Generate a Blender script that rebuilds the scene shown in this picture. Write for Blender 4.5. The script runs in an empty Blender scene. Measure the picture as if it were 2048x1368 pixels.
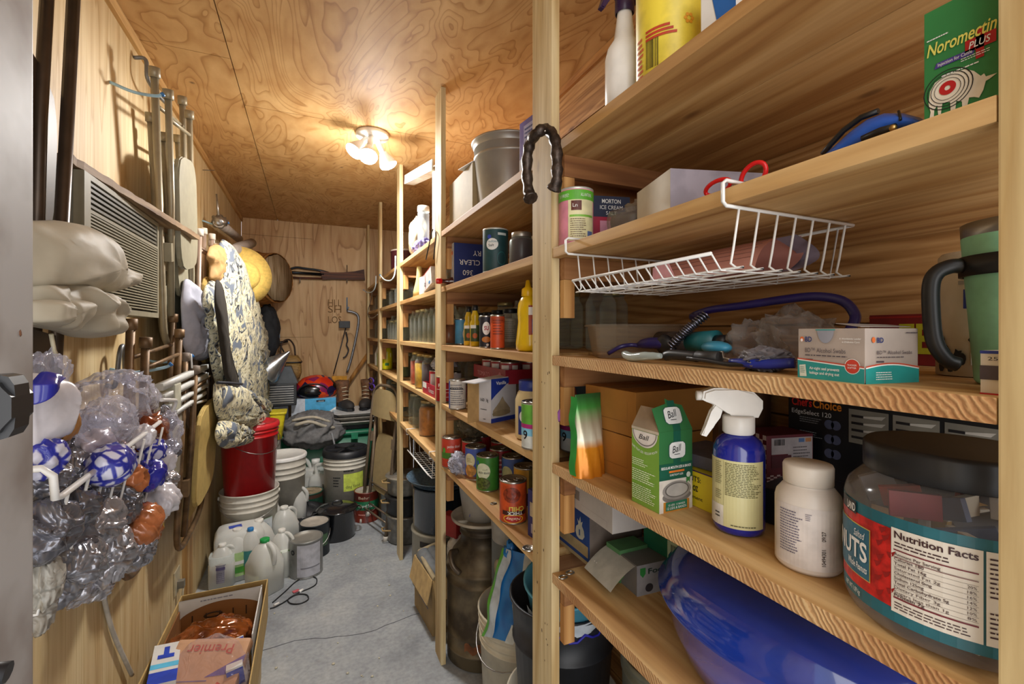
import bpy, bmesh, math, random
from mathutils import Vector, Matrix, noise as mnoise
PI = math.pi
sc = bpy.context.scene
COL = sc.collection
# ---------------------------------------------------------------- camera, world, light, exposure
FPX, VPX, HZ, EYE = 910.0, 620.0, 665.0, 1.28
YAW = math.atan((1024 - VPX) / FPX); SY, CY = math.sin(YAW), math.cos(YAW)
cd = bpy.data.cameras.new('camera'); cam = bpy.data.objects.new('camera', cd); COL.objects.link(cam)
cam.location = (0, 0, EYE); cam.rotation_euler = (PI / 2, 0, -YAW)
cd.sensor_width = 36; cd.lens = 36 * FPX / 2048; cd.shift_y = -(684 - HZ) / 2048; cd.clip_start = .01
sc.camera = cam
vs = sc.view_settings
vs.view_transform = 'Standard'; vs.look = 'None'; vs.gamma = 1; vs.use_curve_mapping = False; vs.exposure = 0.38
sc.cycles.transparent_max_bounces = 40
w = bpy.data.worlds.new('daylight'); sc.world = w; w.use_nodes = True
w.node_tree.nodes['Background'].inputs[0].default_value = (.93, .96, 1, 1)
w.node_tree.nodes['Background'].inputs[1].default_value = 1.0

def lamp(name, typ, loc, energy, color=(1, 1, 1), size=.1, rot=(0, 0, 0), sy=None, spread=None):
    l = bpy.data.lights.new(name, typ); l.energy = energy; l.color = color
    if typ == 'AREA':
        l.size = size
        if sy: l.shape = 'RECTANGLE'; l.size_y = sy
        if spread: l.spread = spread
    else: l.shadow_soft_size = size
    o = bpy.data.objects.new(name, l); o.location = loc; o.rotation_euler = rot; COL.objects.link(o); return o
LAMP = Vector((.27, 2.27, 2.10))
def spot(name, loc, rot, e, size, blend=.3):
    o = lamp(name, 'POINT', loc, e); o.data.type = 'SPOT'; o.data.spot_size = size; o.data.spot_blend = blend; o.data.shadow_soft_size = .04; o.rotation_euler = rot; o.data.color = (1, .985, .96); return o
# three flood bulbs of the ceiling fixture, each throwing its cone down into the room
spot('bulb_light', LAMP + Vector((-.06, -.04, -.03)), (-.25, .15, 0), 24, 2.9)
spot('bulb_light', LAMP + Vector((.0, -.09, -.04)), (-.35, 0, 0), 20, 2.9)
spot('bulb_light', LAMP + Vector((.07, -.0, -.03)), (.25, -.15, 0), 20, 2.9)
lamp('bulb_glow', 'POINT', LAMP + Vector((0, -.03, -.085)), 8, (1, .985, .96), .05)
# soft fill added behind the photographer, standing in for daylight from the open doorway
lamp('doorway_fill', 'AREA', (-.02, -.75, 1.45), 11.5, (1, .97, .93), .95, (PI / 2, 0, 0), 1.9)

# ---------------------------------------------------------------- pixel measurements to points on real planes
def ray(u, v):
    t = (u - 1024) / FPX; return Vector((SY + t * CY, CY - t * SY, (HZ - v) / FPX))
def ax(u, v, x): q = ray(u, v); q = q * (x / q[0]); q.z += EYE; return q
def ay(u, v, y): q = ray(u, v); q = q * (y / q[1]); q.z += EYE; return q
def az(u, v, z): q = ray(u, v); q = q * ((z - EYE) / q[2]); q.z += EYE; return q
def dep(p): return p[0] * SY + p[1] * CY

# ---------------------------------------------------------------- materials
def lin(h):
    if isinstance(h, tuple): return h if len(h) == 4 else (*h, 1)
    h = h.lstrip('#'); c = [int(h[i:i + 2], 16) / 255 for i in (0, 2, 4)]
    return tuple((x / 12.92 if x <= .04045 else ((x + .055) / 1.055) ** 2.4) for x in c) + (1,)
MC = {}
def newmat(name):
    m = bpy.data.materials.new(name); m.use_nodes = True
    nt = m.node_tree; return m, nt, nt.nodes['Principled BSDF']
def nd(nt, t, **k):
    n = nt.nodes.new(t)
    for a, b in k.items():
        if a.startswith('i_'):
            kk = a[2:]; n.inputs[int(kk) if kk.isdigit() else kk.replace('_', ' ')].default_value = b
        else: setattr(n, a, b)
    return n
def ramp(nt, fac, stops):
    r = nd(nt, 'ShaderNodeValToRGB'); e = r.color_ramp.elements
    while len(e) < len(stops): e.new(.5)
    for s, (p, c) in zip(e, stops): s.position = p; s.color = lin(c)
    nt.links.new(fac, r.inputs[0]); return r.outputs[0]
def coords(nt, scale, rot=(0, 0, 0)):
    tc = nd(nt, 'ShaderNodeTexCoord'); mp = nd(nt, 'ShaderNodeMapping')
    mp.inputs['Scale'].default_value = scale; mp.inputs['Rotation'].default_value = rot
    nt.links.new(tc.outputs['Object'], mp.inputs[0]); return mp.outputs[0]
def bump(nt, b, h, st, dist=.002):
    n = nd(nt, 'ShaderNodeBump'); n.inputs['Strength'].default_value = st; n.inputs['Distance'].default_value = dist
    nt.links.new(h, n.inputs['Height']); nt.links.new(n.outputs[0], b.inputs['Normal'])
def mixc(nt, fac, a, b, mode='MIX'):
    m = nd(nt, 'ShaderNodeMix', data_type='RGBA', blend_type=mode)
    for s, v in ((0, fac), (6, a), (7, b)):
        if hasattr(v, 'is_linked'): nt.links.new(v, m.inputs[s])
        else: m.inputs[s].default_value = v if s == 0 else lin(v)
    return m.outputs[2]
def M(hexc, rough=.5, metal=0, var=.12, sc_=30, bmp=0, coat=0, trans=0, dark=None, name=None):
    key = (hexc, rough, metal, var, sc_, bmp, coat, trans, dark)
    if key in MC: return MC[key]
    m, nt, b = newmat(name or 'finish_' + hexc.lstrip('#'))
    c = lin(hexc); nz = nd(nt, 'ShaderNodeTexNoise'); nz.inputs['Scale'].default_value = sc_; nz.inputs['Detail'].default_value = 4
    tc = nd(nt, 'ShaderNodeTexCoord'); nt.links.new(tc.outputs['Object'], nz.inputs[0])
    lo = tuple(x * (1 - var) for x in c[:3]); hi = tuple(min(1, x * (1 + var)) for x in c[:3])
    if dark: lo = lin(dark)[:3]
    col = ramp(nt, nz.outputs[0], [(.38, lo), (.6, hi)])
    nt.links.new(col, b.inputs['Base Color'])
    b.inputs['Roughness'].default_value = rough; b.inputs['Metallic'].default_value = metal
    b.inputs['Coat Weight'].default_value = coat; b.inputs['Transmission Weight'].default_value = trans
    if bmp: bump(nt, b, nz.outputs[0], bmp)
    MC[key] = m; return m
def wood(name, light, mid, dark, axis='y', scale=1., knots=True, rough=.65, ringd=9.):
    """sawn softwood, grain along axis"""
    m, nt, b = newmat(name)
    s = {'x': (.6, 9, 9), 'y': (9, .6, 9), 'z': (9, 9, .6)}[axis]; s = tuple(i * scale for i in s)
    v = coords(nt, s)
    n1 = nd(nt, 'ShaderNodeTexNoise', i_Scale=1.3, i_Detail=3, i_Distortion=.6); nt.links.new(v, n1.inputs[0])
    mul = nd(nt, 'ShaderNodeMath', operation='MULTIPLY', i_1=ringd); nt.links.new(n1.outputs[0], mul.inputs[0])
    fr = nd(nt, 'ShaderNodeMath', operation='PINGPONG', i_1=1.0); nt.links.new(mul.outputs[0], fr.inputs[0])
    n2 = nd(nt, 'ShaderNodeTexNoise', i_Scale=12, i_Detail=5); nt.links.new(v, n2.inputs[0])
    col = ramp(nt, fr.outputs[0], [(0, light), (.55, mid), (1, dark)])
    c2 = ramp(nt, n2.outputs[0], [(.3, '#b9a07c'), (.65, '#ffffff')])
    out = mixc(nt, .45, col, c2, 'MULTIPLY')
    if knots:
        s2 = {'x': (3.5, 8, 8), 'y': (8, 3.5, 8), 'z': (8, 8, 3.5)}[axis]
        vo = nd(nt, 'ShaderNodeTexVoronoi', i_Scale=.8); nt.links.new(coords(nt, s2), vo.inputs[0])
        k = ramp(nt, vo.outputs['Distance'], [(.0, '#ffffff'), (.05, '#cccccc'), (.08, '#000000')])
        out = mixc(nt, k, out, '#5e3a1c')
    nt.links.new(out, b.inputs['Base Color']); b.inputs['Roughness'].default_value = rough
    bump(nt, b, n2.outputs[0], .25, .001); return m
def plywood(name, light, mid, dark, s, dens=14., rough=.55):
    m, nt, b = newmat(name); v = coords(nt, s)
    n1 = nd(nt, 'ShaderNodeTexNoise', i_Scale=1, i_Detail=2.5, i_Roughness=.55, i_Distortion=.9); nt.links.new(v, n1.inputs[0])
    mul = nd(nt, 'ShaderNodeMath', operation='MULTIPLY', i_1=dens); nt.links.new(n1.outputs[0], mul.inputs[0])
    fr = nd(nt, 'ShaderNodeMath', operation='FRACT'); nt.links.new(mul.outputs[0], fr.inputs[0])
    col = ramp(nt, fr.outputs[0], [(0, light), (.6, light), (.85, mid), (.95, dark), (1, light)])
    n2 = nd(nt, 'ShaderNodeTexNoise', i_Scale=5, i_Detail=6); nt.links.new(v, n2.inputs[0])
    c2 = ramp(nt, n2.outputs[0], [(.3, '#cdb084'), (.7, '#ffffff')])
    out = mixc(nt, .6, col, c2, 'MULTIPLY')
    vo = nd(nt, 'ShaderNodeTexVoronoi', i_Scale=4.2); nt.links.new(coords(nt, (1, 1, 1)), vo.inputs[0])
    k = ramp(nt, vo.outputs['Distance'], [(.0, '#ffffff'), (.02, '#cccccc'), (.05, '#000000')])
    out = mixc(nt, k, out, '#4a2c12')
    nt.links.new(out, b.inputs['Base Color']); b.inputs['Roughness'].default_value = rough
    bump(nt, b, n2.outputs[0], .15, .001); return m
def clearmat(name, tint='#ffffff', op=.25, rough=.08, bm=0, bs=40, base='#e8ecf5'):
    """thin clear plastic or glass: lets most light through, keeps its sheen"""
    m, nt, b = newmat(name); out = nt.nodes['Material Output']
    tr = nd(nt, 'ShaderNodeBsdfTransparent'); tr.inputs[0].default_value = lin(tint)
    b.inputs['Base Color'].default_value = lin(base); b.inputs['Roughness'].default_value = rough
    lw = nd(nt, 'ShaderNodeLayerWeight', i_Blend=.35)
    nz = nd(nt, 'ShaderNodeTexNoise', i_Scale=bs, i_Detail=3); nt.links.new(coords(nt, (1, 1, 1)), nz.inputs[0])
    mr = nd(nt, 'ShaderNodeMapRange', i_3=op, i_4=min(1, op + .4)); nt.links.new(lw.outputs['Facing'], mr.inputs[0])
    mx = nd(nt, 'ShaderNodeMixShader'); nt.links.new(mr.outputs[0], mx.inputs[0]); nt.links.new(tr.outputs[0], mx.inputs[1])
    nt.links.new(b.outputs[0], mx.inputs[2]); nt.links.new(mx.outputs[0], out.inputs[0])
    if bm:
        nz.inputs['Scale'].default_value = bs * .55; nz.inputs['Detail'].default_value = 2; nz.inputs['Distortion'].default_value = 1.6
        s1 = nd(nt, 'ShaderNodeMath', operation='SUBTRACT', i_1=.5); a1 = nd(nt, 'ShaderNodeMath', operation='ABSOLUTE'); nt.links.new(nz.outputs[0], s1.inputs[0]); nt.links.new(s1.outputs[0], a1.inputs[0])
        bump(nt, b, a1.outputs[0], min(1, bm * 1.6), .03)
    return m

# ---------------------------------------------------------------- mesh helpers
class MB:
    def __init__(s): s.bm = bmesh.new()
    def v(s, p): return s.bm.verts.new(p)
    def face(s, vs, sm=False):
        try: f = s.bm.faces.new(vs); f.smooth = sm; return f
        except ValueError: return None
    def box(s, a, b, mat=None, bev=0):
        x0, y0, z0 = a; x1, y1, z1 = b
        P = [(x, y, z) for x in (x0, x1) for y in (y0, y1) for z in (z0, z1)]
        if mat is not None: P = [mat @ Vector(p) for p in P]
        V = [s.v(p) for p in P]; F = []
        for q in ((0, 1, 3, 2), (4, 6, 7, 5), (0, 4, 5, 1), (2, 3, 7, 6), (0, 2, 6, 4), (1, 5, 7, 3)): F.append(s.face([V[i] for i in q]))
        if bev:
            ed = list({e for f in F for e in f.edges}); bmesh.ops.bevel(s.bm, geom=ed, offset=bev, segments=2, affect='EDGES', profile=.7)
        return s
    def cbox(s, c, sz, rz=0, bev=0, rot=None):
        m = Matrix.Translation(c) @ (rot.to_4x4() if rot is not None else Matrix.Rotation(rz, 4, 'Z'))
        h = [i / 2 for i in sz]; return s.box([-i for i in h], h, m, bev)
    def quad(s, a, b, c, d): s.face([s.v(p) for p in (a, b, c, d)]); return s
    def lathe(s, prof, n=28, c=(0, 0, 0), rot=None, sx=1, syy=1, wob=None, smooth=True, a0=0, a1=None):
        """prof: list of (r, z)"""
        full = a1 is None; rings = []; m = Matrix.Translation(c) @ (rot.to_4x4() if rot is not None else Matrix())
        k = n if full else n + 1; sp = 2 * PI if full else a1 - a0
        for (r, z) in prof:
            if r < 1e-6 and full: rings.append([s.v(m @ Vector((0, 0, z)))]); continue
            ring = []
            for i in range(k):
                a = a0 + sp * i / n; q = wob(a, z) if wob else 1
                ring.append(s.v(m @ Vector((r * q * math.cos(a) * sx, r * q * math.sin(a) * syy, z))))
            rings.append(ring)
        for A, B_ in zip(rings, rings[1:]):
            for i in range(n):
                j = (i + 1) % k if full else i + 1
                if len(A) == 1 and len(B_) == 1: continue
                if len(A) == 1: s.face([A[0], B_[j], B_[i]], smooth)
                elif len(B_) == 1: s.face([A[i], A[j], B_[0]], smooth)
                else: s.face([A[i], A[j], B_[j], B_[i]], smooth)
        return s
    def cyl(s, p, q, r, n=12, r2=None, caps=True, smooth=True):
        p, q = Vector(p), Vector(q); d = q - p; L = d.length
        rot = d.to_track_quat('Z', 'Y').to_matrix()
        r2 = r if r2 is None else r2
        pr = [(r, 0), (r2, L)]
        if caps: pr = [(0, 0)] + pr + [(0, L)]
        return s.lathe(pr, n, p, rot, smooth=smooth)
    def tube(s, pts, r, n=8, closed=False, caps=True, flat=None):
        pts = [Vector(p) for p in pts]; N = len(pts); rings = []; up = None
        rr = r if isinstance(r, (list, tuple)) else [r] * N
        for i in range(N):
            a = pts[i - 1] if (i > 0 or closed) else pts[i]; b = pts[(i + 1) % N] if (i < N - 1 or closed) else pts[i]
            t = (b - a).normalized()
            if up is None: up = t.orthogonal().normalized()
            else: up = (up - t * up.dot(t)); up = up.normalized() if up.length > 1e-6 else t.orthogonal().normalized()
            sd = t.cross(up)
            if flat and i == 0:
                up = Vector(flat); up = (up - t * up.dot(t)).normalized(); sd = t.cross(up)
            rings.append([s.v(pts[i] + (up * math.cos(2 * PI * k / n) + sd * math.sin(2 * PI * k / n)) * rr[i]) for k in range(n)])
        for i in range(N if closed else N - 1):
            A, B_ = rings[i], rings[(i + 1) % N]
            for k in range(n): s.face([A[k], A[(k + 1) % n], B_[(k + 1) % n], B_[k]], True)
        if not closed and caps: s.face(rings[0][::-1]); s.face(rings[-1])
        return s
    def prism(s, pts, h, m=None, bev=0):
        """outline in xy extruded along z by h, placed by matrix m"""
        m = m or Matrix(); A = [s.v(m @ Vector((x, y, 0))) for x, y in pts]; B_ = [s.v(m @ Vector((x, y, h))) for x, y in pts]
        n = len(pts); f = [s.face(A[::-1]), s.face(B_)]
        for i in range(n): s.face([A[i], A[(i + 1) % n], B_[(i + 1) % n], B_[i]])
        if bev: bmesh.ops.bevel(s.bm, geom=list({e for q in f if q for e in q.edges}), offset=bev, segments=2, affect='EDGES')
        return s
    def grid(s, fn, nu, nv, smooth=True, closeu=False):
        V = [[s.v(fn(i / nu, j / nv)) for j in range(nv + 1)] for i in range(nu + (0 if closeu else 1))]
        for i in range(nu):
            for j in range(nv):
                a, b = V[i], V[(i + 1) % len(V)]; s.face([a[j], b[j], b[j + 1], a[j + 1]], smooth)
        return s
    def ico(s, c, r, sub=3, disp=0, fr=3., seed=0, sc3=(1, 1, 1), ridge=True, rot=None):
        g = bmesh.ops.create_icosphere(s.bm, subdivisions=sub, radius=1.0)
        off = Vector((seed * 7.13, seed * 3.7, seed * 1.9)); c = Vector(c)
        Q = Matrix.Rotation(seed * 1.7, 3, 'X') @ Matrix.Rotation(seed * .9, 3, 'Y')
        for v in g['verts']:
            p = v.co.copy(); q = Q @ p; q = Vector((q.x * fr * .55, q.y * fr * 1.5, q.z * fr * 1.2)) + off; n = 0; am = 1
            for o in range(2):
                t = mnoise.noise(q + Vector((0, mnoise.noise(q * .7) * .8, 0))); n += am * ((abs(t) * -2.2 + .5) if ridge else t); q = q * 2.3; am *= .42
            p = p * (1 + disp * n); p = Vector((p.x * sc3[0], p.y * sc3[1], p.z * sc3[2]))
            if rot is not None: p = rot @ p
            v.co = c + p * r
        for v in g['verts']:
            for f in v.link_faces: f.smooth = True
        return s
def obj(name, mb, mat, parent=None, loc=None, rz=None, label=None):
    bm = mb.bm if isinstance(mb, MB) else mb
    bmesh.ops.recalc_face_normals(bm, faces=bm.faces)
    me = bpy.data.meshes.new(name); bm.to_mesh(me); bm.free(); me.materials.append(mat)
    o = bpy.data.objects.new(name, me); COL.objects.link(o)
    if loc is not None: o.location = loc
    if rz is not None: o.rotation_euler = (0, 0, rz)
    if parent is not None: o.parent = parent
    if label: o['label'] = label
    return o
def tag(o, label=None, cat=None, group=None, kind=None):
    if label: o['label'] = label
    if cat: o['category'] = cat
    if group: o['group'] = group
    if kind: o['kind'] = kind
    return o
def thing(name, label, cat, loc=(0, 0, 0), rz=0, group=None, rot=None):
    o = bpy.data.objects.new(name, None); COL.objects.link(o); o.location = loc; o.empty_display_size = .05
    o.rotation_euler = rot if rot else (0, 0, rz); return tag(o, label, cat, group)
def struct(name, mb, mat): o = obj(name, mb, mat); o['kind'] = 'structure'; return o
def copy_tree(o, parent=None):
    c = o.copy(); COL.objects.link(c); c.parent = parent
    for ch in list(o.children): copy_tree(ch, c)
    return c
def bez(pts, n=8):
    """smooth open curve through pts"""
    P = [Vector(p) for p in pts]; out = []
    for i in range(len(P) - 1):
        a, b = P[i], P[i + 1]; ta = (P[i + 1] - P[i - 1]) * .5 if i else (b - a); tb = (P[i + 2] - P[i]) * .5 if i + 2 < len(P) else (b - a)
        for k in range(n):
            t = k / n; h1 = 2 * t ** 3 - 3 * t ** 2 + 1; h2 = t ** 3 - 2 * t ** 2 + t; h3 = -2 * t ** 3 + 3 * t ** 2; h4 = t ** 3 - t ** 2
            out.append(a * h1 + ta * h2 + b * h3 + tb * h4)
    out.append(P[-1]); return out
# ---------------------------------------------------------------- printed surfaces: flat or wrapped on a cylinder
class Flat:
    def __init__(s, o, r, u, w, h): s.o, s.r, s.u = Vector(o), Vector(r), Vector(u); s.n = s.r.cross(s.u); s.w, s.h = w, h
    def p(s, x, y, e=.0005): return s.o + s.r * x + s.u * y + s.n * e
class Cyl:
    def __init__(s, r, ang, z0, h, w=None, taper=0, c=(0, 0), sx=1, syy=1): s.R, s.a, s.z0, s.h, s.t, s.c = r, ang, z0, h, taper, c; s.w = w or r * 2; s.k = (sx, syy)
    def p(s, x, y, e=.0005):
        R = s.R + s.t * y; a = s.a + (x - s.w / 2) / s.R
        return Vector((s.c[0] + (R * s.k[0] + e) * math.cos(a), s.c[1] + (R * s.k[1] + e) * math.sin(a), s.z0 + y))
def rects(parent, name, S, L, mat, e=.0005, label=None):
    """L: (x0,y0,x1,y1) as fractions of the surface"""
    mb = MB()
    for x0, y0, x1, y1 in L:
        n = 1 if isinstance(S, Flat) else max(1, int(abs(x1 - x0) * S.w / S.R / .12))
        mb.grid(lambda i, j: S.p((x0 + (x1 - x0) * i) * S.w, (y0 + (y1 - y0) * j) * S.h, e), n, 1, smooth=False)
    return obj(name, mb, mat, parent, label=label)
def shape(parent, name, S, pts, mat, e=.0008, label=None):
    mb = MB(); mb.face([mb.v(S.p(x * S.w, y * S.h, e)) for x, y in pts]); return obj(name, mb, mat, parent, label=label)
def disc(parent, name, S, x, y, rx, ry, mat, e=.0008, r0=0, n=28, label=None, a0=0, a1=2 * PI):
    """rx, ry in metres"""
    mb = MB(); mb.grid(lambda i, j: S.p(x * S.w + rx * math.cos(a0 + (a1 - a0) * i) * (r0 + (1 - r0) * j), y * S.h + ry * math.sin(a0 + (a1 - a0) * i) * (r0 + (1 - r0) * j), e), n, 2, smooth=False)
    return obj(name, mb, mat, parent, label=label)
_tc = {}
def textmesh(s, bold=0, shear=0):
    k = (s, bold, shear)
    if k in _tc: return _tc[k]
    cu = bpy.data.curves.new('lettering', 'FONT'); cu.body = s; cu.size = 1; cu.offset = bold; cu.shear = shear; cu.resolution_u = 3
    o = bpy.data.objects.new('t', cu); COL.objects.link(o); dg = bpy.context.evaluated_depsgraph_get()
    me = bpy.data.meshes.new_from_object(o.evaluated_get(dg)); bpy.data.objects.remove(o)
    vs_ = [v.co.copy() for v in me.vertices]; fs = [list(p.vertices) for p in me.polygons]; bpy.data.meshes.remove(me); bpy.data.curves.remove(cu)
    if vs_:
        x0 = min(v.x for v in vs_); x1 = max(v.x for v in vs_)
        vs_ = [Vector((v.x - x0, v.y, 0)) for v in vs_]; wd = x1 - x0
    else: wd = 0
    _tc[k] = (vs_, fs, wd); return _tc[k]
def text(parent, S, x, y, s, size, mat, w=None, align='L', bold=0, shear=0, e=.0011, rot=0, name='lettering', arc=0):
    """x,y fractional anchor (baseline), size = cap height as fraction of S.h, w = fractional width limit"""
    V, F, wd = textmesh(s, bold, shear)
    if not V: return
    k = size * S.h / .7; kx = k if w is None else w * S.w / wd
    ox = {'L': 0, 'C': -wd / 2 * kx, 'R': -wd * kx}[align]; c, sn = math.cos(rot), math.sin(rot); mb = MB(); vv = []
    for v in V:
        a, b = v.x * kx + ox, v.y * k
        if arc: b += arc * (a / (wd * kx / 2)) ** 2
        vv.append(mb.v(S.p(x * S.w + a * c - b * sn, y * S.h + a * sn + b * c, e)))
    for f in F: mb.face([vv[i] for i in f])
    return obj(name, mb, mat, parent)
def lines(parent, S, x0, y0, x1, y1, n, mat, fill=.45, seed=0, name='small_print'):
    R = random.Random(seed); L = []
    for i in range(n):
        yy = y1 - (y1 - y0) * (i + .5) / n; h = (y1 - y0) / n * fill; x = x0
        end = x0 + (x1 - x0) * R.uniform(.7, 1)
        while x < end:
            wd = R.uniform(.04, .13) * (x1 - x0); L.append((x, yy - h / 2, min(x + wd, end), yy + h / 2)); x += wd + .02 * (x1 - x0)
    return rects(parent, name, S, L, mat, .0011)
def barcode(parent, S, x0, y0, x1, y1, mat=None, seed=1, vert=False):
    R = random.Random(seed); L = []; n = 16
    for i in range(n):
        a = i / n; b = a + R.choice((.25, .5, .7)) / n
        L.append((x0 + (x1 - x0) * a, y0, x0 + (x1 - x0) * b, y1) if not vert else (x0, y0 + (y1 - y0) * a, x1, y0 + (y1 - y0) * b))
    return rects(parent, 'barcode', S, L, mat or BLK, .0011)
def boxfaces(sx, sy, sz, z0=0):
    """faces of a box centred on its base; local axes"""
    a, b = sx / 2, sy / 2; X, Y, Z = Vector((1, 0, 0)), Vector((0, 1, 0)), Vector((0, 0, 1))
    return {'-y': Flat((-a, -b, z0), X, Z, sx, sz), '+y': Flat((a, b, z0), -X, Z, sx, sz), '-x': Flat((-a, b, z0), -Y, Z, sy, sz),
            '+x': Flat((a, -b, z0), Y, Z, sy, sz), '+z': Flat((-a, -b, z0 + sz), X, Y, sx, sy)}
def fa(p): return math.atan2(-p[1], -p[0])     # direction from p to where one looks from the doorway

# ---------------------------------------------------------------- shared finishes
BLK = M('#15151a', .5, name='black_print'); WHT = M('#e9e8e4', .5, var=.04, name='white_print'); RED = M('#b51a1e', .45, name='red_print')
NAVY = M('#1c2a6b', .5, name='navy_print'); GRN = M('#2e7d3a', .5, name='green_print'); YEL = M('#e3c51c', .45, name='yellow_print')
TIN = M('#b9b7b0', .28, .95, .08, 60, name='tinplate'); TINL = M('#a39f97', .35, .9, .2, 40, name='tin_lid')
STEEL = M('#9c9a97', .3, .9, .1, 25, name='steel'); WIRE = M('#e6e5e2', .35, var=.04, name='white_coated_wire'); DKPL = M('#1b1c1f', .4, name='black_plastic')
WPL = M('#e9e7e2', .35, var=.04, name='white_plastic'); CARD = M('#a5814f', .8, var=.1, name='cardboard'); CARDW = M('#cfc6b6', .8, var=.05, name='pale_cardboard')
CREAM = M('#d9ceb0', .6, name='cream'); RUST = M('#5c4636', .55, .5, .3, 18, .3, name='rusty_metal')
GLASS = clearmat('jar_glass', '#f4f8f4', .05, .05, base='#d0d5d0'); BAG = clearmat('clear_plastic_film', '#f4f4fa', .22, .15, .6, 30)
FROST = clearmat('milky_plastic', '#e9eae6', .62, .35, base='#e6e6e0'); CLEARPL = clearmat('clear_moulded_plastic', '#f6f3f0', .10, .12, base='#a8a29e')

# ---------------------------------------------------------------- the room
LX, RX, BY, CZ = -.515, .895, 4.31, 2.225
PLY_C = plywood('ceiling_plywood', '#d3ae78', '#c59d66', '#b0854f', (3.2, 1.3, 1), 22)
PLY_L = plywood('left_wall_plywood', '#dcc79a', '#d3bb8a', '#c2a573', (1, 6.5, .45), 9)
PLY_B = plywood('back_wall_plywood', '#d3b080', '#c59f6c', '#ab8353', (4.2, 1, .5), 9)
PINE_W = wood('pine_wall_boards', '#c99d66', '#b68750', '#936636', 'y', 1.3, True, .65, 12)
NEAR = -.35
mb = MB()
for x0, x1, ys in ((LX - .02, -.25, (NEAR, 1.83, BY + .02)), (-.25, RX + .02, (NEAR, 1.0, 2.18, 3.4, BY + .02))):
    for a, b in zip(ys, ys[1:]): mb.box((x0 + .0015, a + .0015, CZ), (x1 - .0015, b - .0015, CZ + .012))
struct('ceiling', mb, PLY_C)
struct('trim_1', MB().box((LX - .02, NEAR, CZ + .012), (RX + .02, BY + .02, CZ + .03)), M('#2a1c10', .9, name='roof_void'))
mb = MB()
for a, b in ((NEAR, .72), (.72, 1.94), (1.94, 3.16), (3.16, BY)): mb.box((LX - .012, a + .001, 0), (LX, b - .001, CZ))
mb.box((LX - .03, NEAR, 0), (LX - .0125, BY, CZ))
struct('wall_left', mb, PLY_L)
mb = MB()
for x0, x1, z0, z1 in ((LX, .02, 0, 1.24), (LX, .02, 1.24, 2.09), (LX, .02, 2.09, CZ), (.02, RX, 0, CZ)): mb.box((x0 + .001, BY, z0 + .001), (x1 - .001, BY + .012, z1 - .001))
mb.box((LX, BY + .0125, 0), (RX, BY + .03, CZ))
struct('wall_back', mb, PLY_B)
mb = MB(); z = 0.
while z < CZ:
    h = .185; 
    mb.box((RX, NEAR, z + .002), (RX + .018, BY, min(z + h, CZ) - .002), bev=.0025); z += h
mb.box((RX + .0185, NEAR, 0), (RX + .03, BY, CZ))
struct('wall_right', mb, PINE_W)
struct('trim_2', MB().box((LX, NEAR, CZ - .035), (LX + .012, BY, CZ - .001)), wood('trim_pine', '#d8b375', '#cda468', '#b98c50', 'y', 1, False))
struct('trim_3', MB().box((RX - .012, NEAR, CZ - .03), (RX, BY, CZ - .001)), wood('trim_pine_dark', '#cf9c5c', '#c08a4a', '#a8713a', 'y', 1, False))
m, nt, b = newmat('concrete'); v = coords(nt, (1, 1, 1))
n1 = nd(nt, 'ShaderNodeTexNoise', i_Scale=3.5, i_Detail=8, i_Roughness=.65); nt.links.new(v, n1.inputs[0])
c1 = ramp(nt, n1.outputs[0], [(.3, '#83878c'), (.5, '#9fa3a6'), (.7, '#b4b6b5')])
n2 = nd(nt, 'ShaderNodeTexNoise', i_Scale=60, i_Detail=4); nt.links.new(v, n2.inputs[0])
c2 = ramp(nt, n2.outputs[0], [(.3, '#d2d2d2'), (.62, '#ffffff')]); cc = mixc(nt, .6, c1, c2, 'MULTIPLY')
n3 = nd(nt, 'ShaderNodeTexNoise', i_Scale=9, i_Detail=3); nt.links.new(v, n3.inputs[0]); k3 = ramp(nt, n3.outputs[0], [(.62, '#000000'), (.72, '#777777')])
cc = mixc(nt, k3, cc, '#8c8064'); nt.links.new(cc, b.inputs['Base Color']); b.inputs['Roughness'].default_value = .6; bump(nt, b, n2.outputs[0], .2, .001)
struct('floor', MB().box((LX - .02, NEAR, -.05), (RX + .02, BY + .02, 0)), m)
# hairline crack and debris on the slab
R = random.Random(4); pts = [(-.30 + .04 * i, 2.06 + .1 * math.sin(i * .35) * .3 + R.uniform(-.008, .008), .0006) for i in range(22)]
tag(obj('floor_crack', MB().tube(pts, .0012, 4), M('#55565a', .9, name='crack_grey')), 'thin hairline crack running across the grey concrete floor', 'crack')
mb = MB()
for i in range(46):
    x, y = R.uniform(-.2, .4), R.uniform(1.3, 3.); s = R.uniform(.002, .006); mb.ico((x, y, s * .5), s, 1, .4, seed=i, sc3=(1, 1, .5))
tag(obj('floor_debris', mb, M('#cfc8b0', .9, name='debris')), 'small pale crumbs scattered over the concrete aisle', 'debris', kind='stuff')
# near right-hand door post and left-hand metal door jamb
mb = MB(); mb.box((-.008, -.03, 0), (.05, .03, CZ), None, .003)
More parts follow.
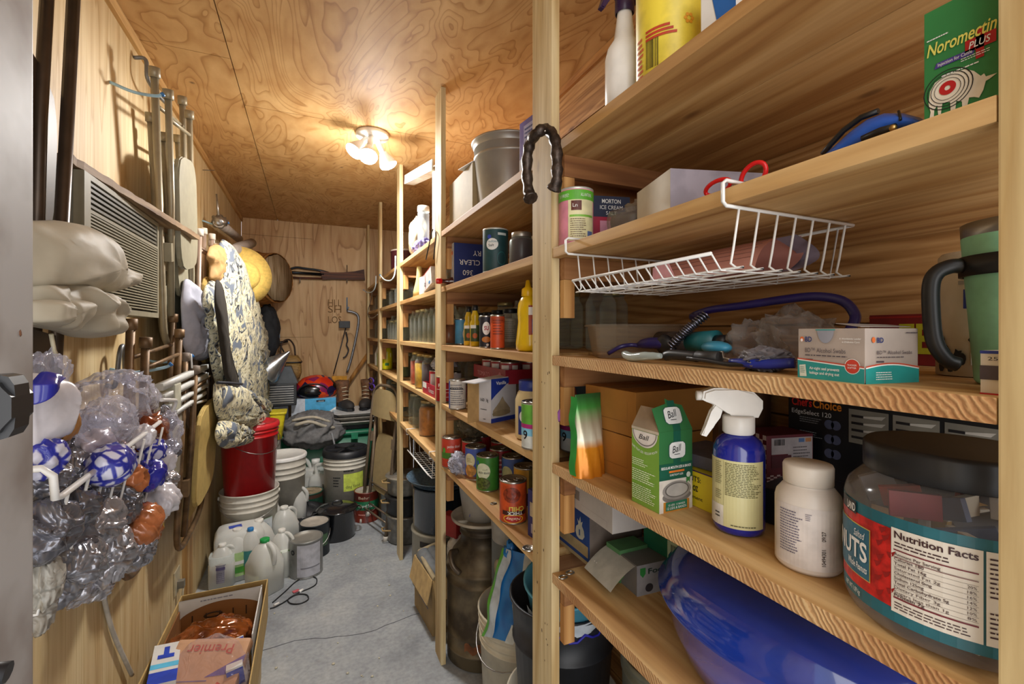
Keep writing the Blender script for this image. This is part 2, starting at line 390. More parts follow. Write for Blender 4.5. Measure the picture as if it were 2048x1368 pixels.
# ---------------------------------------------------------------- the built-in shelving
POST_W = wood('post_fir', '#dcca9f', '#d0b988', '#bb9d68', 'z', .8)
SHELF_W = wood('shelf_pine', '#d6b17a', '#c69c62', '#a97b46', 'y', .7)
CROSS_W = wood('crossbar_pine', '#a8774a', '#96653a', '#7d4f2a', 'x', .8, False)
CLEAT_W = wood('cleat_pine', '#cfa063', '#bf8c50', '#a3713a', 'z', .8, False)
SZ = [1.668, 1.455, 1.232, 1.008, .779]; TH = .02; FX = .46
PY = [(.072, .160), (.833, .922), (1.708, 1.797), (2.59, 2.68), (3.40, 3.49), (4.16, 4.25)]
unit = thing('shelving_unit', 'built-in rough pine shelving with five tiers along the right wall', 'shelves')
R = random.Random(11)
for i, (a, b) in enumerate(PY):
    mb = MB(); mb.box((FX, a, 0), (FX + .019, b, CZ), None, .0015)
    obj('post', mb, POST_W, unit)
    for k, z in enumerate(SZ):
        zb = z - TH
        for (y0, y1) in ((a - .019, a), (b, b + .019)):      # crossbars on both sides of the post
            if i == 0: continue
            obj('crossbar', MB().box((FX + .02, y0 + .0005, zb - .045), (RX - .001, y1 - .0005, zb - .0005)), CROSS_W, unit)
            obj('cleat', MB().box((FX + .0195, y0 + .001, zb - .125), (FX + .045, y1 - .001, zb - .0455), None, .001), CLEAT_W, unit)
m, nt, b = newmat('rough_sawn_edge'); v = coords(nt, (1, 1, 1), (.6, 0, 0))
wv = nd(nt, 'ShaderNodeTexWave', i_Scale=55, i_Distortion=7, i_Detail=4); wv.bands_direction = 'Y'; nt.links.new(v, wv.inputs[0]); nz = nd(nt, 'ShaderNodeTexNoise', i_Scale=7, i_Detail=5); nt.links.new(v, nz.inputs[0])
c1 = ramp(nt, wv.outputs[0], [(.1, '#b98f60'), (.6, '#c79d6b'), (.95, '#d8b684')]); c2 = ramp(nt, nz.outputs[0], [(.35, '#c9a27a'), (.6, '#ffffff')]); nt.links.new(mixc(nt, .7, c1, c2, 'MULTIPLY'), b.inputs['Base Color']); b.inputs['Roughness'].default_value = .8; bump(nt, b, wv.outputs[0], .5, .0015); SAWN = m
def sawn(o):
    o.data.materials.append(SAWN)
    for f in o.data.polygons:
        if f.normal.x < -.9 and f.center.x < FX + .01: f.material_index = 1
for i in range(5):
    y0 = PY[i][1] - (.012 if i else .0); y1 = PY[i + 1][0] + .012
    for k, z in enumerate(SZ):
        mb = MB(); x = FX + .020; W_ = (RX - .004 - x) / 3
        ya, yb = PY[i][1] + .001, PY[i + 1][0] - .001
        # front board is notched round the posts: main body between posts flush with the post faces
        mb.box((FX + .001, ya, z - TH), (FX + .001 + .15, yb, z), None, .0012)
        mb.box((FX + .153, ya - .03, z - TH), (FX + .295, yb + .03, z), None, .0012)
        mb.box((FX + .298, ya - .03, z - TH), (RX - .002, yb + .03, z), None, .0012)
        o = obj('shelf_board', mb, SHELF_W, unit)
        if i == 0 and k > 1: sawn(o)
# ---------------------------------------------------------------- doorway: metal jamb at left
JAMB = M('#a9a7a6', .5, .1, .1, 14, name='worn_door_paint', dark='#8d8580')
mb = MB(); p = ay(68, 684, .34); q = ay(-60, 684, .30)
mb.box((p.x - .05, .20, 0), (p.x, .34, 2.2), None, .002)
jt = thing('door_jamb', 'off-white rust-speckled metal door frame edge at the far left', 'door frame', (0, 0, 0))
obj('frame_edge', mb, JAMB, jt)
mb = MB()
for i in range(26):
    z = random.Random(i).uniform(.9, 1.7); yy = random.Random(i + 50).uniform(.22, .335); mb.ico((p.x + .0002, yy, z), random.Random(i + 9).uniform(.001, .0035), 1, .4, seed=i, sc3=(.15, 1, 1.4))
obj('rust_spot', mb, M('#7c5238', .9, name='rust_stain'), jt)['kind'] = 'stuff'
mb = MB(); pc = ay(-10, 815, .19); out = []
for k in range(20):
    a = 2 * PI * k / 20; c_, s_ = math.cos(a), math.sin(a); kk = (abs(c_) ** 4 + abs(s_) ** 4) ** -.25; out.append((.0050 * kk * c_, .0098 * kk * s_))
mb.prism(out, .012, Matrix.Translation((pc.x, .199, pc.z)) @ Matrix.Rotation(PI / 2, 4, 'X'), .002)
lk = thing('door_latch', 'black rubber door latch block at the far left edge of the photo', 'latch', (0, 0, 0)); obj('latch_body', mb, DKPL, lk)
pc = ay(-10, 1350, .19); obj('lower_bar', MB().tube([(pc.x - .01, .19, pc.z + .002), (pc.x + .003, .19, pc.z)], .003, 10), DKPL, lk)
# ================================================================ shared item builders
def box3(l, f, r, z, dl=None, dr=None):
    """footprint from three ground corners as seen: left, front, right -> centre, sx, sy, rz"""
    F = az(f[0], f[1], z); 
    R_ = az(r[0], r[1], z) if r else None; L_ = az(l[0], l[1], z) if l else None
    ex = (R_ - F) if R_ is not None else None
    if ex is None: e = (L_ - F); ex = Vector((e.y, -e.x, 0))
    sx = dr or ex.length; ex = ex.normalized(); ey = Vector((-ex.y, ex.x, 0)); sy = dl or abs((L_ - F).dot(ey))
    c = F + ex * sx / 2 + ey * sy / 2; return c, sx, sy, math.atan2(ex.y, ex.x)
def carton(name, label, cat, c, sx, sy, h, rz, mat, group=None, lid=True, bev=.0008):
    t = thing(name, label, cat, c, rz, group)
    obj('carton_body', MB().box((-sx / 2, -sy / 2, .0004), (sx / 2, sy / 2, h), None, bev), mat, t)
    return t, boxfaces(sx, sy, h)
def openbox(name, label, cat, c, sx, sy, h, rz, mat, inner, flaps=(), th=.003, group=None):
    t = thing(name, label, cat, c, rz, group); a, b = sx / 2, sy / 2; mb = MB()
    mb.box((-a, -b, .0004), (a, b, th)); mb.box((-a, -b, th), (-a + th, b, h)); mb.box((a - th, -b, th), (a, b, h))
    mb.box((-a + th, -b, th), (a - th, -b + th, h)); mb.box((-a + th, b - th, th), (a - th, b, h)); obj('carton_body', mb, mat, t)
    for side, ln, ang in flaps:     # ang 0 = standing, pi/2 = folded flat outward, negative = inward
        mb = MB(); m = {'-x': Matrix.Translation((-a, 0, h)) @ Matrix.Rotation(-ang, 4, 'Y'), '+x': Matrix.Translation((a, 0, h)) @ Matrix.Rotation(ang, 4, 'Y'),
                        '-y': Matrix.Translation((0, -b, h)) @ Matrix.Rotation(ang, 4, 'X'), '+y': Matrix.Translation((0, b, h)) @ Matrix.Rotation(-ang, 4, 'X')}[side]
        if side[1] == 'x': mb.box((-th / 2, -b + .002, 0), (th / 2, b - .002, ln), m)
        else: mb.box((-a + .002, -th / 2, 0), (a - .002, th / 2, ln), m)
        obj('flap', mb, inner, t)
    return t, boxfaces(sx, sy, h)
def can(label, p, r, h, col, group=None, ang=None, tin=None, name='food_can', cat='can', metal_lid=None, ring=True, upside=False):
    t = thing(name, label, cat, p, 0, group); tin = tin or TIN
    pr = [(0, .0015), (r * .9, .0015), (r * .95, 0), (r, .001), (r, .003), (r * .985, .005), (r * .985, h - .005), (r, h - .003), (r, h - .0008), (r * .97, h), (r * .94, h - .003), (0, h - .003)]
    obj('can_body', MB().lathe(pr, 32), tin, t)
    obj('paper_label', MB().lathe([(r * .99, .0045), (r * .992, .005), (r * .992, h - .005), (r * .99, h - .0045)], 32), M(col) if isinstance(col, str) else col, t)
    mb = MB(); mb.lathe([(r * .8, h - .0024), (r * .78, h - .0016), (r * .72, h - .0016), (r * .7, h - .0024)], 28)
    if ring: mb.lathe([(r * .5, h - .0024), (r * .48, h - .0016), (r * .42, h - .0016), (r * .4, h - .0024)], 24)
    obj('lid', mb, metal_lid or TINL, t)
    return t, Cyl(r * .992, fa(p) if ang is None else ang, .005, h - .01, r * 2.2)
def pulltab(t, r, h, a):
    mb = MB(); c, s = math.cos(a), math.sin(a)
    mb.tube([(r * .62 * c - .5 * .016 * math.cos(q) * c - .008 * math.sin(q) * s - r * .25 * c, r * .62 * s - .5 * .016 * math.cos(q) * s + .008 * math.sin(q) * c - r * .25 * s, h + .0005) for q in [2 * PI * i / 14 for i in range(14)]], .0012, 6, True)
    obj('pull_tab', mb, TIN, t)
def jar(label, p, r, h, content, fill=.85, lid='#b5a878', group=None, name='glass_jar', cat='jar', n=24, flute=False):
    t = thing(name, label, cat, p, 0, group); s = h * .74
    pr = [(0, .001), (r * .86, .001), (r, .006), (r, s), (r * .92, s + (h - s) * .25), (r * .76, s + (h - s) * .45), (r * .74, h - .014), (r * .74, h - .003)]
    if not content: obj('glass', MB().lathe(pr, n), GLASS, t)
    else:
        obj('glass', MB().lathe(pr, n), GLASS, t); f = .006 + (h - .02) * fill; k = r * .96
        q = [(0, .004), (k * .9, .004), (k, .008), (k, min(s, f))]
        if f > s: q += [(k * .9, s + (h - s) * .24)]; f = max(f, s + (h - s) * .26)
        q += [(0, f)]
        obj('contents', MB().lathe(q, n), M(content, .35, var=.15, sc_=60) if isinstance(content, str) else content, t)
    if lid:
        obj('lid', MB().lathe([(r * .78, h - .013), (r * .8, h - .012), (r * .8, h - .001), (r * .77, h), (0, h)], n), M(lid, .35, .7, .1), t)
    return t
def bucket(name, label, cat, p, r, h, mat, rb=None, ribs=(.78, .86, .93), rim=.004, bail=None, lid=None, group=None, rot=None, inner=True, bangle=0, bup=False, parts=None, lidh=.02):
    rb = rb or r * .88; t = thing(name, label, cat, p, 0, group, rot=rot)
    R_ = lambda f: rb + (r - rb) * f
    pr = [(0, .001), (rb, .001)]
    for q in ribs: pr += [(R_(q - .012), h * (q - .012)), (R_(q) + rim, h * (q - .01)), (R_(q) + rim, h * q), (R_(q + .005), h * (q + .006))]
    pr += [(R_(.985), h * .975), (r + rim, h * .98), (r + rim, h), (r - .001, h)]
    if inner and not lid: pr += [(rb - .004, .006), (0, .006)]
    else: pr += [(0, h)]
    obj('bucket_body', MB().lathe(pr, 40), mat, t)
    if lid:
        obj('lid', MB().lathe([(r + rim + .002, h - .012), (r + rim + .003, h + .002), (r + rim - .002, h + lidh * .5), (r - .01, h + lidh * .5), (r - .016, h + .002), (0, h + .002)], 40), lid, t)
    if bail:
        c, s = math.cos(bangle), math.sin(bangle); zz = h * .9; pts = []
        for i in range(17):
            a = PI * i / 16; x = (r + .008) * math.cos(a); y = (r + .012) * math.sin(a) * (1 if bup else 1)
            if bup: pts.append((x * c, x * s, zz + y * .95))
            else:
                yy = (r + .009) * math.sin(a); pts.append((x * c - yy * s, x * s + yy * c, zz - .10 * math.sin(a) * (h / .37)))
        obj('bail_handle', MB().tube(pts, .0022, 6), bail, t)
        for sg in (-1, 1): obj('handle_ear', MB().lathe([(0, -.004), (.012, -.004), (.012, .004), (0, .004)], 12, ((r + .004) * c * sg, (r + .004) * s * sg, zz), Matrix.Rotation(PI / 2, 3, 'Y')), mat, t)
    return t
def squ(r, n, p=3.2, a=0):
    """rounded square section"""
    out = []
    for i in range(n):
        q = 2 * PI * i / n + a; c, s = math.cos(q), math.sin(q); k = (abs(c) ** p + abs(s) ** p) ** (-1 / p); out.append((r * k * c, r * k * s))
    return out
def loft(mb, secs, n, closed_top=True):
    """secs: list of (list of xy, z)"""
    rings = [[mb.v((x, y, z)) for x, y in s] for s, z in secs]
    for A, B_ in zip(rings, rings[1:]):
        for i in range(n): mb.face([A[i], A[(i + 1) % n], B_[(i + 1) % n], B_[i]], True)
    mb.face(rings[0][::-1]); 
    if closed_top: mb.face(rings[-1])
    return mb
def jug(label, p, cap='#e8e8e8', fill=.5, rz=0, s=1., group=None, body=None, lab=None, r=.072, h=.25, liquid='#cfd6d0'):
    """gallon jug with a moulded side handle"""
    t = thing('plastic_jug', label, 'jug', p, rz, group); n = 28; r *= s; h *= s
    prof = [(.9, 0), (1, .012), (1, .55), (.97, .62), (.86, .72), (.62, .83), (.36, .91), (.26, .93), (.26, .965)]
    secs = [(squ(r * k, n, 4 if z < .6 else 2.4), h * z) for k, z in prof]
    obj('jug_body', loft(MB(), secs, n), body or FROST, t)
    pts = bez([(r * .3, 0, h * .90), (r * .62, 0, h * .90), (r * .98, 0, h * .80), (r * 1.02, 0, h * .66), (r * .95, 0, h * .56)], 5)
    obj('handle', MB().tube(pts, r * .15, 8), body or FROST, t)
    if fill:
        k = .965; secs = [(squ(r * k * .93, n, 4), .003), (squ(r * k, n, 4), .015), (squ(r * k, n, 4), h * fill)]
        obj('liquid', loft(MB(), secs, n), M(liquid, .2, var=.04, name='liquid'), t)
    obj('cap', MB().lathe([(r * .29, h * .935), (r * .30, h * .94), (r * .30, h * .995), (r * .27, h), (0, h)], 18), M(cap, .4), t)
    if lab:
        for f, rr in ((0, PI / 2),):
            for (col, x0, y0, x1, y1) in lab:
                mb = MB(); mb.box((-r * 1.008, -r * x1, h * y0), (-r * .995, -r * x0, h * y1)); obj('jug_label', mb, M(col), t)
    return t
def trigger_head(t, z, mats, k=1., collar=.019, ang=0):
    """sprayer head: collar, body, nozzle, trigger; local x is the spraying direction"""
    Rm = Matrix.Rotation(ang, 4, 'Z'); mb = MB()
    prof = [(collar, 0), (collar, .022 * k), (collar * .9, .024 * k), (0, .024 * k)]
    mb.lathe([(collar * .9, -.002)] + prof, 24, (0, 0, z), wob=lambda a, zz: 1 + .03 * (int(a * 24 / PI) % 2)); obj('collar', mb, mats[0], t)
    out = [(-.024, .022), (-.030, .035), (-.030, .046), (-.018, .058), (.004, .064), (.036, .063), (.050, .058), (.052, .046), (.046, .043), (.030, .040), (.016, .030), (.012, .022)]
    mb = MB(); m = Rm @ Matrix.Translation((0, .011 * k, z)) @ Matrix.Rotation(PI / 2, 4, 'X'); mb.prism([(x * k, y * k) for x, y in out], .022 * k, m, .003 * k)
    obj('sprayer_body', mb, mats[1], t)
    mb = MB(); tr = [(.020, .040), (.034, .040), (.037, .028), (.046, .008), (.052, -.006), (.045, -.008), (.036, .006), (.026, .020)]
    mb.prism([(x * k, y * k) for x, y in tr], .012 * k, Rm @ Matrix.Translation((0, .006 * k, z)) @ Matrix.Rotation(PI / 2, 4, 'X'), .002 * k); obj('trigger', mb, mats[2], t)
    obj('nozzle', MB().cyl(Rm @ Vector((.050 * k, 0, z + .051 * k)), Rm @ Vector((.058 * k, 0, z + .051 * k)), .007 * k, 12), mats[2], t)

# ================================================================ bay one, top tier
S1, S2, S3, S4, S5 = SZ
def at(u, x, z):
    q = ray(u, 600); q = q * (x / q[0]); return Vector((q.x, q.y, z))
p = at(1249, .512, S1)
t = thing('spray_bottle', 'white spray bottle with a dark purple trigger head on the top shelf', 'spray bottle', p)
obj('bottle_body', MB().lathe([(0, .001), (.030, .001), (.034, .005), (.034, .098), (.030, .115), (.019, .132), (.015, .16), (.013, .178), (.013, .182)], 32, sx=1, syy=1), WPL, t)
PUR = M('#33203f', .35, name='dark_purple_plastic'); trigger_head(t, .180, (PUR, PUR, PUR), 1.05, .017, fa(p) - .9)
p = at(1340, .530, S1)
t = thing('cleaning_canister', 'tall pale yellow canister with red print and barcode on the top shelf', 'canister', p)
obj('canister_body', MB().lathe([(0, .001), (.050, .001), (.053, .004), (.053, .18), (.0535, .181)], 36), M('#e6cf45', .4, name='canister_yellow'), t)
obj('lid', MB().lathe([(.0545, .178), (.055, .182), (.055, .205), (.052, .208), (0, .208)], 36), WPL, t)
S = Cyl(.053, fa(p) , 0, .18, .10)
barcode(t, S, .12, .10, .34, .34); lines(t, S, -.1, .05, .08, .42, 8, M('#c7532b'), .55, 3)
for i, q in enumerate((.34, .375, .41)): rects(t, 'red_print_line', S, [(.12, q, .60 - i * .05, q + .022)], M('#b8402a'), .0012)
for k in range(6):
    a = k * PI / 3; disc(t, 'flower_petal', S, .78 + .055 * math.cos(a) / 1., .46 + .032 * math.sin(a), .0028, .0028, M('#e09a20'), .001, n=10)
c = at(1428, .50, S1); t, F = carton('white_carton', 'white carton with a blue corner beside the yellow canister', 'box', c + Vector((.03, 0, 0)), .06, .05, .10, .2, WHT)
shape(t, 'blue_corner', F['-x'], [(.5, .25), (1, .25), (1, 1), (.2, 1)], M('#2360a8'))
for (u, x, rr, hh, lb) in ((1162, .60, .014, .075, 'brown glass dropper bottle with white cap lying low on the top shelf by the post'), (1206, .56, .011, .062, 'small bottle with white cap behind the white spray bottle')):
    p = at(u, x, S1); t = thing('medicine_bottle', lb, 'bottle', p)
    obj('bottle_body', MB().lathe([(0, .001), (rr, .001), (rr, hh * .6), (rr * .6, hh * .75), (rr * .6, hh * .85)], 20), M('#3a2114', .2, name='amber_glass'), t)
    obj('cap', MB().lathe([(rr * .8, hh * .82), (rr * .82, hh), (0, hh)], 20), WPL, t)
c = at(1134, .56, S1); t, F = carton('dark_box', 'small black box with yellow lettering on the top shelf beside the post', 'box', c, .05, .07, .036, .1, M('#1a1a26'))
text(t, F['-x'], .1, .3, 'w', .4, YEL, bold=.02); rects(t, 'purple_band', F['-x'], [(0, .72, 1, .95)], M('#3c3f9a'))

# ================================================================ bay one, second tier
p = at(1152, .505, S2)
t, S = can('green and pink paper can with cream nutrition panel at the post', p, .036, .118, '#d98a9c', name='paper_can', tin=M('#cfcfc8', .4, .5))
rects(t, 'green_band', S, [(-.2, .80, 1.3, .985)], M('#5fae35')); text(t, S, .02, .86, 'S FREE!', .06, WHT, w=.3); text(t, S, .62, .86, 'ALL-NATURAL', .06, WHT, w=.32)
rects(t, 'cream_panel', S, [(.30, .04, 1.02, .80)], M('#ddd6a8'), .0009); rects(t, 'brown_badge', S, [(.38, .60, .64, .78)], M('#5a2519'), .0013); text(t, S, .42, .66, 'Ln', .07, WHT, e=.0018)
rects(t, 'green_line', S, [(.34, .48, .98, .52)], M('#7cb341'), .0012); lines(t, S, .36, .10, .78, .46, 9, M('#6a4f3c'), .4, 5); rects(t, 'blue_patch', S, [(.80, .05, .97, .22)], M('#5b6f9e'), .0012)
c = at(1212, .60, S2)
t, F = carton('ice_cream_salt_box', 'navy and red rock salt box with an icy photograph', 'box', c, .085, .060, .118, -.25, M('#a3123a', name='crimson_card'))
for k in ('-x', '-y'): rects(t, 'navy_top', F[k], [(0, .62, 1, 1)], M('#16213f'))
text(t, F['-y'], .5, .87, 'MORTON', .075, WHT, w=.5, align='C', bold=.01); text(t, F['-y'], .5, .76, 'ICE CREAM', .07, WHT, w=.6, align='C'); text(t, F['-y'], .5, .66, 'SALT', .065, WHT, w=.28, align='C')
rects(t, 'pink_panel', F['-y'], [(.2, .08, 1, .55)], M('#c98ba0'), .0008); shape(t, 'snowflake', F['-y'], [(.45, .1), (.5, .25), (.38, .35), (.55, .38), (.62, .5), (.68, .36), (.85, .33), (.72, .24), (.7, .1)], M('#8fc2ae'), .0012)
p = at(1228, .66, S2); t = thing('black_pail', 'black plastic pail with wire handle standing behind the salt box', 'bucket', p + Vector((.02, .03, 0)))
obj('pail_body', MB().lathe([(0, .001), (.045, .001), (.055, .10), (.057, .10), (.05, .005)], 32), DKPL, t)
obj('handle', MB().tube([(.060 * math.cos(a), .0, .095 + .048 * math.sin(a)) for a in [PI * i / 16 for i in range(17)]], .0035, 8), DKPL, t)
p = at(1258, .535, S2)
t = thing('tape_roll', 'clear cylinder lying on its side in crinkled film beside the salt box', 'roll', p + Vector((0, 0, .028)))
obj('roll_body', MB().lathe([(.018, -.03), (.027, -.03), (.027, .03), (.018, .03), (.018, -.03)], 32, rot=Matrix.Rotation(PI / 2, 3, 'X') @ Matrix.Rotation(.35, 3, 'Y')), CLEARPL, t)
obj('core', MB().lathe([(.016, -.029), (.0175, -.029), (.0175, .029), (.016, .029), (.016, -.029)], 24, rot=Matrix.Rotation(PI / 2, 3, 'X') @ Matrix.Rotation(.35, 3, 'Y')), M('#4a3c34'), t)
p = at(1300, .60, S2); t = obj('plastic_sack', MB().ico((0, 0, .042), .05, 4, .42, 1.3, 4, (1.0, 1.1, .85)), clearmat('smoky_film', '#dccdb8', .22, .2, .5, 18, '#cbbca6'), None, p)
tag(t, 'crumpled smoky plastic sack between the tape roll and the white carton', 'bag')
# long white carton lying at a slant
a_ = at(1322, .485, S2); b_ = at(1455, .487, S2)
c = at(1420, .60, S2)
t, F = carton('long_white_carton', 'long plain white and grey carton behind the red scissors', 'box', c, .20, .12, .068, -.28, M('#c9c2b2', .7, var=.04, name='off_white_card'))
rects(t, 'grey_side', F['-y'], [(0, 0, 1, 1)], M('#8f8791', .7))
# scissors
t = thing('scissors', 'scissors with bright red plastic handles lying on the second shelf', 'scissors', at(1470, .475, S2 + .004))
REDP = M('#c9151b', .3, name='red_plastic')
def loopring(c_, rx, ry, z, tilt): 
    return [(c_[0] + rx * math.cos(a) * math.cos(tilt) - ry * math.sin(a) * math.sin(tilt), c_[1] + rx * math.cos(a) * math.sin(tilt) + ry * math.sin(a) * math.cos(tilt), z + .006 + .012 * math.sin(a)) for a in [2 * PI * i / 22 for i in range(22)]]
def lp(u0, v0, au, av, th):
    pts = []
    for i in range(24):
        a = 2 * PI * i / 24; du, dv = au * math.cos(a), av * math.sin(a)
        pts.append(ax(u0 + du * math.cos(th) - dv * math.sin(th), v0 + du * math.sin(th) + dv * math.cos(th), .483 + .004 * math.sin(a)) - t.location)
    return pts
obj('handle', MB().tube(lp(1507, 351, 31, 19, -.85), .0028, 8, True), REDP, t)
obj('handle', MB().tube(lp(1436, 375, 27, 13, -.45), .0028, 8, True), REDP, t)
obj('blade', MB().tube([ax(1492, 367, .483) - t.location, ax(1462, 372, .487) - t.location, ax(1440, 388, .53) - t.location], .003, 6), STEEL, t)
# blue curved clipper / guard
t = thing('stapler', 'bright blue curved plastic handle tool with a dark underside on the second shelf', 'tool', at(1740, .52, S2))
def cp(u, v, x=.50): return ax(u, v, x) - t.location
BLU = M('#2c5fc4', .3, name='bright_blue_plastic')
tops = [(1648, 306), (1665, 285), (1690, 258), (1725, 232), (1760, 219), (1800, 219), (1832, 228), (1846, 243)]
bots = [(1652, 310), (1690, 296), (1720, 279), (1745, 265), (1768, 254), (1790, 250), (1820, 247), (1846, 245)]
mb = MB(); secs = []
for i, (tp, bt) in enumerate(zip(tops, bots)):
    A = cp(*tp, .505); B_ = cp(*bt, .490); D_ = cp(*tp, .505); wv = Vector((.038, .006, 0)); ring = []
    mid = (A + B_) / 2; up = (A - B_) / 2
    for k in range(12):
        q = 2 * PI * k / 12; ring.append(mb.v(mid + wv * .5 + up * math.sin(q) + wv * .5 * -math.cos(q)))
    secs.append(ring)
for A, B_ in zip(secs, secs[1:]):
    for k in range(12): mb.face([A[k], A[(k + 1) % 12], B_[(k + 1) % 12], B_[k]], True)
mb.face(secs[0][::-1]); mb.face(secs[-1]); obj('shell', mb, BLU, t)
obj('rubber_edge', MB().tube([cp(u - 3, v + 3, .515) for u, v in tops[:5]], .003, 6), DKPL, t)
obj('jaw', MB().tube([cp(1725, 278, .492), cp(1760, 262, .492), cp(1790, 254, .49)], .0035, 8), DKPL, t)
obj('rivet', MB().cyl(cp(1786, 256, .4885), cp(1786, 256, .486), .003, 12), M('#b9965a', .3, .9), t)
obj('slot', MB().tube([cp(1797, 222, .502), cp(1800, 233, .4985), cp(1801, 240, .4955)], .0012, 5), DKPL, t)
# green cattle-medicine carton
L_ = ax(1848, 240, .475); F_ = ax(2010, 192, .485)
ly, fy = at(1848, .482, 0).y, at(2008, .482, 0).y
t = thing('green_medicine_box', 'tall green carton with yellow lettering and a white bull with target rings', 'box', (.482, (ly + fy) / 2, S2))
sy_ = ly - fy; hh = .098
obj('carton_body', MB().box((0, -sy_ / 2, .0005), (.05, sy_ / 2, hh), None, .0008), M('#2f7d43', .45, var=.04, name='green_card'), t)
F = Flat((0, sy_ / 2, 0), (0, -1, 0), (0, 0, 1), sy_, hh)
text(t, F, .05, .60, 'Noromectin', .105, M('#e5dc6a'), w=.88, bold=.015, shear=.25)
rects(t, 'red_cross', F, [(.55, .50, .92, .60), (.68, .42, .78, .66)], RED, .0008); text(t, F, .60, .52, 'PLUS', .055, WHT, w=.26, shear=.2, bold=.01, e=.0014)
shape(t, 'purple_banner', F, [(.15, .475), (.65, .475), (.68, .52), (.18, .52)], M('#4a3a8c')); text(t, F, .2, .485, 'Injection for Cattle', .028, WHT, w=.44)
lines(t, F, .05, .73, .34, .75, 1, WHT, .5, 2); lines(t, F, .5, .44, .95, .475, 2, WHT, .35, 4); lines(t, F, .25, .38, .75, .40, 1, WHT, .5, 6)
bull = [(.07, .03), (.10, .12), (.07, .20), (.09, .30), (.16, .36), (.28, .385), (.42, .385), (.55, .375), (.66, .33), (.74, .27), (.78, .28), (.80, .25), (.93, .245), (.84, .22), (.80, .215), (.77, .15), (.72, .10), (.66, .12), (.60, .13), (.57, .05), (.52, .03), (.51, .12), (.44, .14), (.42, .03), (.37, .03), (.36, .15), (.26, .16), (.24, .08), (.28, .04), (.21, .03), (.20, .09), (.19, .16), (.15, .13), (.14, .03)]
shape(t, 'bull_print', F, bull, M('#e4dccb'), .0008)
for k, rr in enumerate((.026, .022, .018, .014)): disc(t, 'target_ring', F, .33, .265, rr * .62, rr * .62, BLK, .0012 + k * .0001, .955)
disc(t, 'target_centre', F, .33, .275, .0055, .0055, RED, .0013, .35)

# white wire basket slung under the second shelf
t = thing('wire_basket', 'white coated wire basket hooked under the second shelf', 'basket')
yn, yf = at(1452, .452, 0).y, at(1136, .452, 0).y          # near and far side frames
xf, xb = .452, .70; zt = S2 - TH - .004; zb = 1.335 
def rr_(mb, pts, r=.0018): mb.tube(pts, r, 6)
zb = ax(1140, 590, .50).z; ybx = .27
for y, nm in ((yn, 'near'), (yf, 'far')):
    mb = MB(); xi = .02
    rr_(mb, [(xb, y, zt), (xf, y, zt), (xf - .005, y, zt + .004), (xf - .005, y, S2 + .002), (xf, y, S2 + .006), (xf + .055, y, S2 + .005)], .0024)
    obj('hanger_arm', mb, WIRE, t)
mb = MB(); rr_(mb, [(xb, yn, zt), (xb, yf, zt)], .0024); obj('rear_rail', mb, WIRE, t)
zfl = zt - .072; n = 7
for i in range(n):                                            # runs down the near side, along the floor and up the far side
    x = xf + .022 + (xb - xf - .04) * i / (n - 1); mb = MB()
    rr_(mb, bez([(x, yn, zt), (x, yn + .012, zfl + .006), (x, yn + .02, zfl), (x, yf - .02, zfl), (x, yf - .012, zfl + .006), (x, yf, zt)], 3), .0016); obj('wire', mb, WIRE, t)
m_ = 17
for i in range(m_):                                           # front lip and floor cross wires, up the back
    y = yn + .02 + (yf - yn - .04) * i / (m_ - 1); mb = MB(); x0 = xf + .016
    rr_(mb, [(x0 - .018, y, zfl + .018), (x0 - .002, y, zfl - .0015), (xb - .02, y, zfl - .0015), (xb, y, zt)] if i % 4 == 0 else [(x0 - .018, y, zfl + .018), (x0 - .002, y, zfl - .0015), (x0 + .03, y, zfl - .0015)], .0013); obj('wire', mb, WIRE, t)
mb = MB(); rr_(mb, [(xf - .002, yn + .02, zfl + .018), (xf - .002, yf - .02, zfl + .018)], .0024); obj('front_lip', mb, WIRE, t)
# pink folded papers in the basket
t = thing('pink_receipts', 'folded pink ruled papers resting in the white wire basket', 'papers', (.585, (yn + yf) / 2 - .03, zfl + .0035)); PNK = M('#c78c80', .8, var=.04, name='pink_paper')
Lp = .155
def fold(k, off, x0=0.):
    def fn(i, j):
        a = -PI * .5 + PI * 1.15 * j; return Vector((x0 + .012 + .05 * (1 - math.cos(a)) * .6 * k, -Lp + 2 * Lp * i + off, .028 * k + .028 * k * math.sin(a)))
    return fn
mb = MB()
mb.grid(lambda i, j: Vector((-.045 + .02 * math.sin(j * PI) * -1 + .09 * j * (1), -.12 + .2 * i, .001 + .052 * math.sin(j * PI * .5))), 2, 12); obj('paper_sheet', mb, PNK, t)
mb = MB(); mb.grid(lambda i, j: Vector((.05 - .03 * j + .02 * math.sin(j * 3), -.12 + .2 * i, .054 - .05 * j)), 2, 8); obj('paper_sheet', mb, PNK, t)
mb = MB(); mb.grid(lambda i, j: Vector((.01 + .05 * math.sin(j * PI), -.14 + .03 * i, .001 + .048 * j)), 2, 10); obj('grey_sheet', mb, M('#8c8090', .8), t)
mb = MB()
for k in range(7):
    j = .25 + k * .1; z = .001 + .052 * math.sin(j * PI * .5); x = -.045 - .02 * math.sin(j * PI) + .09 * j
    mb.cbox((x - .0006, -.02, z), (.0006, .18, .0008))
obj('ruled_line', mb, M('#8a5a50'), t)
obj('folded_corner', MB().prism([(0, 0), (.05, 0), (.045, .02), (.01, .028)], .0008, Matrix.Translation((-.068, .0, .003)) @ Matrix.Rotation(PI / 2, 4, 'Z') @ Matrix.Rotation(PI / 2.3, 4, 'X')), M('#d39aa0', .8), t)

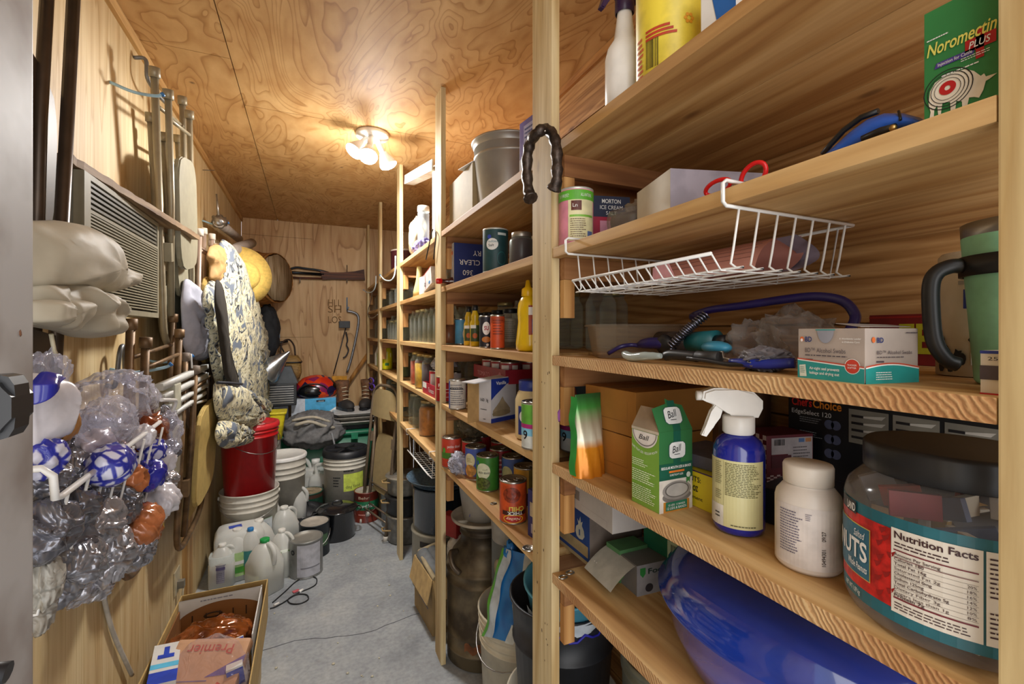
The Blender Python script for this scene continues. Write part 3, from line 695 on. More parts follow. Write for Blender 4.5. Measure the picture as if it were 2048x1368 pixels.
# ================================================================ bay one, middle tier
p = Vector((.575, .715, S3)); t = thing('food_tub', 'empty clear rectangular food tub at the left end of the middle shelf', 'container', p, -.45)
def rrect(a, b, r, n=6):
    o = []
    for (cx, cy, s0) in ((a - r, b - r, 0), (-a + r, b - r, 1), (-a + r, -b + r, 2), (a - r, -b + r, 3)):
        for k in range(n): q = (s0 + k / (n - 1)) * PI / 2; o.append((cx + r * math.cos(q), cy + r * math.sin(q)))
    return o
mb = MB(); secs = [(rrect(.072, .052, .015), .001), (rrect(.076, .056, .016), .02), (rrect(.082, .062, .018), .060), (rrect(.088, .068, .02), .0605), (rrect(.088, .068, .02), .063)]
loft(mb, secs, 24, False); obj('tub_body', mb, clearmat('cloudy_tub_plastic', '#ecdfcc', .16, .25, base='#b5a590'), t)
# drench gun
t = thing('drench_gun', 'purple drenching gun with coiled spring hose and blue grip', 'tool', at(1400, .56, S3))
def q(u, v, x=.56): return ax(u, v, x) - t.location
PURH = M('#221a52', .35, name='purple_hose')
obj('hose', MB().tube(bez([q(1404, 634, .58), q(1385, 633, .60), q(1420, 620, .60), q(1480, 612, .60), q(1560, 600, .61), q(1630, 593, .62), q(1685, 602, .63), q(1710, 630, .63), q(1703, 655, .62), q(1690, 672, .61)], 6), .0062, 10), PURH, t)
obj('hose_sleeve', MB().tube(bez([q(1345, 690, .545), q(1365, 668, .55), q(1385, 650, .56), q(1412, 630, .58)], 5), .0055, 10), DKPL, t)
P_ = bez([q(1340, 693, .545), q(1365, 668, .55), q(1385, 650, .56), q(1414, 628, .58)], 30); sp = []
for i in range(len(P_) - 1):
    d = (P_[i + 1] - P_[i]).normalized(); u_ = d.orthogonal().normalized(); w_ = d.cross(u_); a = i * 1.25; sp.append(P_[i] + (u_ * math.cos(a) + w_ * math.sin(a)) * .0072)
obj('spring_coil', MB().tube(sp, .0013, 5), M('#8d8fa3', .3, .9), t)
obj('nozzle_tube', MB().tube(bez([q(1217, 707, .50), q(1240, 694, .51), q(1262, 690, .53), q(1280, 692, .54)], 4), .0038, 8), PURH, t)
obj('nozzle_bulb', MB().tube(bez([q(1274, 691, .54), q(1290, 687, .54), q(1310, 686, .545), q(1330, 687, .55)], 4), [.004, .005, .007, .0085, .009, .0095, .01, .01, .01, .01, .01, .009, .008], 10), PURH, t)
obj('head_guard', MB().lathe([(.0, -.002), (.016, 0), (.019, .006), (.0195, .012), (.016, .012), (.0, .006)], 24, q(1325, 695, .545), Matrix.Rotation(1.2, 3, 'Y')), DKPL, t)
obj('grip', MB().tube(bez([q(1332, 712, .50), q(1345, 709, .50), q(1380, 712, .50), q(1395, 714, .50)], 4), .0075, 12), DKPL, t)
obj('grip_collar', MB().tube([q(1395, 712, .50), q(1412, 714, .50), q(1440, 714, .50)], .0078, 14), M('#2b2a2a', .5), t)
obj('silver_clamp', MB().tube([q(1440, 704, .50), q(1446, 704, .50), q(1448, 716, .495), q(1462, 720, .495)], .0016, 6), STEEL, t)
obj('blue_lever', MB().tube(bez([q(1460, 722, .495), q(1500, 727, .495), q(1540, 728, .50), q(1590, 726, .51)], 4), [.003, .004, .005, .0055, .006, .006, .0062, .0062, .0062, .006, .006, .006, .006], 10), M('#1e2f8f', .35), t)
obj('trigger_lever', MB().tube(bez([q(1375, 716, .49), q(1420, 722, .49), q(1460, 729, .49), q(1520, 727, .495)], 3), .003, 6), DKPL, t)
obj('barrel', MB().cyl(q(1320, 682, .57), q(1382, 683, .57), .017, 18), clearmat('smoked_barrel', '#7a6a60', .5, .2, base='#4c423e'), t)
TEAL = M('#1c6a72', .4, name='teal_plastic')
obj('teal_reservoir', MB().cyl(q(1382, 684, .57), q(1434, 682, .57), .0165, 24), TEAL, t); obj('dark_end', MB().cyl(q(1434, 684, .57), q(1455, 684, .57), .011, 18), DKPL, t)
obj('light_blue_lever', MB().ico(q(1432, 695, .535), .016, 3, 0, sc3=(1.0, 1.9, .6), rot=Matrix.Rotation(-.3, 3, 'Z')), M('#3c8fb0', .4), t)
# small syringe in clear sleeve, green bits
t = tag(obj('dosing_syringe', MB().tube(bez([ax(1246, 706, .49), ax(1262, 714, .485), ax(1290, 712, .48), ax(1322, 712, .485)], 4), [.003, .006, .007, .007, .007, .007, .007, .007, .007, .006, .006, .005, .004], 10), clearmat('syringe_plastic', '#c8d0c8', .55, .2, base='#b9c4c0')), 'clear plastic syringe lying at the front of the middle shelf', 'syringe')
p = ax(1545, 680, .60); p.z = S3
for (uu, xx, rr, hz, lb) in ((1500, .60, .034, 1.0, 'cloudy crumpled plastic bag beside the purple drenching gun'), (1590, .63, .04, 1.1, 'clear crumpled plastic bag behind the alcohol swab box')):
    p = at(uu, xx, S3); tag(obj('plastic_bag', MB().ico((0, 0, rr * .8), rr, 4, .5, 1.2, int(uu), (1.25, 1.1, hz)), clearmat('cloudy_film_' + ('a' if uu < 1550 else 'b'), '#eae4de', .10, .15, .5, 18, '#d0cac4'), None, p), lb, 'bag')
p = at(1530, .52, S3); tag(obj('film_scraps', MB().ico((0, 0, .014), .02, 4, .5, 3, 7, (1.4, 1.3, .7)), clearmat('grey_film', '#a7a3a8', .6, .3, .5, 25, '#8a868c'), None, p), 'small grey wad of wrapping film beside the swab box', 'film')
# alcohol swab box
c, sx, sy, rz = box3((1575, 755), (1730, 768.5), (1836, 764), S3); hh = .052
t, F = carton('alcohol_swab_box', 'beige and teal carton of alcohol swabs at the front of the middle shelf', 'box', c, sx, sy, hh, rz, M('#a89a90', .5, var=.05, name='taupe_card'))
TL = M('#1f8f8b', .5, name='teal_print'); DKT = M('#4b4148', .5, name='dark_taupe_print')
for k, sh in (('-x', 0), ('-y', 1)):
    pts = [(0, 0), (1, 0), (1, .30 if k == '-y' else .27)] + [(x / 10, (.27 + .06 * math.sin(x * .35) if k == '-y' else .36 - .0095 * x)) for x in range(10, -1, -1)]
    shape(t, 'teal_band', F[k], pts, TL)
    for col, o in ((WHT, .0), (M('#c2452a'), .025)):
        mb = MB()
        ys = [(x / 10, (.27 + .06 * math.sin(x * .35) if k == '-y' else .36 - .0095 * x) + o) for x in range(11)]
        for (x0, y0), (x1, y1) in zip(ys, ys[1:]): mb.quad(F[k].p(x0 * F[k].w, y0 * hh, .0009 + o * .01), F[k].p(x1 * F[k].w, y1 * hh, .0009 + o * .01), F[k].p(x1 * F[k].w, (y1 + .02) * hh, .0009 + o * .01), F[k].p(x0 * F[k].w, (y0 + .02) * hh, .0009 + o * .01))
        obj('curved_line', mb, col, t)
f = F['-x']; disc(t, 'logo_disc', f, .075, .79, .0022, .0027, M('#d4692e'), .0009); disc(t, 'logo_centre', f, .075, .77, .0014, .0016, M('#e9e5e8'), .0012)
text(t, f, .13, .74, 'BD', .10, NAVY, w=.11, bold=.02); text(t, f, .13, .53, 'BD™ Alcohol Swabs', .085, DKT, w=.62); lines(t, f, .13, .45, .78, .49, 1, DKT, .5, 2); rects(t, 'count_print', f, [(.13, .37, .25, .395)], DKT)
text(t, f, .66, .79, 'A Worldwide Leader', .035, WHT, w=.3); text(t, f, .7, .73, 'in Diabetes Care', .035, WHT, w=.24)
text(t, f, .2, .19, 'Air-tight seal prevents', .055, WHT, w=.46, bold=.01); text(t, f, .2, .10, 'leakage and drying out', .055, WHT, w=.46, bold=.01)
disc(t, 'red_badge', f, .84, .30, .0068, .0066, M('#c23a26'), .001); disc(t, 'badge_ring', f, .84, .30, .0075, .0073, WHT, .0009, .93)
text(t, f, .84, .31, 'THICKER', .03, WHT, w=.13, align='C', e=.0014); text(t, f, .84, .26, 'SOFTER', .03, WHT, w=.12, align='C', e=.0014)
shape(t, 'swab_picture', f, [(.03, .26), (.135, .28), (.155, .04), (.04, .03)], M('#cfd6c8'), .001); lines(t, f, .05, .1, .13, .24, 4, M('#6b8f86'), .4, 1)
mb = MB(); mb.face([mb.v(f.p(f.w * (.45 + .13 * math.cos(a)), hh * (.985 + (.27 * math.sin(a))), .0008)) for a in [PI + PI * i / 14 for i in range(15)]]); obj('thumb_cutout', mb, M('#8b8c96', .6), t)
rects(t, 'teal_lip', f, [(.30, .965, .6, .985)], TL, .001)
f = F['-y']; disc(t, 'logo_disc', f, .14, .79, .0022, .0027, M('#d4692e'), .0009); text(t, f, .2, .74, 'BD', .09, NAVY, w=.12, bold=.02); text(t, f, .2, .53, 'BD™ Alcohol Swabs', .065, DKT, w=.66)
lines(t, f, .2, .46, .85, .49, 1, DKT, .5, 4); rects(t, 'count_print', f, [(.2, .38, .34, .41)], DKT); lines(t, f, .18, .06, .5, .22, 4, WHT, .35, 5); lines(t, f, .75, .9, .98, .94, 1, DKT, .5, 6)
obj('raised_flap', MB().prism([(0, 0), (sx * .95, 0), (sx * .9, .02), (sx * .1, .03)], .0006, Matrix.Translation((-sx / 2, -sy / 2 + .004, hh + .0012)) @ Matrix.Rotation(.12, 4, 'X')), M('#8d837c', .7), t)
# white canister with paint drips, mint tumbler, small carton, red and yellow carton
p = Vector((.640, .225, S3)); q_ = ray(1960, 700); k = .50 / dep(q_); p = Vector((q_.x * k, q_.y * k, S3))
t = thing('white_canister', 'white dented spray canister with a blue band and black drips behind the mint tumbler', 'canister', p); r_ = .036; hh = .136
obj('canister_body', MB().lathe([(0, .001), (r_, .001), (r_, .118), (r_ - .002, .12), (r_ - .002, hh - .004), (r_ - .005, hh), (0, hh)], 36), M('#cfc3ae', .45, var=.06, name='yellowed_white'), t)
S = Cyl(r_, fa(p), 0, hh, r_ * 2.3)
rects(t, 'white_label', S, [(.42, .1, 1.2, .80)], M('#d6d2cb'), .0006); rects(t, 'blue_band', S, [(.35, .54, 1.2, .69)], M('#1f3186'), .0009); rects(t, 'grey_stripe', S, [(.3, .73, 1.2, .76)], M('#a09a90'), .001)
text(t, S, .48, .47, 'maggots', .03, BLK, w=.28); text(t, S, .52, .36, 'Keep out', .038, BLK, w=.3, bold=.01); text(t, S, .66, .31, 'of', .034, BLK, w=.08, bold=.01); text(t, S, .58, .23, 'WARN', .05, BLK, w=.3, bold=.02)
R = random.Random(3); mb = MB()
for i in range(12):
    x, y, w_ = R.uniform(.08, .50), R.uniform(.06, .34), R.uniform(.03, .07)
    vs_ = [mb.v(S.p((x + w_ * math.cos(a) * R.uniform(.5, 1)) * S.w, (y + w_ * .9 * math.sin(a) * R.uniform(.5, 1.3)) * S.h, .0012)) for a in [2 * PI * k / 9 for k in range(9)]]; mb.face(vs_)
obj('black_drip', mb, BLK, t)['kind'] = 'stuff'
p = at(2052, .585, S3); t = thing('mint_tumbler', 'mint green steel tumbler with a black clip-on handle', 'tumbler', p)
MINT = M('#8ccbab', .4, name='mint_enamel'); obj('tumbler_body', MB().lathe([(0, .001), (.031, .001), (.033, .004), (.042, .135), (.042, .136)], 40), MINT, t)
obj('steel_rim', MB().lathe([(.0418, .136), (.042, .137), (.0425, .148), (.041, .149), (.037, .149), (0, .146)], 40), STEEL, t)
obj('handle_band', MB().lathe([(.0405, .100), (.0435, .100), (.0440, .118), (.0412, .118), (.0405, .100)], 40), DKPL, t)
a = fa(p) - 1.15; d = Vector((math.cos(a), math.sin(a), 0)); up = Vector((0, 0, 1))
obj('handle', MB().tube(bez([d * .043 + up * .110, d * .052 + up * .110, d * .062 + up * .104, d * .066 + up * .090, d * .065 + up * .055, d * .062 + up * .036, d * .054 + up * .022, d * .046 + up * .018], 5), .0068, 12), DKPL, t)
c = Vector((.51, .138, S3)); t, F = carton('label_carton', 'small white carton with black stripe half behind the right post', 'box', c, .06, .078, .034, 0, M('#d8cfc0', .6, var=.03, name='cream_card'))
f = F['-x']; rects(t, 'blue_top_edge', f, [(0, .93, 1, 1)], M('#2b3a8f')); rects(t, 'dark_band', f, [(0, .34, 1, .66)], M('#4c4248'), .0008); rects(t, 'red_base_line', f, [(0, 0, 1, .035)], RED, .0008); text(t, f, .06, .78, '250 LABELS', .08, BLK, w=.4)
yy = at(1862, .80, 0).y; t, F = carton('red_carton', 'maroon carton with big yellow letters at the back of the middle shelf', 'box', Vector((.83, yy, S3)), .05, .16, .075, 0, M('#6d1414', .5, name='maroon_card'))
f = F['-x']; text(t, f, .25, .25, 'FEED', .55, M('#a8a21f'), w=.6, bold=.03); rects(t, 'yellow_rule', f, [(0, .93, 1, .96)], M('#8f1a16'))

# ================================================================ bay one, fourth tier
BROWNB = M('#a8702c', .75, var=.08, sc_=12, name='brown_board')
c, sx, sy, rz = box3((1192, 925), (1255, 971), None, S4, None, .24); rz = 0.05; c = Vector((.525 + .12, .655 + .075, S4))
for k, (h0, h1, lb) in enumerate(((0, .082, 'brown cardboard box, lower of the two stacked beside the green lid carton'), (.0835, .165, 'brown cardboard box with top flaps, upper of two stacked beside the green lid carton'))):
    t, F = carton('cardboard_box', lb, 'box', c + Vector((0, 0, h0)), .24, .15, h1 - h0, rz, BROWNB, group='stacked brown cardboard boxes')
    f = F['-x']; rects(t, 'pressed_tab_line', f, [(.25, .3, .252, .75), (.85, .3, .852, .75), (.25, .3, .85, .305)], M('#6b431b'))
    obj('tape_strip', MB().cbox((0, 0, h1 - h0 + .0006), (.24, .045, .0006)), M('#8a5a24', .4), t)
t, F = carton('cardboard_box', 'large dark brown cardboard box at the back behind the blue spray bottle', 'box', Vector((.80, .725, S4)), .15, .16, .17, 0, M('#6a4a33', .8, name='dark_board'), group='brown cardboard boxes at the back')
# snack pouch standing edge on
p = Vector((.487, .738, S4)); t = thing('snack_pouch', 'green and orange foil snack pouch standing upright near the post', 'pouch', p, .15)
def pouch(i, j):
    wz = .155 * j; half = .022 * (1 - j ** 1.6) + .0012; a = 2 * PI * i; return Vector((.036 * math.cos(a) * (1 - .1 * j), half * math.sin(a) * (1 + .15 * math.sin(9 * a + 7 * j)), wz))
m, nt, b = newmat('snack_foil'); sp_ = nd(nt, 'ShaderNodeSeparateXYZ'); nt.links.new(coords(nt, (1, 1, 1)), sp_.inputs[0]); nt.links.new(ramp(nt, sp_.outputs[2], [(.0, '#c9781d'), (.055, '#d98a22'), (.07, '#ddd6c0'), (.10, '#b0a68c'), (.13, '#3f8f3e'), (.15, '#2c5d30')]), b.inputs['Base Color']); b.inputs['Roughness'].default_value = .3; b.inputs['Metallic'].default_value = .3
mb = MB(); mb.grid(pouch, 32, 14, closeu=True); obj('pouch_body', mb, m, t)
mb = MB(); mb.grid(lambda i, j: Vector((-.037 - .001 * math.sin(20 * j), -.009 + .018 * i + .003 * math.sin(11 * j), .004 + .148 * j)), 2, 16); obj('side_seam', mb, M('#2f8a3a', .35), t)
# red soup cans, one on the other
p = at(1186, .70, S4)
for k, lb in enumerate(('red and white soup can, lower of the two stacked behind the foil pouch', 'red and white soup can, upper of the two stacked behind the foil pouch')):
    t, S = can(lb, p + Vector((0, 0, .086 * k)), .030, .085, '#dcd6c8', group='red and white soup cans'); rects(t, 'red_half', S, [(-.2, .48, 1.3, 1)], M('#a01217'), .0006); text(t, S, .2, .66, 'bells', .18, WHT, w=.5, shear=.2, bold=.01)
# green jar-lid carton with open top
c, sx, sy, rz = box3((1259, 1002), (1318, 1028.5), (1384, 1014), S4); hh = .122
GRC = M('#76a03a', .5, var=.06, sc_=8, name='lime_card'); GRD = M('#2f6e3d', .5, var=.1, sc_=8, name='deep_green_card'); GRDD = M('#12523f', .5, name='bottle_green_print')
t, F = openbox('lid_carton', 'green carton for canning lids and bands with its top flap open', 'box', c, sx, sy, hh, rz, GRC, M('#b9a993', .7))
f = F['-y']; rects(t, 'green_upper', f, [(0, .53, 1, 1)], GRD, .0004)
rects(t, 'green_strap', f, [(.42, .53, .64, 1.0)], GRDD, .0007); rects(t, 'title_band', f, [(0, .40, 1, .60)], GRDD, .0009)
text(t, f, .5, .535, 'REGULAR MOUTH LIDS & BANDS', .032, WHT, w=.9, align='C', bold=.015, e=.0014); rects(t, 'orange_line', f, [(.28, .485, .74, .51)], M('#d8742a'), .0013); text(t, f, .5, .445, 'SURETIGHT LIDS', .024, WHT, w=.4, align='C', e=.0014)
rects(t, 'jar_picture', f, [(0, .0, 1, .40)], M('#cfc8bd'), .0006); rects(t, 'amber_jar', f, [(.12, 0, .9, .13)], M('#b5792a'), .0009)
disc(t, 'lid_picture', f, .52, .26, sx * .43, hh * .115, M('#8b8681', .4), .0011); disc(t, 'lid_shadow', f, .52, .185, sx * .43, hh * .08, M('#6d6965'), .0010)
disc(t, 'lid_rim', f, .52, .265, sx * .36, hh * .09, M('#5b5753'), .0014, .9); disc(t, 'lid_top', f, .52, .265, sx * .33, hh * .08, M('#a6a29c'), .0013)
rects(t, 'green_caption', f, [(.18, .02, .82, .125)], M('#1f6b4f'), .0016); text(t, f, .5, .078, '12 LIDS  12 BANDS', .022, WHT, w=.5, align='C', e=.002); text(t, f, .5, .035, '12 LIDS & BANDS', .03, WHT, w=.58, align='C', e=.002)
disc(t, 'ribbon', f, .86, .435, .0042, .0042, M('#cfd8cc'), .0018); shape(t, 'ribbon_tail', f, [(.8, .42), (.92, .42), (.90, .33), (.86, .36), (.8, .33)], GRN, .0017)
def badge(F_, x, y, w_, h_, par, e=.0012):
    pts = [(x + w_ * a_ * (abs(c_) ** -.0), y + h_ * b_) for (a_, b_, c_) in [(k[0], k[1], 1) for k in squ(1, 20, 5)]]
    shape(par, 'badge_edge', F_, [(x + (px_ - x) * 1.08, y + (py_ - y) * 1.06) for px_, py_ in pts], M('#35554f'), e - .0002); shape(par, 'badge', F_, pts, M('#d9d9d6'), e)
    text(par, F_, x - w_ * .62, y - h_ * .35, 'Ball', h_ * .85, BLK, w=w_ * 1.2, shear=.35, e=e + .0004, rot=.18); rects(par, 'swoosh', F_, [(x - w_ * .4, y - h_ * .55, x + w_ * .3, y - h_ * .48)], BLK, e + .0004)
badge(f, .53, .76, .24, .10, t)
# slanted top panel of the carton front with second badge
m2 = Matrix.Translation((0, -sy / 2, hh)) @ Matrix.Rotation(-.35, 4, 'X')
mb = MB(); mb.prism([(-sx / 2, 0), (sx / 2, 0), (sx * .36, .038), (sx * .1, .042), (-sx * .1, .05), (-sx * .12, .042), (-sx * .55, .036)], .001, m2 @ Matrix.Rotation(PI / 2, 4, 'X')); tf = obj('top_flap', mb, GRD, t)
ff = Flat(m2 @ Vector((-sx / 2, -.0012, 0)), Vector((1, 0, 0)), (m2.to_3x3() @ Vector((0, 0, 1))), sx, hh); rects(t, 'green_strap', ff, [(.42, 0, .64, .38)], GRDD, .0002); badge(ff, .50, .19, .25, .105, t, .0008)
obj('inner_panel', MB().quad((-sx / 2, -sy / 2 + .001, hh), (-sx / 2, sy / 2, hh), (-sx * .3, sy * .4, hh + .032), (-sx * .15, -sy * .3, hh + .030)), M('#8c765c', .8), t)
f = F['-x']; rects(t, 'white_ridge', f, [(0, .965, 1, 1)], M('#b9ac98'))
mb = MB(); mb.grid(lambda i, j: f.p(f.w * .5 + sy * .47 * j * math.cos(PI + PI * i), hh * .96 + hh * .20 * j * math.sin(PI + PI * i), .0009), 24, 1, False); obj('lid_photo', mb, M('#d4cdc6'), t)
mb = MB(); mb.grid(lambda i, j: f.p(f.w * .5 + sy * (.41 + .03 * j) * math.cos(PI + PI * i), hh * .96 + hh * (.165 + .014 * j) * math.sin(PI + PI * i), .0012), 24, 1, False); obj('lid_photo_ring', mb, M('#77716b'), t)
text(t, f, .30, .86, 'Ball', .065, BLK, w=.38, shear=.3, e=.0016); text(t, f, .5, .68, 'SURE TIGHT LIDS - REGULAR MOUTH', .03, WHT, w=.92, align='C', e=.0014, arc=.008)
lines(t, f, .04, .50, .62, .60, 4, M('#dfe8c4'), .4, 1); lines(t, f, .04, .30, .9, .46, 6, M('#dfe8c4'), .4, 2); lines(t, f, .04, .06, .95, .26, 8, M('#dfe8c4'), .4, 3)
# yellow carton
c = Vector((.60, .545, S4)); t, F = carton('yellow_carton', 'low yellow carton with black lettering behind the blue spray bottle', 'box', c, .10, .09, .057, 0, M('#d8c322', .5, var=.04, name='yellow_card'))
f = F['-x']; text(t, f, .08, .70, 'CONTENTS:', .14, BLK, w=.68, bold=.01); text(t, f, .2, .44, '1 DOZEN 8 OZ', .14, BLK, w=.5, bold=.03); text(t, f, .3, .22, 'net cement', .10, BLK, w=.5)
rects(t, 'red_edge', F['-y'], [(0, 0, .12, 1)], M('#7c1a14')); rects(t, 'purple_lid_edge', F['-x'], [(0, .96, 1, 1)], M('#4a2a48'))
t, F = carton('grey_tray', 'grey cardboard tray resting on the yellow carton', 'box', c + Vector((.01, .01, .0575)), .10, .10, .02, .1, M('#5f5c66', .7))
# blue spray bottle
p = Vector((.5416, .448, S4)); t = thing('spray_bottle', 'cobalt blue spray bottle with white trigger and cream instruction label', 'spray bottle', p)
obj('bottle_body', MB().lathe([(0, .002), (.026, .001), (.031, .003), (.033, .009), (.033, .104), (.0322, .114), (.028, .124), (.021, .130), (.016, .133), (.0155, .137)], 48), M('#1b2590', .16, coat=.6, var=.05, name='cobalt_plastic'), t)
S = Cyl(.0331, fa(p) + .02, .012, .092, .066)
rects(t, 'cream_label', S, [(-.28, 0, 1.02, .97)], M('#d3ce9a', .4, var=.02, name='label_cream'), .0002); rects(t, 'white_panel', S, [(-.28, 0, .2, .30)], M('#dedbd2'), .0005); rects(t, 'label_divider', S, [(.205, .30, .21, .95)], M('#9a9668'), .0006)
lines(t, S, .24, .46, .94, .94, 20, M('#5d5b3c'), .38, 8); lines(t, S, .0, .60, .18, .94, 12, M('#6d6a48'), .35, 9); lines(t, S, .0, .38, .18, .52, 5, M('#6d6a48'), .35, 10); lines(t, S, .35, .03, .9, .06, 1, M('#5d5b3c'), .5, 11); lines(t, S, .0, .1, .14, .2, 2, BLK, .4, 12)
trigger_head(t, .135, (WPL, WPL, WPL), .96, .0205, fa(p) - 1.25)
# checked lids carton
c, sx, sy, rz = box3(None, (1533, 985), (1626, 977), S4, .065); hh = .096
t, F = carton('lids_carton', 'red gingham checked carton of canning lids with barcode', 'box', c, sx, sy, hh, rz, M('#5c1220', .5, name='dark_red_card'))
L = [(i / 8, j / 12, (i + 1) / 8, (j + 1) / 12) for i in range(8) for j in range(12) if (i + j) % 2 == 0]
rects(t, 'gingham_check', F['-x'], L, M('#d9c9c4')); f = F['-y']
rects(t, 'white_panel', f, [(.45, .0, .98, .95), (.1, .66, .45, .95)], M('#a8a0a2'), .0006); barcode(t, f, .15, .82, .38, .93)
rects(t, 'maroon_panel', f, [(.1, .42, .52, .64)], M('#4a0f1c'), .0009); rects(t, 'gingham_strip', f, [(i / 14, j / 10 * .3, (i + 1) / 14, (j + 1) / 10 * .3) for i in range(14) for j in range(10) if (i + j) % 2 == 0], M('#c9b4b2'), .0008)
rects(t, 'label_plate', f, [(.12, .05, .55, .18)], M('#cfc8c6'), .0012); text(t, f, .52, .155, 'LIDS', .09, BLK, w=.36, bold=.02, e=.0016, rot=PI); disc(t, 'coin_print', f, .42, .31, .008, .008, M('#7b7577'), .0012)
lines(t, f, .56, .3, .94, .8, 9, M('#5d5658'), .3, 4); rects(t, 'colour_patch', f, [(.68, .86, .80, .93)], M('#4f6d9c'), .001); rects(t, 'colour_patch', f, [(.83, .86, .95, .93)], M('#b5794a'), .001)
# black sharpener carton at the back
y1, y0 = .566, .20; t, F = carton('sharpener_carton', 'large black carton with pictures of kitchen knives at the back', 'box', Vector((.852, (y0 + y1) / 2, S4)), .074, y1 - y0, .19, 0, M('#12151a', .4, name='black_card'))
f = F['-x']; text(t, f, .02, .735, "Chef's", .075, M('#c5251f'), w=.10, bold=.02); text(t, f, .125, .735, 'Choice', .075, M('#d98222'), w=.13, bold=.02); text(t, f, .02, .66, 'EdgeSelect 120', .042, M('#c8c8c8'), w=.19, bold=.005)
lines(t, f, .30, .80, .90, .82, 1, M('#9a9a9a'), .5, 1)
for k in range(4):
    x0 = .285 + k * .17; rects(t, 'picture_panel', f, [(x0, .48, x0 + .155, .77)], M('#77746a'), .0008)
    for j in range(4):
        yv = .72 - j * .06; shape(t, 'knife_blade', f, [(x0 + .06, yv), (x0 + .145, yv + .02), (x0 + .13, yv - .012), (x0 + .06, yv - .015)], M('#c9c7c0', .3, .3), .0012); rects(t, 'knife_handle', f, [(x0 + .012, yv - .018, x0 + .06, yv + .003)], BLK, .0013)
for k in range(2): 
    for j in range(3): disc(t, 'product_photo', f, .20 + k * .03, .60 - j * .13, .008, .008, M('#4d5470'), .0009)
    lines(t, f, .06, .58 - k * .13, .17, .64 - k * .13, 3, M('#8d9298'), .3, k)
p = at(1545, .70, S4); tag(obj('dark_tray', MB().cbox((0, 0, .026), (.12, .10, .05), .2, .003), M('#1c1d20', .4), None, Vector((.66, .42, S4))), 'low black plastic tray lying behind the blue spray bottle', 'tray')
# white supplement bottle
p = Vector((.534, .347, S4)); t = thing('supplement_bottle', 'white plastic supplement bottle with plain ribbed cap and fine print', 'bottle', p); r_ = .034
obj('bottle_body', MB().lathe([(0, .001), (r_ - .003, .001), (r_, .005), (r_, .078), (r_ * .95, .085), (r_ * .75, .094), (r_ * .68, .097), (r_ * .68, .10)], 44), M('#d9cfc4', .35, var=.03, name='white_hdpe'), t)
obj('cap', MB().lathe([(.0245, .0965), (.0255, .097), (.0258, .116), (.0245, .119), (0, .119)], 44), M('#ddd3c6', .4, var=.03, name='cap_white'), t)
S = Cyl(r_, fa(p), .008, .068, .06); rects(t, 'paper_label', S, [(-.2, 0, 1.2, 1)], M('#d5ccc6'), .0002); lines(t, S, .0, .2, .42, .92, 16, M('#57506a'), .35, 1); lines(t, S, .46, .8, .56, .92, 4, M('#57506a'), .35, 2)
text(t, S, .78, .1, '10494301', .06, BLK, w=.3, rot=PI / 2); text(t, S, .78, .5, '09/27', .06, BLK, w=.18, rot=PI / 2)
# giant peanut jar
p = Vector((.552, .222, S4)); t = thing('peanut_jar', 'big clear plastic peanut jar with black screw lid and red nutrition label', 'jar', p); r_ = .083
obj('jar_body', MB().lathe([(0, .002), (r_ - .012, .001), (r_ - .003, .006), (r_, .014), (r_, .112), (r_ - .003, .122), (r_ - .014, .134), (r_ - .019, .138), (r_ - .019, .141)], 72), CLEARPL, t)
obj('lid', MB().lathe([(r_ - .0165, .139), (r_ - .0155, .140), (r_ - .0155, .163), (r_ - .018, .166), (r_ - .024, .1665), (0, .1645)], 144, wob=lambda a, z: 1 + (.004 * (int(a * 72 / PI) % 2) if .1395 < z < .1635 else 0)), DKPL, t)
S = Cyl(r_, fa(p) - .41, .018, .092, r_ * 1.26)
TEA = M('#23606b', .4, name='label_teal'); rects(t, 'teal_label', S, [(-.9, 0, 2.2, 1)], TEA, .0002); rects(t, 'red_panel', S, [(-.5, .13, .43, .88)], M('#b51d18', .45, var=.3, sc_=90, name='red_damask'), .0005)
R = random.Random(8)
for k in range(10):
    x, y = .30 + R.uniform(0, .12), .17 + .07 * k; shape(t, 'leaf_pattern', S, [(x, y), (x + .03, y + .035), (x + .05, y + .09), (x + .015, y + .06), (x - .02, y + .05)], M('#8f1512'), .0008)
rects(t, 'name_border', S, [(-.5, .24, .253, .77)], M('#cdb45a'), .0009); rects(t, 'name_panel', S, [(-.5, .25, .245, .76)], M('#2b6177'), .0012)
text(t, S, .225, .42, 'PEANUTS', .19, WHT, w=.80, align='R', bold=.02, e=.0016); text(t, S, .20, .64, 'Salted', .075, WHT, w=.14, align='R', shear=.3, e=.0016); text(t, S, .225, .31, 'Whole Peanuts', .07, WHT, w=.26, align='R', shear=.2, bold=.01, e=.0016)
text(t, S, .14, .05, 'NET WT 1.09 kg', .05, WHT, w=.24, align='R', shear=.2, e=.0012)
rects(t, 'brand_plate', S, [(-.2, .86, .085, .99)], BLK, .0011); text(t, S, .08, .885, 'LAND', .08, WHT, w=.14, align='R', bold=.02, e=.0016)
CR = M('#d9d0c2', .5, var=.03, name='facts_cream'); rects(t, 'facts_panel', S, [(.435, .10, .985, .90), (1.0, .10, 1.9, .90)], CR, .0008)
BR = M('#3a1d22', .5, name='facts_ink'); text(t, S, .46, .81, 'Nutrition Facts', .065, BR, w=.50, bold=.02, e=.0013)
for q_ in ((.69, .702), (.625, .63), (.235, .25)): rects(t, 'thick_rule', S, [(.455, q_[0], .96, q_[1])], M('#6b1f2a'), .0013)
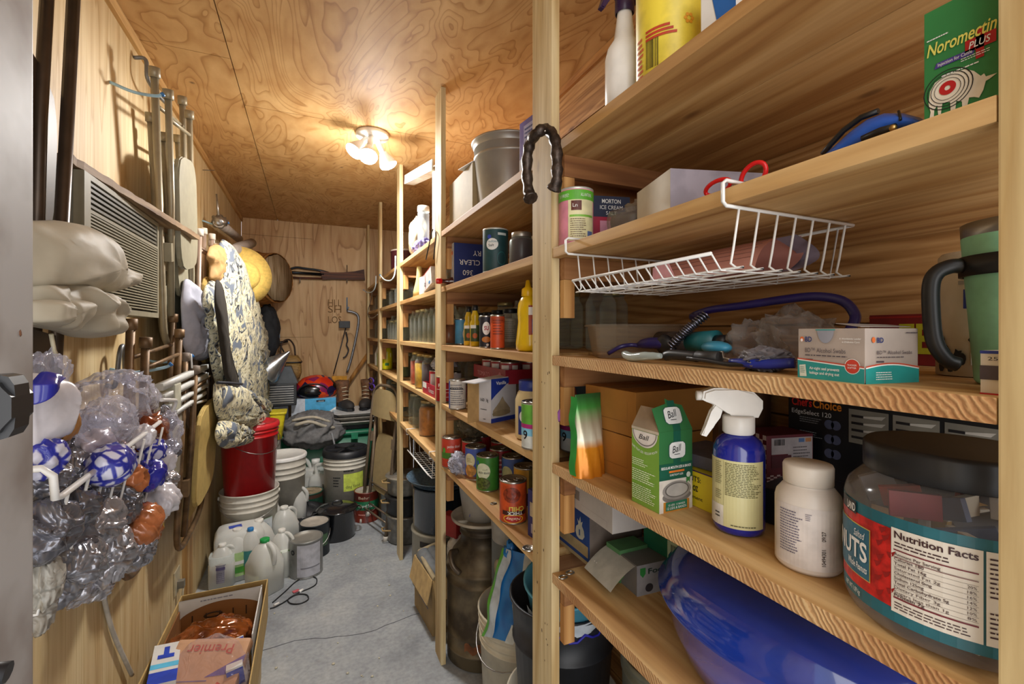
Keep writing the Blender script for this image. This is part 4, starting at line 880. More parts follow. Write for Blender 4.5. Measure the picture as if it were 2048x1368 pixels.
for k, s_ in enumerate(('Amount Per Serving', 'Calories 180', 'Total Fat 16g', '  Saturated Fat 2g', 'Cholesterol 0mg', 'Sodium 125mg', 'Total Carbohydrate 5g', '  Dietary Fiber 3g', '  Sugars less than 1g')):
    yv = .645 - k * .045; text(t, S, .46, yv, s_, .026, BR, w=.012 * len(s_) * 1.35, bold=.012 if s_[0] != ' ' else 0, e=.0013); rects(t, 'thin_rule', S, [(.455, yv - .012, .96, yv - .010)], BR, .0012)
    if k > 1: text(t, S, .95, yv, '%d%%' % (24 - k * 2), .024, BR, w=.05, align='R', e=.0013)
text(t, S, .46, .255, 'Protein 7g', .028, BR, w=.2, bold=.012, e=.0013); lines(t, S, .46, .72, .9, .78, 2, BR, .4, 3); lines(t, S, .46, .13, .95, .21, 3, BR, .35, 5); lines(t, S, 1.02, .5, 1.4, .86, 9, BR, .35, 6); lines(t, S, 1.02, .16, 1.4, .4, 6, BR, .35, 7)
R = random.Random(5); cols = ['#b8b0a6', '#7c2230', '#4a5a78', '#d2c9b8', '#a83a2c', '#3c3c44', '#c9a35a', '#8a8f9a']
for i in range(46):
    a = R.uniform(0, 2 * PI); rr = R.uniform(.02, .066); z = .006 + (i // 9) * .0235
    sz = (R.uniform(.016, .028), .006, R.uniform(.028, .04)); bx_ = MB().cbox((0, 0, 0), sz, 0, .0006)
    o = obj('sweetener_packet', bx_, M(cols[i % 8], .5), None, p + Vector((rr * math.cos(a), rr * math.sin(a), z + .011 + .004))); o.rotation_euler = (R.uniform(-.5, .5), R.uniform(1.0, 1.8), R.uniform(0, 6))
    tag(o, 'small printed paper packet loose inside the big clear peanut jar', 'packet', 'packets inside the peanut jar')

# ================================================================ bay one, fifth tier
DBL = M('#16338f', .12, coat=.8, var=.06, name='blue_enamel'); p = Vector((.635, .435, S5))
t = thing('roasting_pan', 'large oval cobalt blue enamel roasting pan with domed lid', 'roaster', p)
obj('pan_body', MB().lathe([(0, .002), (.105, .001), (.135, .012), (.152, .05), (.160, .096), (.168, .099), (.168, .1015), (.158, .1015)], 72, sx=1, syy=1.17), M('#1f44b5', .14, coat=.8, var=.08, sc_=8, name='blue_enamel_body'), t)
obj('lid', MB().lathe([(.170, .098), (.171, .103), (.164, .106), (.160, .122), (.146, .142), (.120, .152), (.08, .156), (0, .158)], 72, sx=1, syy=1.17), DBL, t)
mb = MB()
for k in range(5): mb.lathe([(.05 + k * .016, .1565 - k * .0016), (.052 + k * .016, .1580 - k * .0016), (.054 + k * .016, .1562 - k * .0016)], 60, sx=1, syy=1.17)
obj('lid_ring', mb, DBL, t)
obj('knob', MB().lathe([(.012, .156), (.010, .162), (.02, .168), (.02, .172), (0, .174)], 28), DBL, t)
for s in (-1, 1): obj('loop_handle', MB().tube(bez([(-.04, s * .185, .09), (-.03, s * .205, .095), (.03, s * .205, .095), (.04, s * .185, .09)], 6), .006, 8), DBL, t)
c = Vector((.545 + .07, .815 + .07, S5)); t, F = carton('onion_box', 'blue carton printed with a white onion on the fifth shelf', 'box', c, .14, .13, .133, 0, M('#274684', .6, var=.06, name='faded_blue_card'))
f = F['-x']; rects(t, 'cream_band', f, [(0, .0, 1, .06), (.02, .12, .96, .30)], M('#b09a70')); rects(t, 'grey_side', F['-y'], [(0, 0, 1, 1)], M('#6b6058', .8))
on = [(.62, .36), (.70, .34), (.80, .36), (.86, .43), (.84, .52), (.78, .58), (.80, .66), (.75, .62), (.73, .72), (.69, .62), (.64, .66), (.67, .57), (.60, .52), (.58, .43)]
shape(t, 'onion_print', f, on, M('#c9c3ad'), .0009); rects(t, 'onion_mark', f, [(.69, .40, .73, .50)], M('#3d5a8c'), .0013); text(t, f, .28, .80, 'A', .12, WHT, bold=.02); text(t, f, .24, .44, '1', .1, WHT, bold=.02)
obj('torn_flap', MB().prism([(0, 0), (.10, .0), (.085, .03), (.01, .022)], .0015, Matrix.Translation((-.07, .065, .1345)) @ Matrix.Rotation(-PI / 2, 4, 'Z') @ Matrix.Rotation(.35, 4, 'X')), M('#3c3226', .9), t)
t, F = carton('pale_carton', 'pale grey carton wedged on top of the blue onion carton', 'box', Vector((.585, .765, S5 + .134)), .16, .175, .055, -.04, M('#a6a09b', .6, var=.04, name='pale_grey_card'))
obj('pressed_handle', MB().cbox((-.0805, .05, .03), (.001, .04, .018)), M('#6b655f'), t); rects(t, 'fold_line', F['-x'], [(.35, .3, .9, .305), (.9, .1, .903, .3)], M('#77716b'))
GR2 = M('#186043', .5, var=.08, name='green_box_card'); t, F = carton('green_carton', 'dark green carton with a barcode label behind the food wrap box', 'box', Vector((.70, .70, S5)), .12, .12, .125, 0.05, GR2)
f = F['-x']; rects(t, 'label', f, [(.55, .48, .92, .76)], M('#a9bda5')); barcode(t, f, .62, .52, .86, .72); t, F = carton('green_carton', 'small green and white carton under the pale grey carton', 'box', Vector((.60, .765, S5)), .07, .045, .065, 0, M('#4d7c4e', .6))
rects(t, 'white_panel', F['-x'], [(.1, .3, .7, .8)], M('#b4c0ac'))
c = Vector((.5665 + .07, .692 - .0, S5)); hh = .058
t = thing('wrap_roll_box', 'white and green vacuum bag roll box with its front flap hanging open', 'box', Vector((.566, .692, S5)), -.05)
obj('carton_body', MB().box((0, 0, .0005), (.14, .10, hh), None, .0008), M('#6f6c68', .6, var=.04, name='grey_card'), t); S_ = Flat((0, 0, 0), (1, 0, 0), (0, 0, 1), .14, hh)
rects(t, 'white_end', S_, [(0, 0, 1, 1)], M('#8e8b8d')); text(t, S_, .18, .68, 'FoodSaver', .17, M('#20352a'), w=.7, bold=.02); shape(t, 'shield', S_, [(.05, .9), (.14, .9), (.14, .7), (.095, .58), (.05, .7)], GRN)
disc(t, 'dark_stain', S_, .2, .22, .009, .008, M('#2e2a30'), .0009)
mb = MB(); fl = [(0, 0), (.02, -.004), (.045, -.03), (.06, -.05)]
mb.grid(lambda i, j: Vector((-.002 - .055 * j, .002 + .096 * i, hh - .001 - .018 * j - .02 * j * j)), 4, 6); obj('flap', mb, M('#a8a69c', .5), t)
FS = Flat((-.002, .098, hh - .0005), (0, -1, 0), Vector((.055, 0, .036)).normalized(), .096, .062); FS.o = Vector((-.057, .098, hh - .039))
rects(t, 'green_band', FS, [(0, .25, 1, .62)], M('#5a8a4a'), .003); text(t, FS, .1, .72, 'FoodSaver', .13, M('#1d3327'), w=.75, bold=.02, e=.0035); text(t, FS, .12, .36, "11''", .18, WHT, w=.18, bold=.01, e=.0042)
for k, (u, v, z, lb) in enumerate(((1140, 1147, S5, 'torn ring pull on the fifth shelf near the blue onion carton'), (1126, 1156, S5, 'torn ring pull on the fifth shelf tight beside the near post'), (987, 1008, S5, 'torn silver ring pull lying beside the orange chili can'))):
    p = az(u, v, z); tag(obj('ring_pull', MB().tube([(.009 * math.cos(a), .006 * math.sin(a), .0018) for a in [2 * PI * i / 14 for i in range(14)]], .0016, 6, True), TIN, None, p), lb, 'ring pull')
# ================================================================ on the floor below bay one and two
p = Vector((.605, 1.035, 0)); t = bucket('plastic_bucket', 'cream five gallon bucket on the floor holding up the black tub', 'bucket', p, .145, .34, M('#cdc4b0', .45, var=.05, name='cream_hdpe'), .13, bail=STEEL, bangle=.5)
t = bucket('plastic_tub', 'scuffed black plastic tub nested in the cream bucket behind the near post', 'bucket', p + Vector((0, 0, .25)), .135, .355, M('#25262a', .45, var=.25, sc_=14, name='scuffed_black_plastic'), .11, ribs=(.70,), rim=.005)
t = bucket('sand_pail', 'light blue plastic pail with teal inside tilted in the black tub', 'bucket', p + Vector((.01, -.015, .45)), .102, .215, M('#5aa6bf', .4, var=.05, name='light_blue_plastic'), .078, ribs=(), rim=.005, rot=(.12, -.12, 0))
mb = MB(); mb.grid(lambda i, j: Vector(((.094 + .012 * j) * math.cos(3.0 + 2.8 * i), (.094 + .012 * j) * math.sin(3.0 + 2.8 * i), .07 + .10 * j)), 16, 2); obj('paper_wrap', mb, M('#c3cbd2', .5), t)
mb = MB(); mb.tube([Vector((.104 * math.cos(3.3 + 2.2 * i / 12), .104 * math.sin(3.3 + 2.2 * i / 12), .13 + .01 * math.sin(i * 2))) for i in range(13)], .003, 6); obj('purple_print', mb, M('#2b2aa8'), t)
p = Vector((.71, .745, 0)); t = bucket('galvanised_can', 'tall dull galvanised metal can standing under the near shelves', 'can', p, .11, .60, M('#7b7d70', .5, .6, .25, 12, name='galvanised'), .10, ribs=(.5, .95), rim=.003)
# ================================================================ on the near post: horseshoe, hooks
t = thing('horseshoe', 'rusty old horseshoe hanging open end down on the near post', 'horseshoe', (FX - .012, .875, 0))
HS = M('#4a403a', .45, .75, .35, 90, .8, name='rusted_iron')
hp = [(1062, 398), (1058, 385), (1054, 350), (1055, 310), (1063, 280), (1078, 263), (1092, 259), (1104, 268), (1112, 290), (1114, 330), (1113, 362), (1108, 378)]
# the shoe stands out from the post like an open oval, one branch toward the aisle
pts = []
for i in range(25):
    a = PI * (-.14) + (PI * 1.28) * i / 24
    pts.append(Vector((-.034 - .048 * math.cos(a) * .9, -.02 + .012 * math.cos(a), 1.70 + .075 * math.sin(a) if a > 0 and a < PI else 1.70 + .075 * math.sin(a) * 2.2)))
pts = [Vector((p.x + .01, p.y, p.z)) for p in pts]
A_ = [ax(u, v, .44 if u > 1085 else .41) for u, v in hp]; A_ = bez([q_ - t.location for q_ in A_], 4)
obj('shoe', MB().tube(A_, [.011 + .0016 * math.sin(i * 1.9) + (.003 if i < 3 or i > len(A_) - 4 else 0) for i in range(len(A_))], 10), HS, t)
mb = MB()
for i in range(6): q_ = A_[4 + i * 3]; mb.cyl(q_, q_ + Vector((.008, -.004, 0)), .0022, 6)
obj('nail_head', mb, RUST, t)['kind'] = 'stuff'
obj('wall_nail', MB().cyl(ax(1090, 262, .462) - t.location, ax(1090, 262, .40) - t.location, .002, 8), STEEL, t)
def thook(name, label, pts, r, mat, tip=None, cat='hook'):
    t = thing(name, label, cat, pts[0]); P = [q - pts[0] for q in pts]; P = bez(P, 5); obj('hook_rod', MB().tube(P, r, 8), mat, t)
    if tip: obj('rubber_tip', MB().tube([P[-1] + (P[-2] - P[-1]).normalized() * .014, P[-1]], r * 1.35, 8), tip, t)
    return t
HB = M('#9fc3d6', .4, name='pale_blue_coating'); BT = M('#2f7fb5', .4, name='blue_rubber_tip')
thook('bicycle_hook', 'white and blue coated hook screwed into the third post', [ax(791, 512, .46), ax(790, 545, .455), ax(783, 560, .44), ax(770, 560, .42), ax(760, 550, .41)], .004, M('#c5d3d8', .4, name='coated_hook'), BT)
thook('bicycle_hook', 'coated hook with a grey wire hanging from it on the fourth post', [ax(752, 552, .46), ax(751, 572, .455), ax(745, 583, .44), ax(735, 585, .42), ax(727, 580, .41)], .004, M('#c5d3d8', .4, name='coated_hook'), BT)
thook('wire_hanger', 'bent grey wire hanging from the hook on the fourth post', [ax(744, 586, .43), ax(742, 600, .43), ax(736, 622, .42), ax(737, 633, .42), ax(745, 636, .43), ax(755, 629, .44)], .003, STEEL)
t = thook('black_cord_loop', 'black wire loop with two ends hanging on the second post', [ax(852, 519, .45), ax(857, 495, .45), ax(864, 463, .45), ax(868, 459, .452), ax(872, 470, .452), ax(869, 500, .452), ax(867, 519, .452)], .0025, DKPL)
mb = MB(); R = random.Random(14)
for i in range(34): mb.ico((FX + .0002, R.uniform(.842, .914), R.uniform(.35, 1.55)), R.uniform(.0010, .0024), 1, .3, seed=i, sc3=(.2, 1, R.uniform(.8, 3)))
obj('nail_hole', mb, M('#4a3420', .9, name='hole_brown'), unit)['kind'] = 'stuff'
mb = MB(); mb.ico((FX + .019 + .001, .8325, 1.105), .006, 2, .3, sc3=(1, .1, 2.2)); obj('purple_smudge', mb, M('#9a5aa8', .8), unit)
# ================================================================ bay two
p = at(1018, .605, S1); t = thing('steel_bucket', 'dull steel bucket with rolled rim on the top shelf', 'bucket', p)
obj('bucket_body', MB().lathe([(0, .001), (.098, .001), (.112, .175), (.116, .178), (.117, .184), (.113, .188), (.120, .226), (.125, .228), (.125, .233), (.119, .233), (.1, .01)], 56), M('#aaa59d', .38, .6, .12, 6, name='dull_steel'), t)
c = Vector((.512, .99, S1)); t, F = carton('purple_carton', 'pale purple and white carton on the top shelf behind the near post', 'box', c, .05, .10, .135, .12, M('#5d4f98', .5, name='purple_card'))
rects(t, 'white_lower', F['-x'], [(0, 0, 1, .32)], M('#c3c5ce')); rects(t, 'white_label', F['-x'], [(.2, .6, .9, .9)], M('#9c9ac0')); lines(t, F['-x'], .25, .64, .85, .86, 3, NAVY, .4, 1)
c = Vector((.60, 1.52, S1)); t, F = carton('cardboard_box', 'plain grey brown cardboard box on the top shelf beside the steel bucket', 'box', c + Vector((.01, .04, 0)), .24, .27, .175, 0, M('#9c8a66', .75, var=.05, name='grey_brown_board'))
obj('flap', MB().cbox((-.10, -.08, .178), (.06, .10, .002), .2), WHT, t)
c = Vector((.60, 1.678, S2)); t, F = carton('blue_box', 'dark blue box standing upside down with white serif capitals', 'box', c, .205, .045, .165, -.03, M('#1a2b6b', .4, var=.05, name='deep_blue_card'))
f = F['-y']
for s_, x, y, sz_ in (('RY', .52, .72, .12), ('CLEAR', .50, .50, .12), ('360', .36, .26, .12), ('PROOF', .56, .06, .10)): text(t, f, x, y + sz_, s_, sz_, WHT, rot=PI, e=.0012)
rects(t, 'white_end', F['-x'], [(0, 0, 1, 1)], M('#b5bcc8')); disc(t, 'red_mark', F['-x'], .5, .78, .008, .008, M('#c7532b'), .001)
t = thing('red_capped_bottle', 'dark red glass bottle lying on its side with red cap over the aisle', 'bottle', Vector((.435, 1.682, S2 + .019))); rot = Matrix.Rotation(PI / 2, 3, 'Y')
obj('bottle_body', MB().lathe([(0, .19), (.016, .19), (.018, .185), (.018, .06), (.012, .045), (.0085, .035), (.0085, .018)], 24, rot=rot), M('#3a0d12', .12, coat=.6, name='dark_red_glass'), t)
obj('cap', MB().lathe([(0, 0), (.010, 0), (.011, .002), (.011, .020), (.009, .021)], 20, rot=rot), M('#c01618', .25, coat=.4), t)
p = at(991, .505, S2); t, S = can('dark teal round salt canister with a white oval on the second shelf', p, .038, .130, '#1d4348', name='salt_canister', tin=M('#c9c9c2', .4, .3), ring=False)
disc(t, 'white_oval', S, .38, .64, .018, .017, WHT, .0009); text(t, S, .25, .68, 'Iodized', .055, M('#1d6b7a'), w=.32); text(t, S, .25, .585, 'Salt', .06, BLK, w=.2, bold=.01); disc(t, 'blue_logo', S, .28, .82, .006, .006, M('#3346a8'), .0013)
rects(t, 'white_strip', S, [(.58, .86, .92, .92)], M('#c3cbc8')); disc(t, 'teal_swirl', S, .72, .3, .014, .02, M('#2a6468'), .0009, .85)
p = at(1043, .512, S2); jar('dark jelly jar with silver lid beside the salt canister', p, .033, .088, '#2a0f22', .9, '#a8a39a')
# behind on the second tier
c, = (Vector((.62, 1.40, S2)),); t, F = carton('white_carton', 'plain white carton behind the salt canister on the second shelf', 'box', Vector((.70, 1.30, S2)), .16, .20, .12, 0, M('#bdb6a8', .6))
# middle tier of bay two
p = at(897, .525, S3); jar('jar of orange brown preserve with zinc lid beside the second post', p, .034, .118, '#a4571f', .82, '#9b978c')
p = at(922, .545, S3); t, S = can('light blue tall can between the preserve jar and the pepper bottles', p, .024, .102, '#5aa3cf', name='blue_canister'); disc(t, 'white_oval', S, .8, .4, .010, .02, WHT, .0009)
for k, (u, x, lb) in enumerate(((937, .525, 'yellow pepper sauce bottle with black cap, the left of two'), (950, .512, 'yellow pepper sauce bottle with black cap, the right of two'))):
    p = at(u, x, S3); t = thing('pepper_bottle', lb, 'bottle', p, 0, 'yellow pepper sauce bottles')
    obj('bottle_body', MB().lathe([(0, .001), (.014, .001), (.017, .005), (.017, .075), (.016, .082), (.012, .092), (.014, .100), (.012, .110), (.008, .120), (.008, .127)], 24), M('#c9a51c', .25, var=.1, name='pepper_yellow'), t)
    obj('cap', MB().lathe([(.009, .122), (.010, .123), (.010, .140), (0, .141)], 16), DKPL, t); S = Cyl(.0172, fa(p), .018, .055, .034); rects(t, 'paper_label', S, [(0, 0, 1, 1)], M('#3f4f2c')); disc(t, 'orange_pepper', S, .5, .35, .008, .009, M('#c4622a'), .001); rects(t, 'white_band', S, [(0, .8, .6, 1)], WHT, .001)
p = at(957, .560, S3); t, S = can('blue and yellow corn can behind the pepper bottles', p, .026, .108, '#2f4aa0'); rects(t, 'yellow_half', S, [(0, 0, 1, .45)], M('#9fa04a'))
p = at(972, .497, S3); t, S = can('dark tall seasoning can with white drop and red letters', p, .0205, .100, '#20202c'); disc(t, 'white_drop', S, .52, .62, .012, .02, WHT, .0009); text(t, S, .38, .56, 'SU', .14, M('#a5203a'), w=.3, bold=.03); disc(t, 'orange_food', S, .52, .24, .014, .009, M('#c07a35'), .0009); disc(t, 'white_dot', S, .6, .06, .004, .004, WHT, .0012)
p = at(995, .492, S3); t, S = can('orange tall seasoning can next to the dark one', p, .0205, .098, '#c94a1c'); lines(t, S, .2, .4, .9, .92, 6, M('#7a2a14'), .4, 2); rects(t, 'brown_top', S, [(-.2, .8, 1.2, .98)], M('#a8401c'))
for u, x, c_, lb in ((962, .60, '#a8732a', 'spice jar with black lid and amber contents behind the dark can'), (978, .60, '#4a3020', 'spice jar with black lid and brown contents behind the orange can'), (996, .575, '#3c2818', 'tall spice jar with black lid behind the orange can'), (1020, .56, '#5a4a38', 'dark jar with pale paper label left of the mustard bottle')):
    p = at(u, x, S3); t = jar(lb, p, .028, .122 if u < 1010 else .120, c_, .8, '#17171a', name='spice_jar')
    if u > 1010: S = Cyl(.0284, fa(p), .02, .07, .05); rects(t, 'paper_label', S, [(0, 0, 1, 1)], M('#77725f')); lines(t, S, .1, .1, .9, .9, 9, M('#4a4638'), .35, 3)
p = at(1056, .505, S3); t = thing('mustard_bottle', 'large yellow mustard squeeze bottle with waisted sides behind the near post', 'bottle', p)
obj('bottle_body', MB().lathe([(0, .001), (.030, .001), (.036, .006), (.037, .02), (.033, .05), (.030, .075), (.032, .10), (.030, .12), (.022, .135), (.013, .142)], 40, sx=.8, syy=1.0), M('#e5bd12', .25, coat=.3, var=.04, name='mustard_yellow'), t)
obj('cap', MB().lathe([(.016, .139), (.017, .14), (.016, .158), (.008, .163), (.005, .180), (0, .181)], 24), M('#e0b010', .3), t)
S = Cyl(.0335, fa(p) + .25, .03, .085, .05, sx=.8); rects(t, 'red_label', S, [(.3, 0, 1, 1)], M('#a5421f')); rects(t, 'blue_patch', S, [(.5, .2, 1, .6)], M('#2a4a9c'), .0012); rects(t, 'white_patch', S, [(.3, .72, 1, .95)], WHT, .0012)
R = random.Random(21)
for i in range(9): p = Vector((.70 + .10 * (i % 2), 1.0 + .08 * i, S3)); jar('empty quart canning jar standing in the back row of the second bay', p, .04, .165, None, 0, '#a89a6a' if i % 3 else None, group='empty jars at the back of the second bay')
# fourth tier of bay two
def redcan(u, x, z, lb, r=.033, h=.10, col='#a11418', grp=None, txt='s'):
    p = at(u, x, z); t, S = can(lb, p, r, h, col, group=grp); rects(t, 'white_line', S, [(0, .5, 1, .52)], WHT); text(t, S, .15, .62, txt, .14, WHT, w=.3, bold=.02); rects(t, 'banner_outline', S, [(.3, .16, .9, .19), (.3, .36, .9, .39)], M('#d8a0a0')); return t
redcan(889, .485, S4, 'red soup can beside the second post, in front', h=.10, txt='PS'); redcan(893, .555, S4, 'red soup can standing behind the one at the second post')
p = at(915, .482, S4); t, S = can('white food can printed with a nutrition table on the fourth shelf', p, .031, .105, '#d5d0c8'); lines(t, S, .1, .1, .9, .9, 10, M('#5d5a66'), .35, 4); rects(t, 'blue_edge', S, [(-.1, .0, .05, 1)], M('#3a4f9c')); lines(t, S, .05, .7, .8, .76, 1, BLK, .8, 2)
# tomato tray at the back
t, F = openbox('can_tray', 'low red cardboard tray printed TOMATO on a wire stand behind the white can', 'tray', Vector((.655, 1.45, S4 + .11)), .20, .30, .045, 0, M('#8c1a2a', .45, name='crimson_tray'), CARD)
f = F['-x']; text(t, f, .15, .25, 'TOMATO', .35, M('#c98a94'), w=.4); disc(t, 'logo_disc', f, .85, .5, .012, .012, M('#b56a74'), .001)
tag(obj('tray_stand', MB().cbox((0, 0, .055), (.18, .27, .108)), M('#4a3a2a', .8), None, Vector((.66, 1.45, S4))), 'dark box under the red tomato tray at the back of the shelf', 'box')
for i in range(6):
    p = Vector((.59 + .075 * (i % 2), 1.345 + .085 * (i // 2), S4 + .1135)); t, S = can('red and white tomato can standing in the red tray on the fourth shelf', p, .032, .065, '#8f1a22', group='tomato cans in the red tray'); rects(t, 'white_panel', S, [(.05, .1, .45, .9), (.6, .1, .9, .9)], M('#cbbfba'))
# vanilla carton, end flap open
c, sx, sy, rz = box3((948, 844), (982, 847), (1062, 830), S4); sx = .15; e = Vector((math.cos(rz), math.sin(rz), 0)); F0 = az(982, 847, S4); c = F0 + e * sx / 2 + Vector((-e.y, e.x, 0)) * sy / 2; hh = .132
WCARD = M('#c9c7ca', .5, var=.03, name='white_card'); t, F = openbox('vanilla_carton', 'white and blue vanilla yogurt carton opened at its left end', 'box', c, sx, sy, hh, rz, WCARD, CARD, [])
f = F['-y']; shape(t, 'blue_corner', f, [(0, .52), (.12, .62), (.45, .85), (.85, 1), (0, 1)], M('#24388f')); rects(t, 'blue_base', f, [(0, 0, 1, .10)], M('#24388f')); text(t, f, .14, .86, 'Vanilla', .075, WHT, w=.30, bold=.02)
shape(t, 'cream_dessert', f, [(.05, .15), (.55, .15), (.56, .28), (.46, .40), (.40, .46), (.33, .58), (.24, .46), (.16, .38), (.05, .28)], M('#a08f72')); disc(t, 'cup_print', f, .3, .2, sx * .27, hh * .07, M('#8f7f60'), .0012)
f = F['-x']; text(t, f, .18, .48, '160', .07, BLK, w=.32, bold=.01); text(t, f, .66, .48, '8g', .07, BLK, w=.14, bold=.01); rects(t, 'divider', f, [(.58, .46, .59, .56)], BLK); lines(t, f, .2, .28, .7, .31, 1, BLK, .5, 2); lines(t, f, .4, .06, .6, .09, 1, BLK, .5, 2)
obj('flap', MB().box((-sx / 2 - .045, sy / 2 - .003, .0), (-sx / 2, sy / 2, hh * .92)), CARD, t); obj('flap', MB().box((-sx / 2 - .06, -sy / 2, hh), (sx / 2, sy / 2, hh + .003), Matrix.Rotation(-.06, 4, 'Y')), WCARD, t)
# mayonnaise, green cans
p = Vector((.522, 1.052, S4)); t = thing('mayonnaise_jar', 'mayonnaise jar with dark blue lid half behind the near post', 'jar', p)
obj('jar_body', MB().lathe([(0, .001), (.037, .001), (.042, .006), (.042, .10), (.036, .118), (.030, .126), (.030, .13)], 36), M('#d8c494', .3, var=.04, name='mayonnaise'), t); obj('lid', MB().lathe([(.032, .124), (.033, .125), (.033, .148), (.031, .15), (0, .15)], 36), M('#273a8c', .35), t)
S = Cyl(.0422, fa(p), .015, .075, .075); rects(t, 'blue_label', S, [(0, 0, 1, .96)], M('#2a3685')); disc(t, 'white_oval', S, .35, .62, .022, .018, WHT, .0009); text(t, S, .15, .55, 'Mayo', .17, BLK, w=.45, bold=.02, e=.0014); disc(t, 'logo_oval', S, .3, .92, .009, .006, M('#3d6cc4'), .0014)
for (x, y, lb) in ((.492, .962, 'large green banded vegetable can behind the near post, nearest the aisle'), (.565, .905, 'green banded vegetable can with nutrition table right of the near post')):
    p = Vector((x, y, S4)); t, S = can(lb, p, .037, .110, '#cfd0c8', group='green banded vegetable cans'); rects(t, 'green_band', S, [(-.4, .55, 1.2, 1)], M('#5b9a35')); rects(t, 'magenta_band', S, [(-.4, .45, .75, .55)], M('#a3266b')); rects(t, 'light_blue_patch', S, [(-.2, .28, .45, .45)], M('#79b5cf')); text(t, S, .05, .2, '9', .2, BLK, bold=.02); lines(t, S, .78, .1, 1.2, .95, 9, BLK, .35, 3)
t, F = carton('blue_box', 'dark blue carton with a small red hat print behind the green vegetable cans', 'box', Vector((.66, .985, S4)), .10, .12, .185, 0, M('#24405a', .6)); shape(t, 'red_hat', F['-x'], [(.3, .55), (.7, .55), (.6, .62), (.55, .72), (.45, .72), (.4, .62)], M('#8c2a2a')); shape(t, 'red_hat', F['-y'], [(.3, .55), (.7, .55), (.6, .62), (.55, .72), (.45, .72), (.4, .62)], M('#8c2a2a'))
# fifth tier of bay two
Z = S5
def vcan(x, y, lb, col, grp=None, r=.0365, h=.111, tab=True, a=None, z=None):
    p = Vector((x, y, Z if z is None else z)); t, S = can(lb, p, r, h, col, group=grp, ang=a)
    if tab: pulltab(t, r, h, fa(p) + .8)
    return t, S
t, S = vcan(.497, 1.112, 'orange chili can standing upside down at the front of the can shelf', M('#b2431a', .4, var=.25, sc_=50, name='chili_print'))
text(t, S, .62, .42, 'CHILI', .12, M('#d8c24a'), w=.5, align='C', rot=PI, bold=.02); rects(t, 'dark_banner', S, [(.12, .20, .95, .31)], M('#3a1410')); text(t, S, .56, .295, 'THICK', .085, WHT, w=.5, align='C', rot=PI, e=.0015, bold=.01)
disc(t, 'yellow_oval', S, .5, .11, .027, .011, M('#d8a92a'), .0012); disc(t, 'red_oval', S, .5, .11, .024, .009, M('#a51d16'), .0014); text(t, S, .5, .145, 'Nalley', .07, M('#e8d8c0'), w=.48, align='C', rot=PI, shear=.2, e=.0018); disc(t, 'chili_photo', S, .45, .72, .024, .02, M('#7a2a12', .4, var=.4, sc_=120), .0009)
t, S = vcan(.521, 1.366, 'green can of cut green beans with white oval label', '#3a7d2a'); disc(t, 'white_oval', S, .30, .60, .024, .025, M('#cfd3b4'), .0009); text(t, S, .3, .62, 'CUT', .055, M('#5d6b4a'), w=.2); text(t, S, .1, .52, 'GREEN BEANS', .06, BLK, w=.48, bold=.01); disc(t, 'beans_photo', S, .3, .22, .024, .019, M('#4a5a20', .5, var=.5, sc_=150), .0012); rects(t, 'blue_logo', S, [(.0, .78, .1, .9)], M('#2a4ab0'))
t, S = vcan(.523, 1.487, 'blue can with cream oval beside the green bean can', '#4256a8'); disc(t, 'cream_oval', S, .22, .62, .020, .024, M('#cfc6a0'), .0009); disc(t, 'food_photo', S, .25, .28, .022, .020, M('#b5803f', .5, var=.3, sc_=90), .0012); rects(t, 'brown_base', S, [(-.1, 0, 1.1, .10)], M('#7a4a2a')); lines(t, S, .1, .55, .35, .7, 3, M('#8c7a4a'), .4, 1)
t, S = vcan(.590, 1.320, 'blue can with cream oval behind the green bean can', '#3f5a9c'); disc(t, 'cream_oval', S, .22, .55, .020, .024, M('#a9ad84'), .0009); rects(t, 'green_base', S, [(-.1, 0, 1.1, .15)], M('#4a5a35'))
t, S = vcan(.580, 1.205, 'yellow and maroon can with a big M behind the chili can', '#c28f22'); rects(t, 'maroon_lower', S, [(-.2, 0, 1.2, .35)], M('#4a1a1e')); text(t, S, .12, .52, 'M', .22, M('#8c2320'), bold=.05); rects(t, 'olive_strip', S, [(.6, 0, 1.2, 1)], M('#6b5a1e'))
t, S = vcan(.590, 1.425, 'dark red can behind the blue cream oval can', '#9c1a1c'); lines(t, S, .1, .2, .9, .8, 4, M('#d8b0a0'), .4, 1)
for k, (x, y, z, lb, col) in enumerate(((.487, 1.655, 0, 'diced tomato can with a green stripe by the second post, lower of the pile', '#c2402a'), (.539, 1.572, 0, 'red tomato can with silver top beside the small plastic bag', '#b8231f'), (.60, 1.64, 0, 'red tomato can in the back corner of the can shelf', '#a01c1c'), (.632, 1.52, 0, 'red can behind the small blue can row', '#a82020'), (.487, 1.655, .1115, 'petite diced tomato can with green stripe, top of the pile by the post', '#b5231c'))):
    if k == 4: continue
    t, S = vcan(x, y, lb, col, z=Z + z)
    if k == 0: rects(t, 'green_stripe', S, [(-.2, .3, 1.2, .52)], M('#4a7d2c')); text(t, S, .3, .7, 'petite diced', .1, WHT, w=.6); disc(t, 'green_dot', S, .1, .6, .008, .01, M('#5aa03a'), .0012); disc(t, 'tomato_photo', S, .6, .15, .02, .012, M('#c9502a'), .0012)
    else: text(t, S, .2, .66, 'tomato', .12, M('#e8c8b8'), w=.5)
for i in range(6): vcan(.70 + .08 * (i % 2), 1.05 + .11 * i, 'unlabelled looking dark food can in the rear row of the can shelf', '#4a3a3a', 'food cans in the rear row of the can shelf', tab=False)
p = Vector((.49, 1.56, Z)); tag(obj('plastic_bag', MB().ico((0, 0, .034), .045, 4, .55, 1.5, 9, (.75, 1.1, .8)), clearmat('white_film', '#e4e4ee', .5, .22, .7, 40, '#c9c9d6'), None, p), 'small crumpled white plastic bag in front of the tomato cans', 'bag')
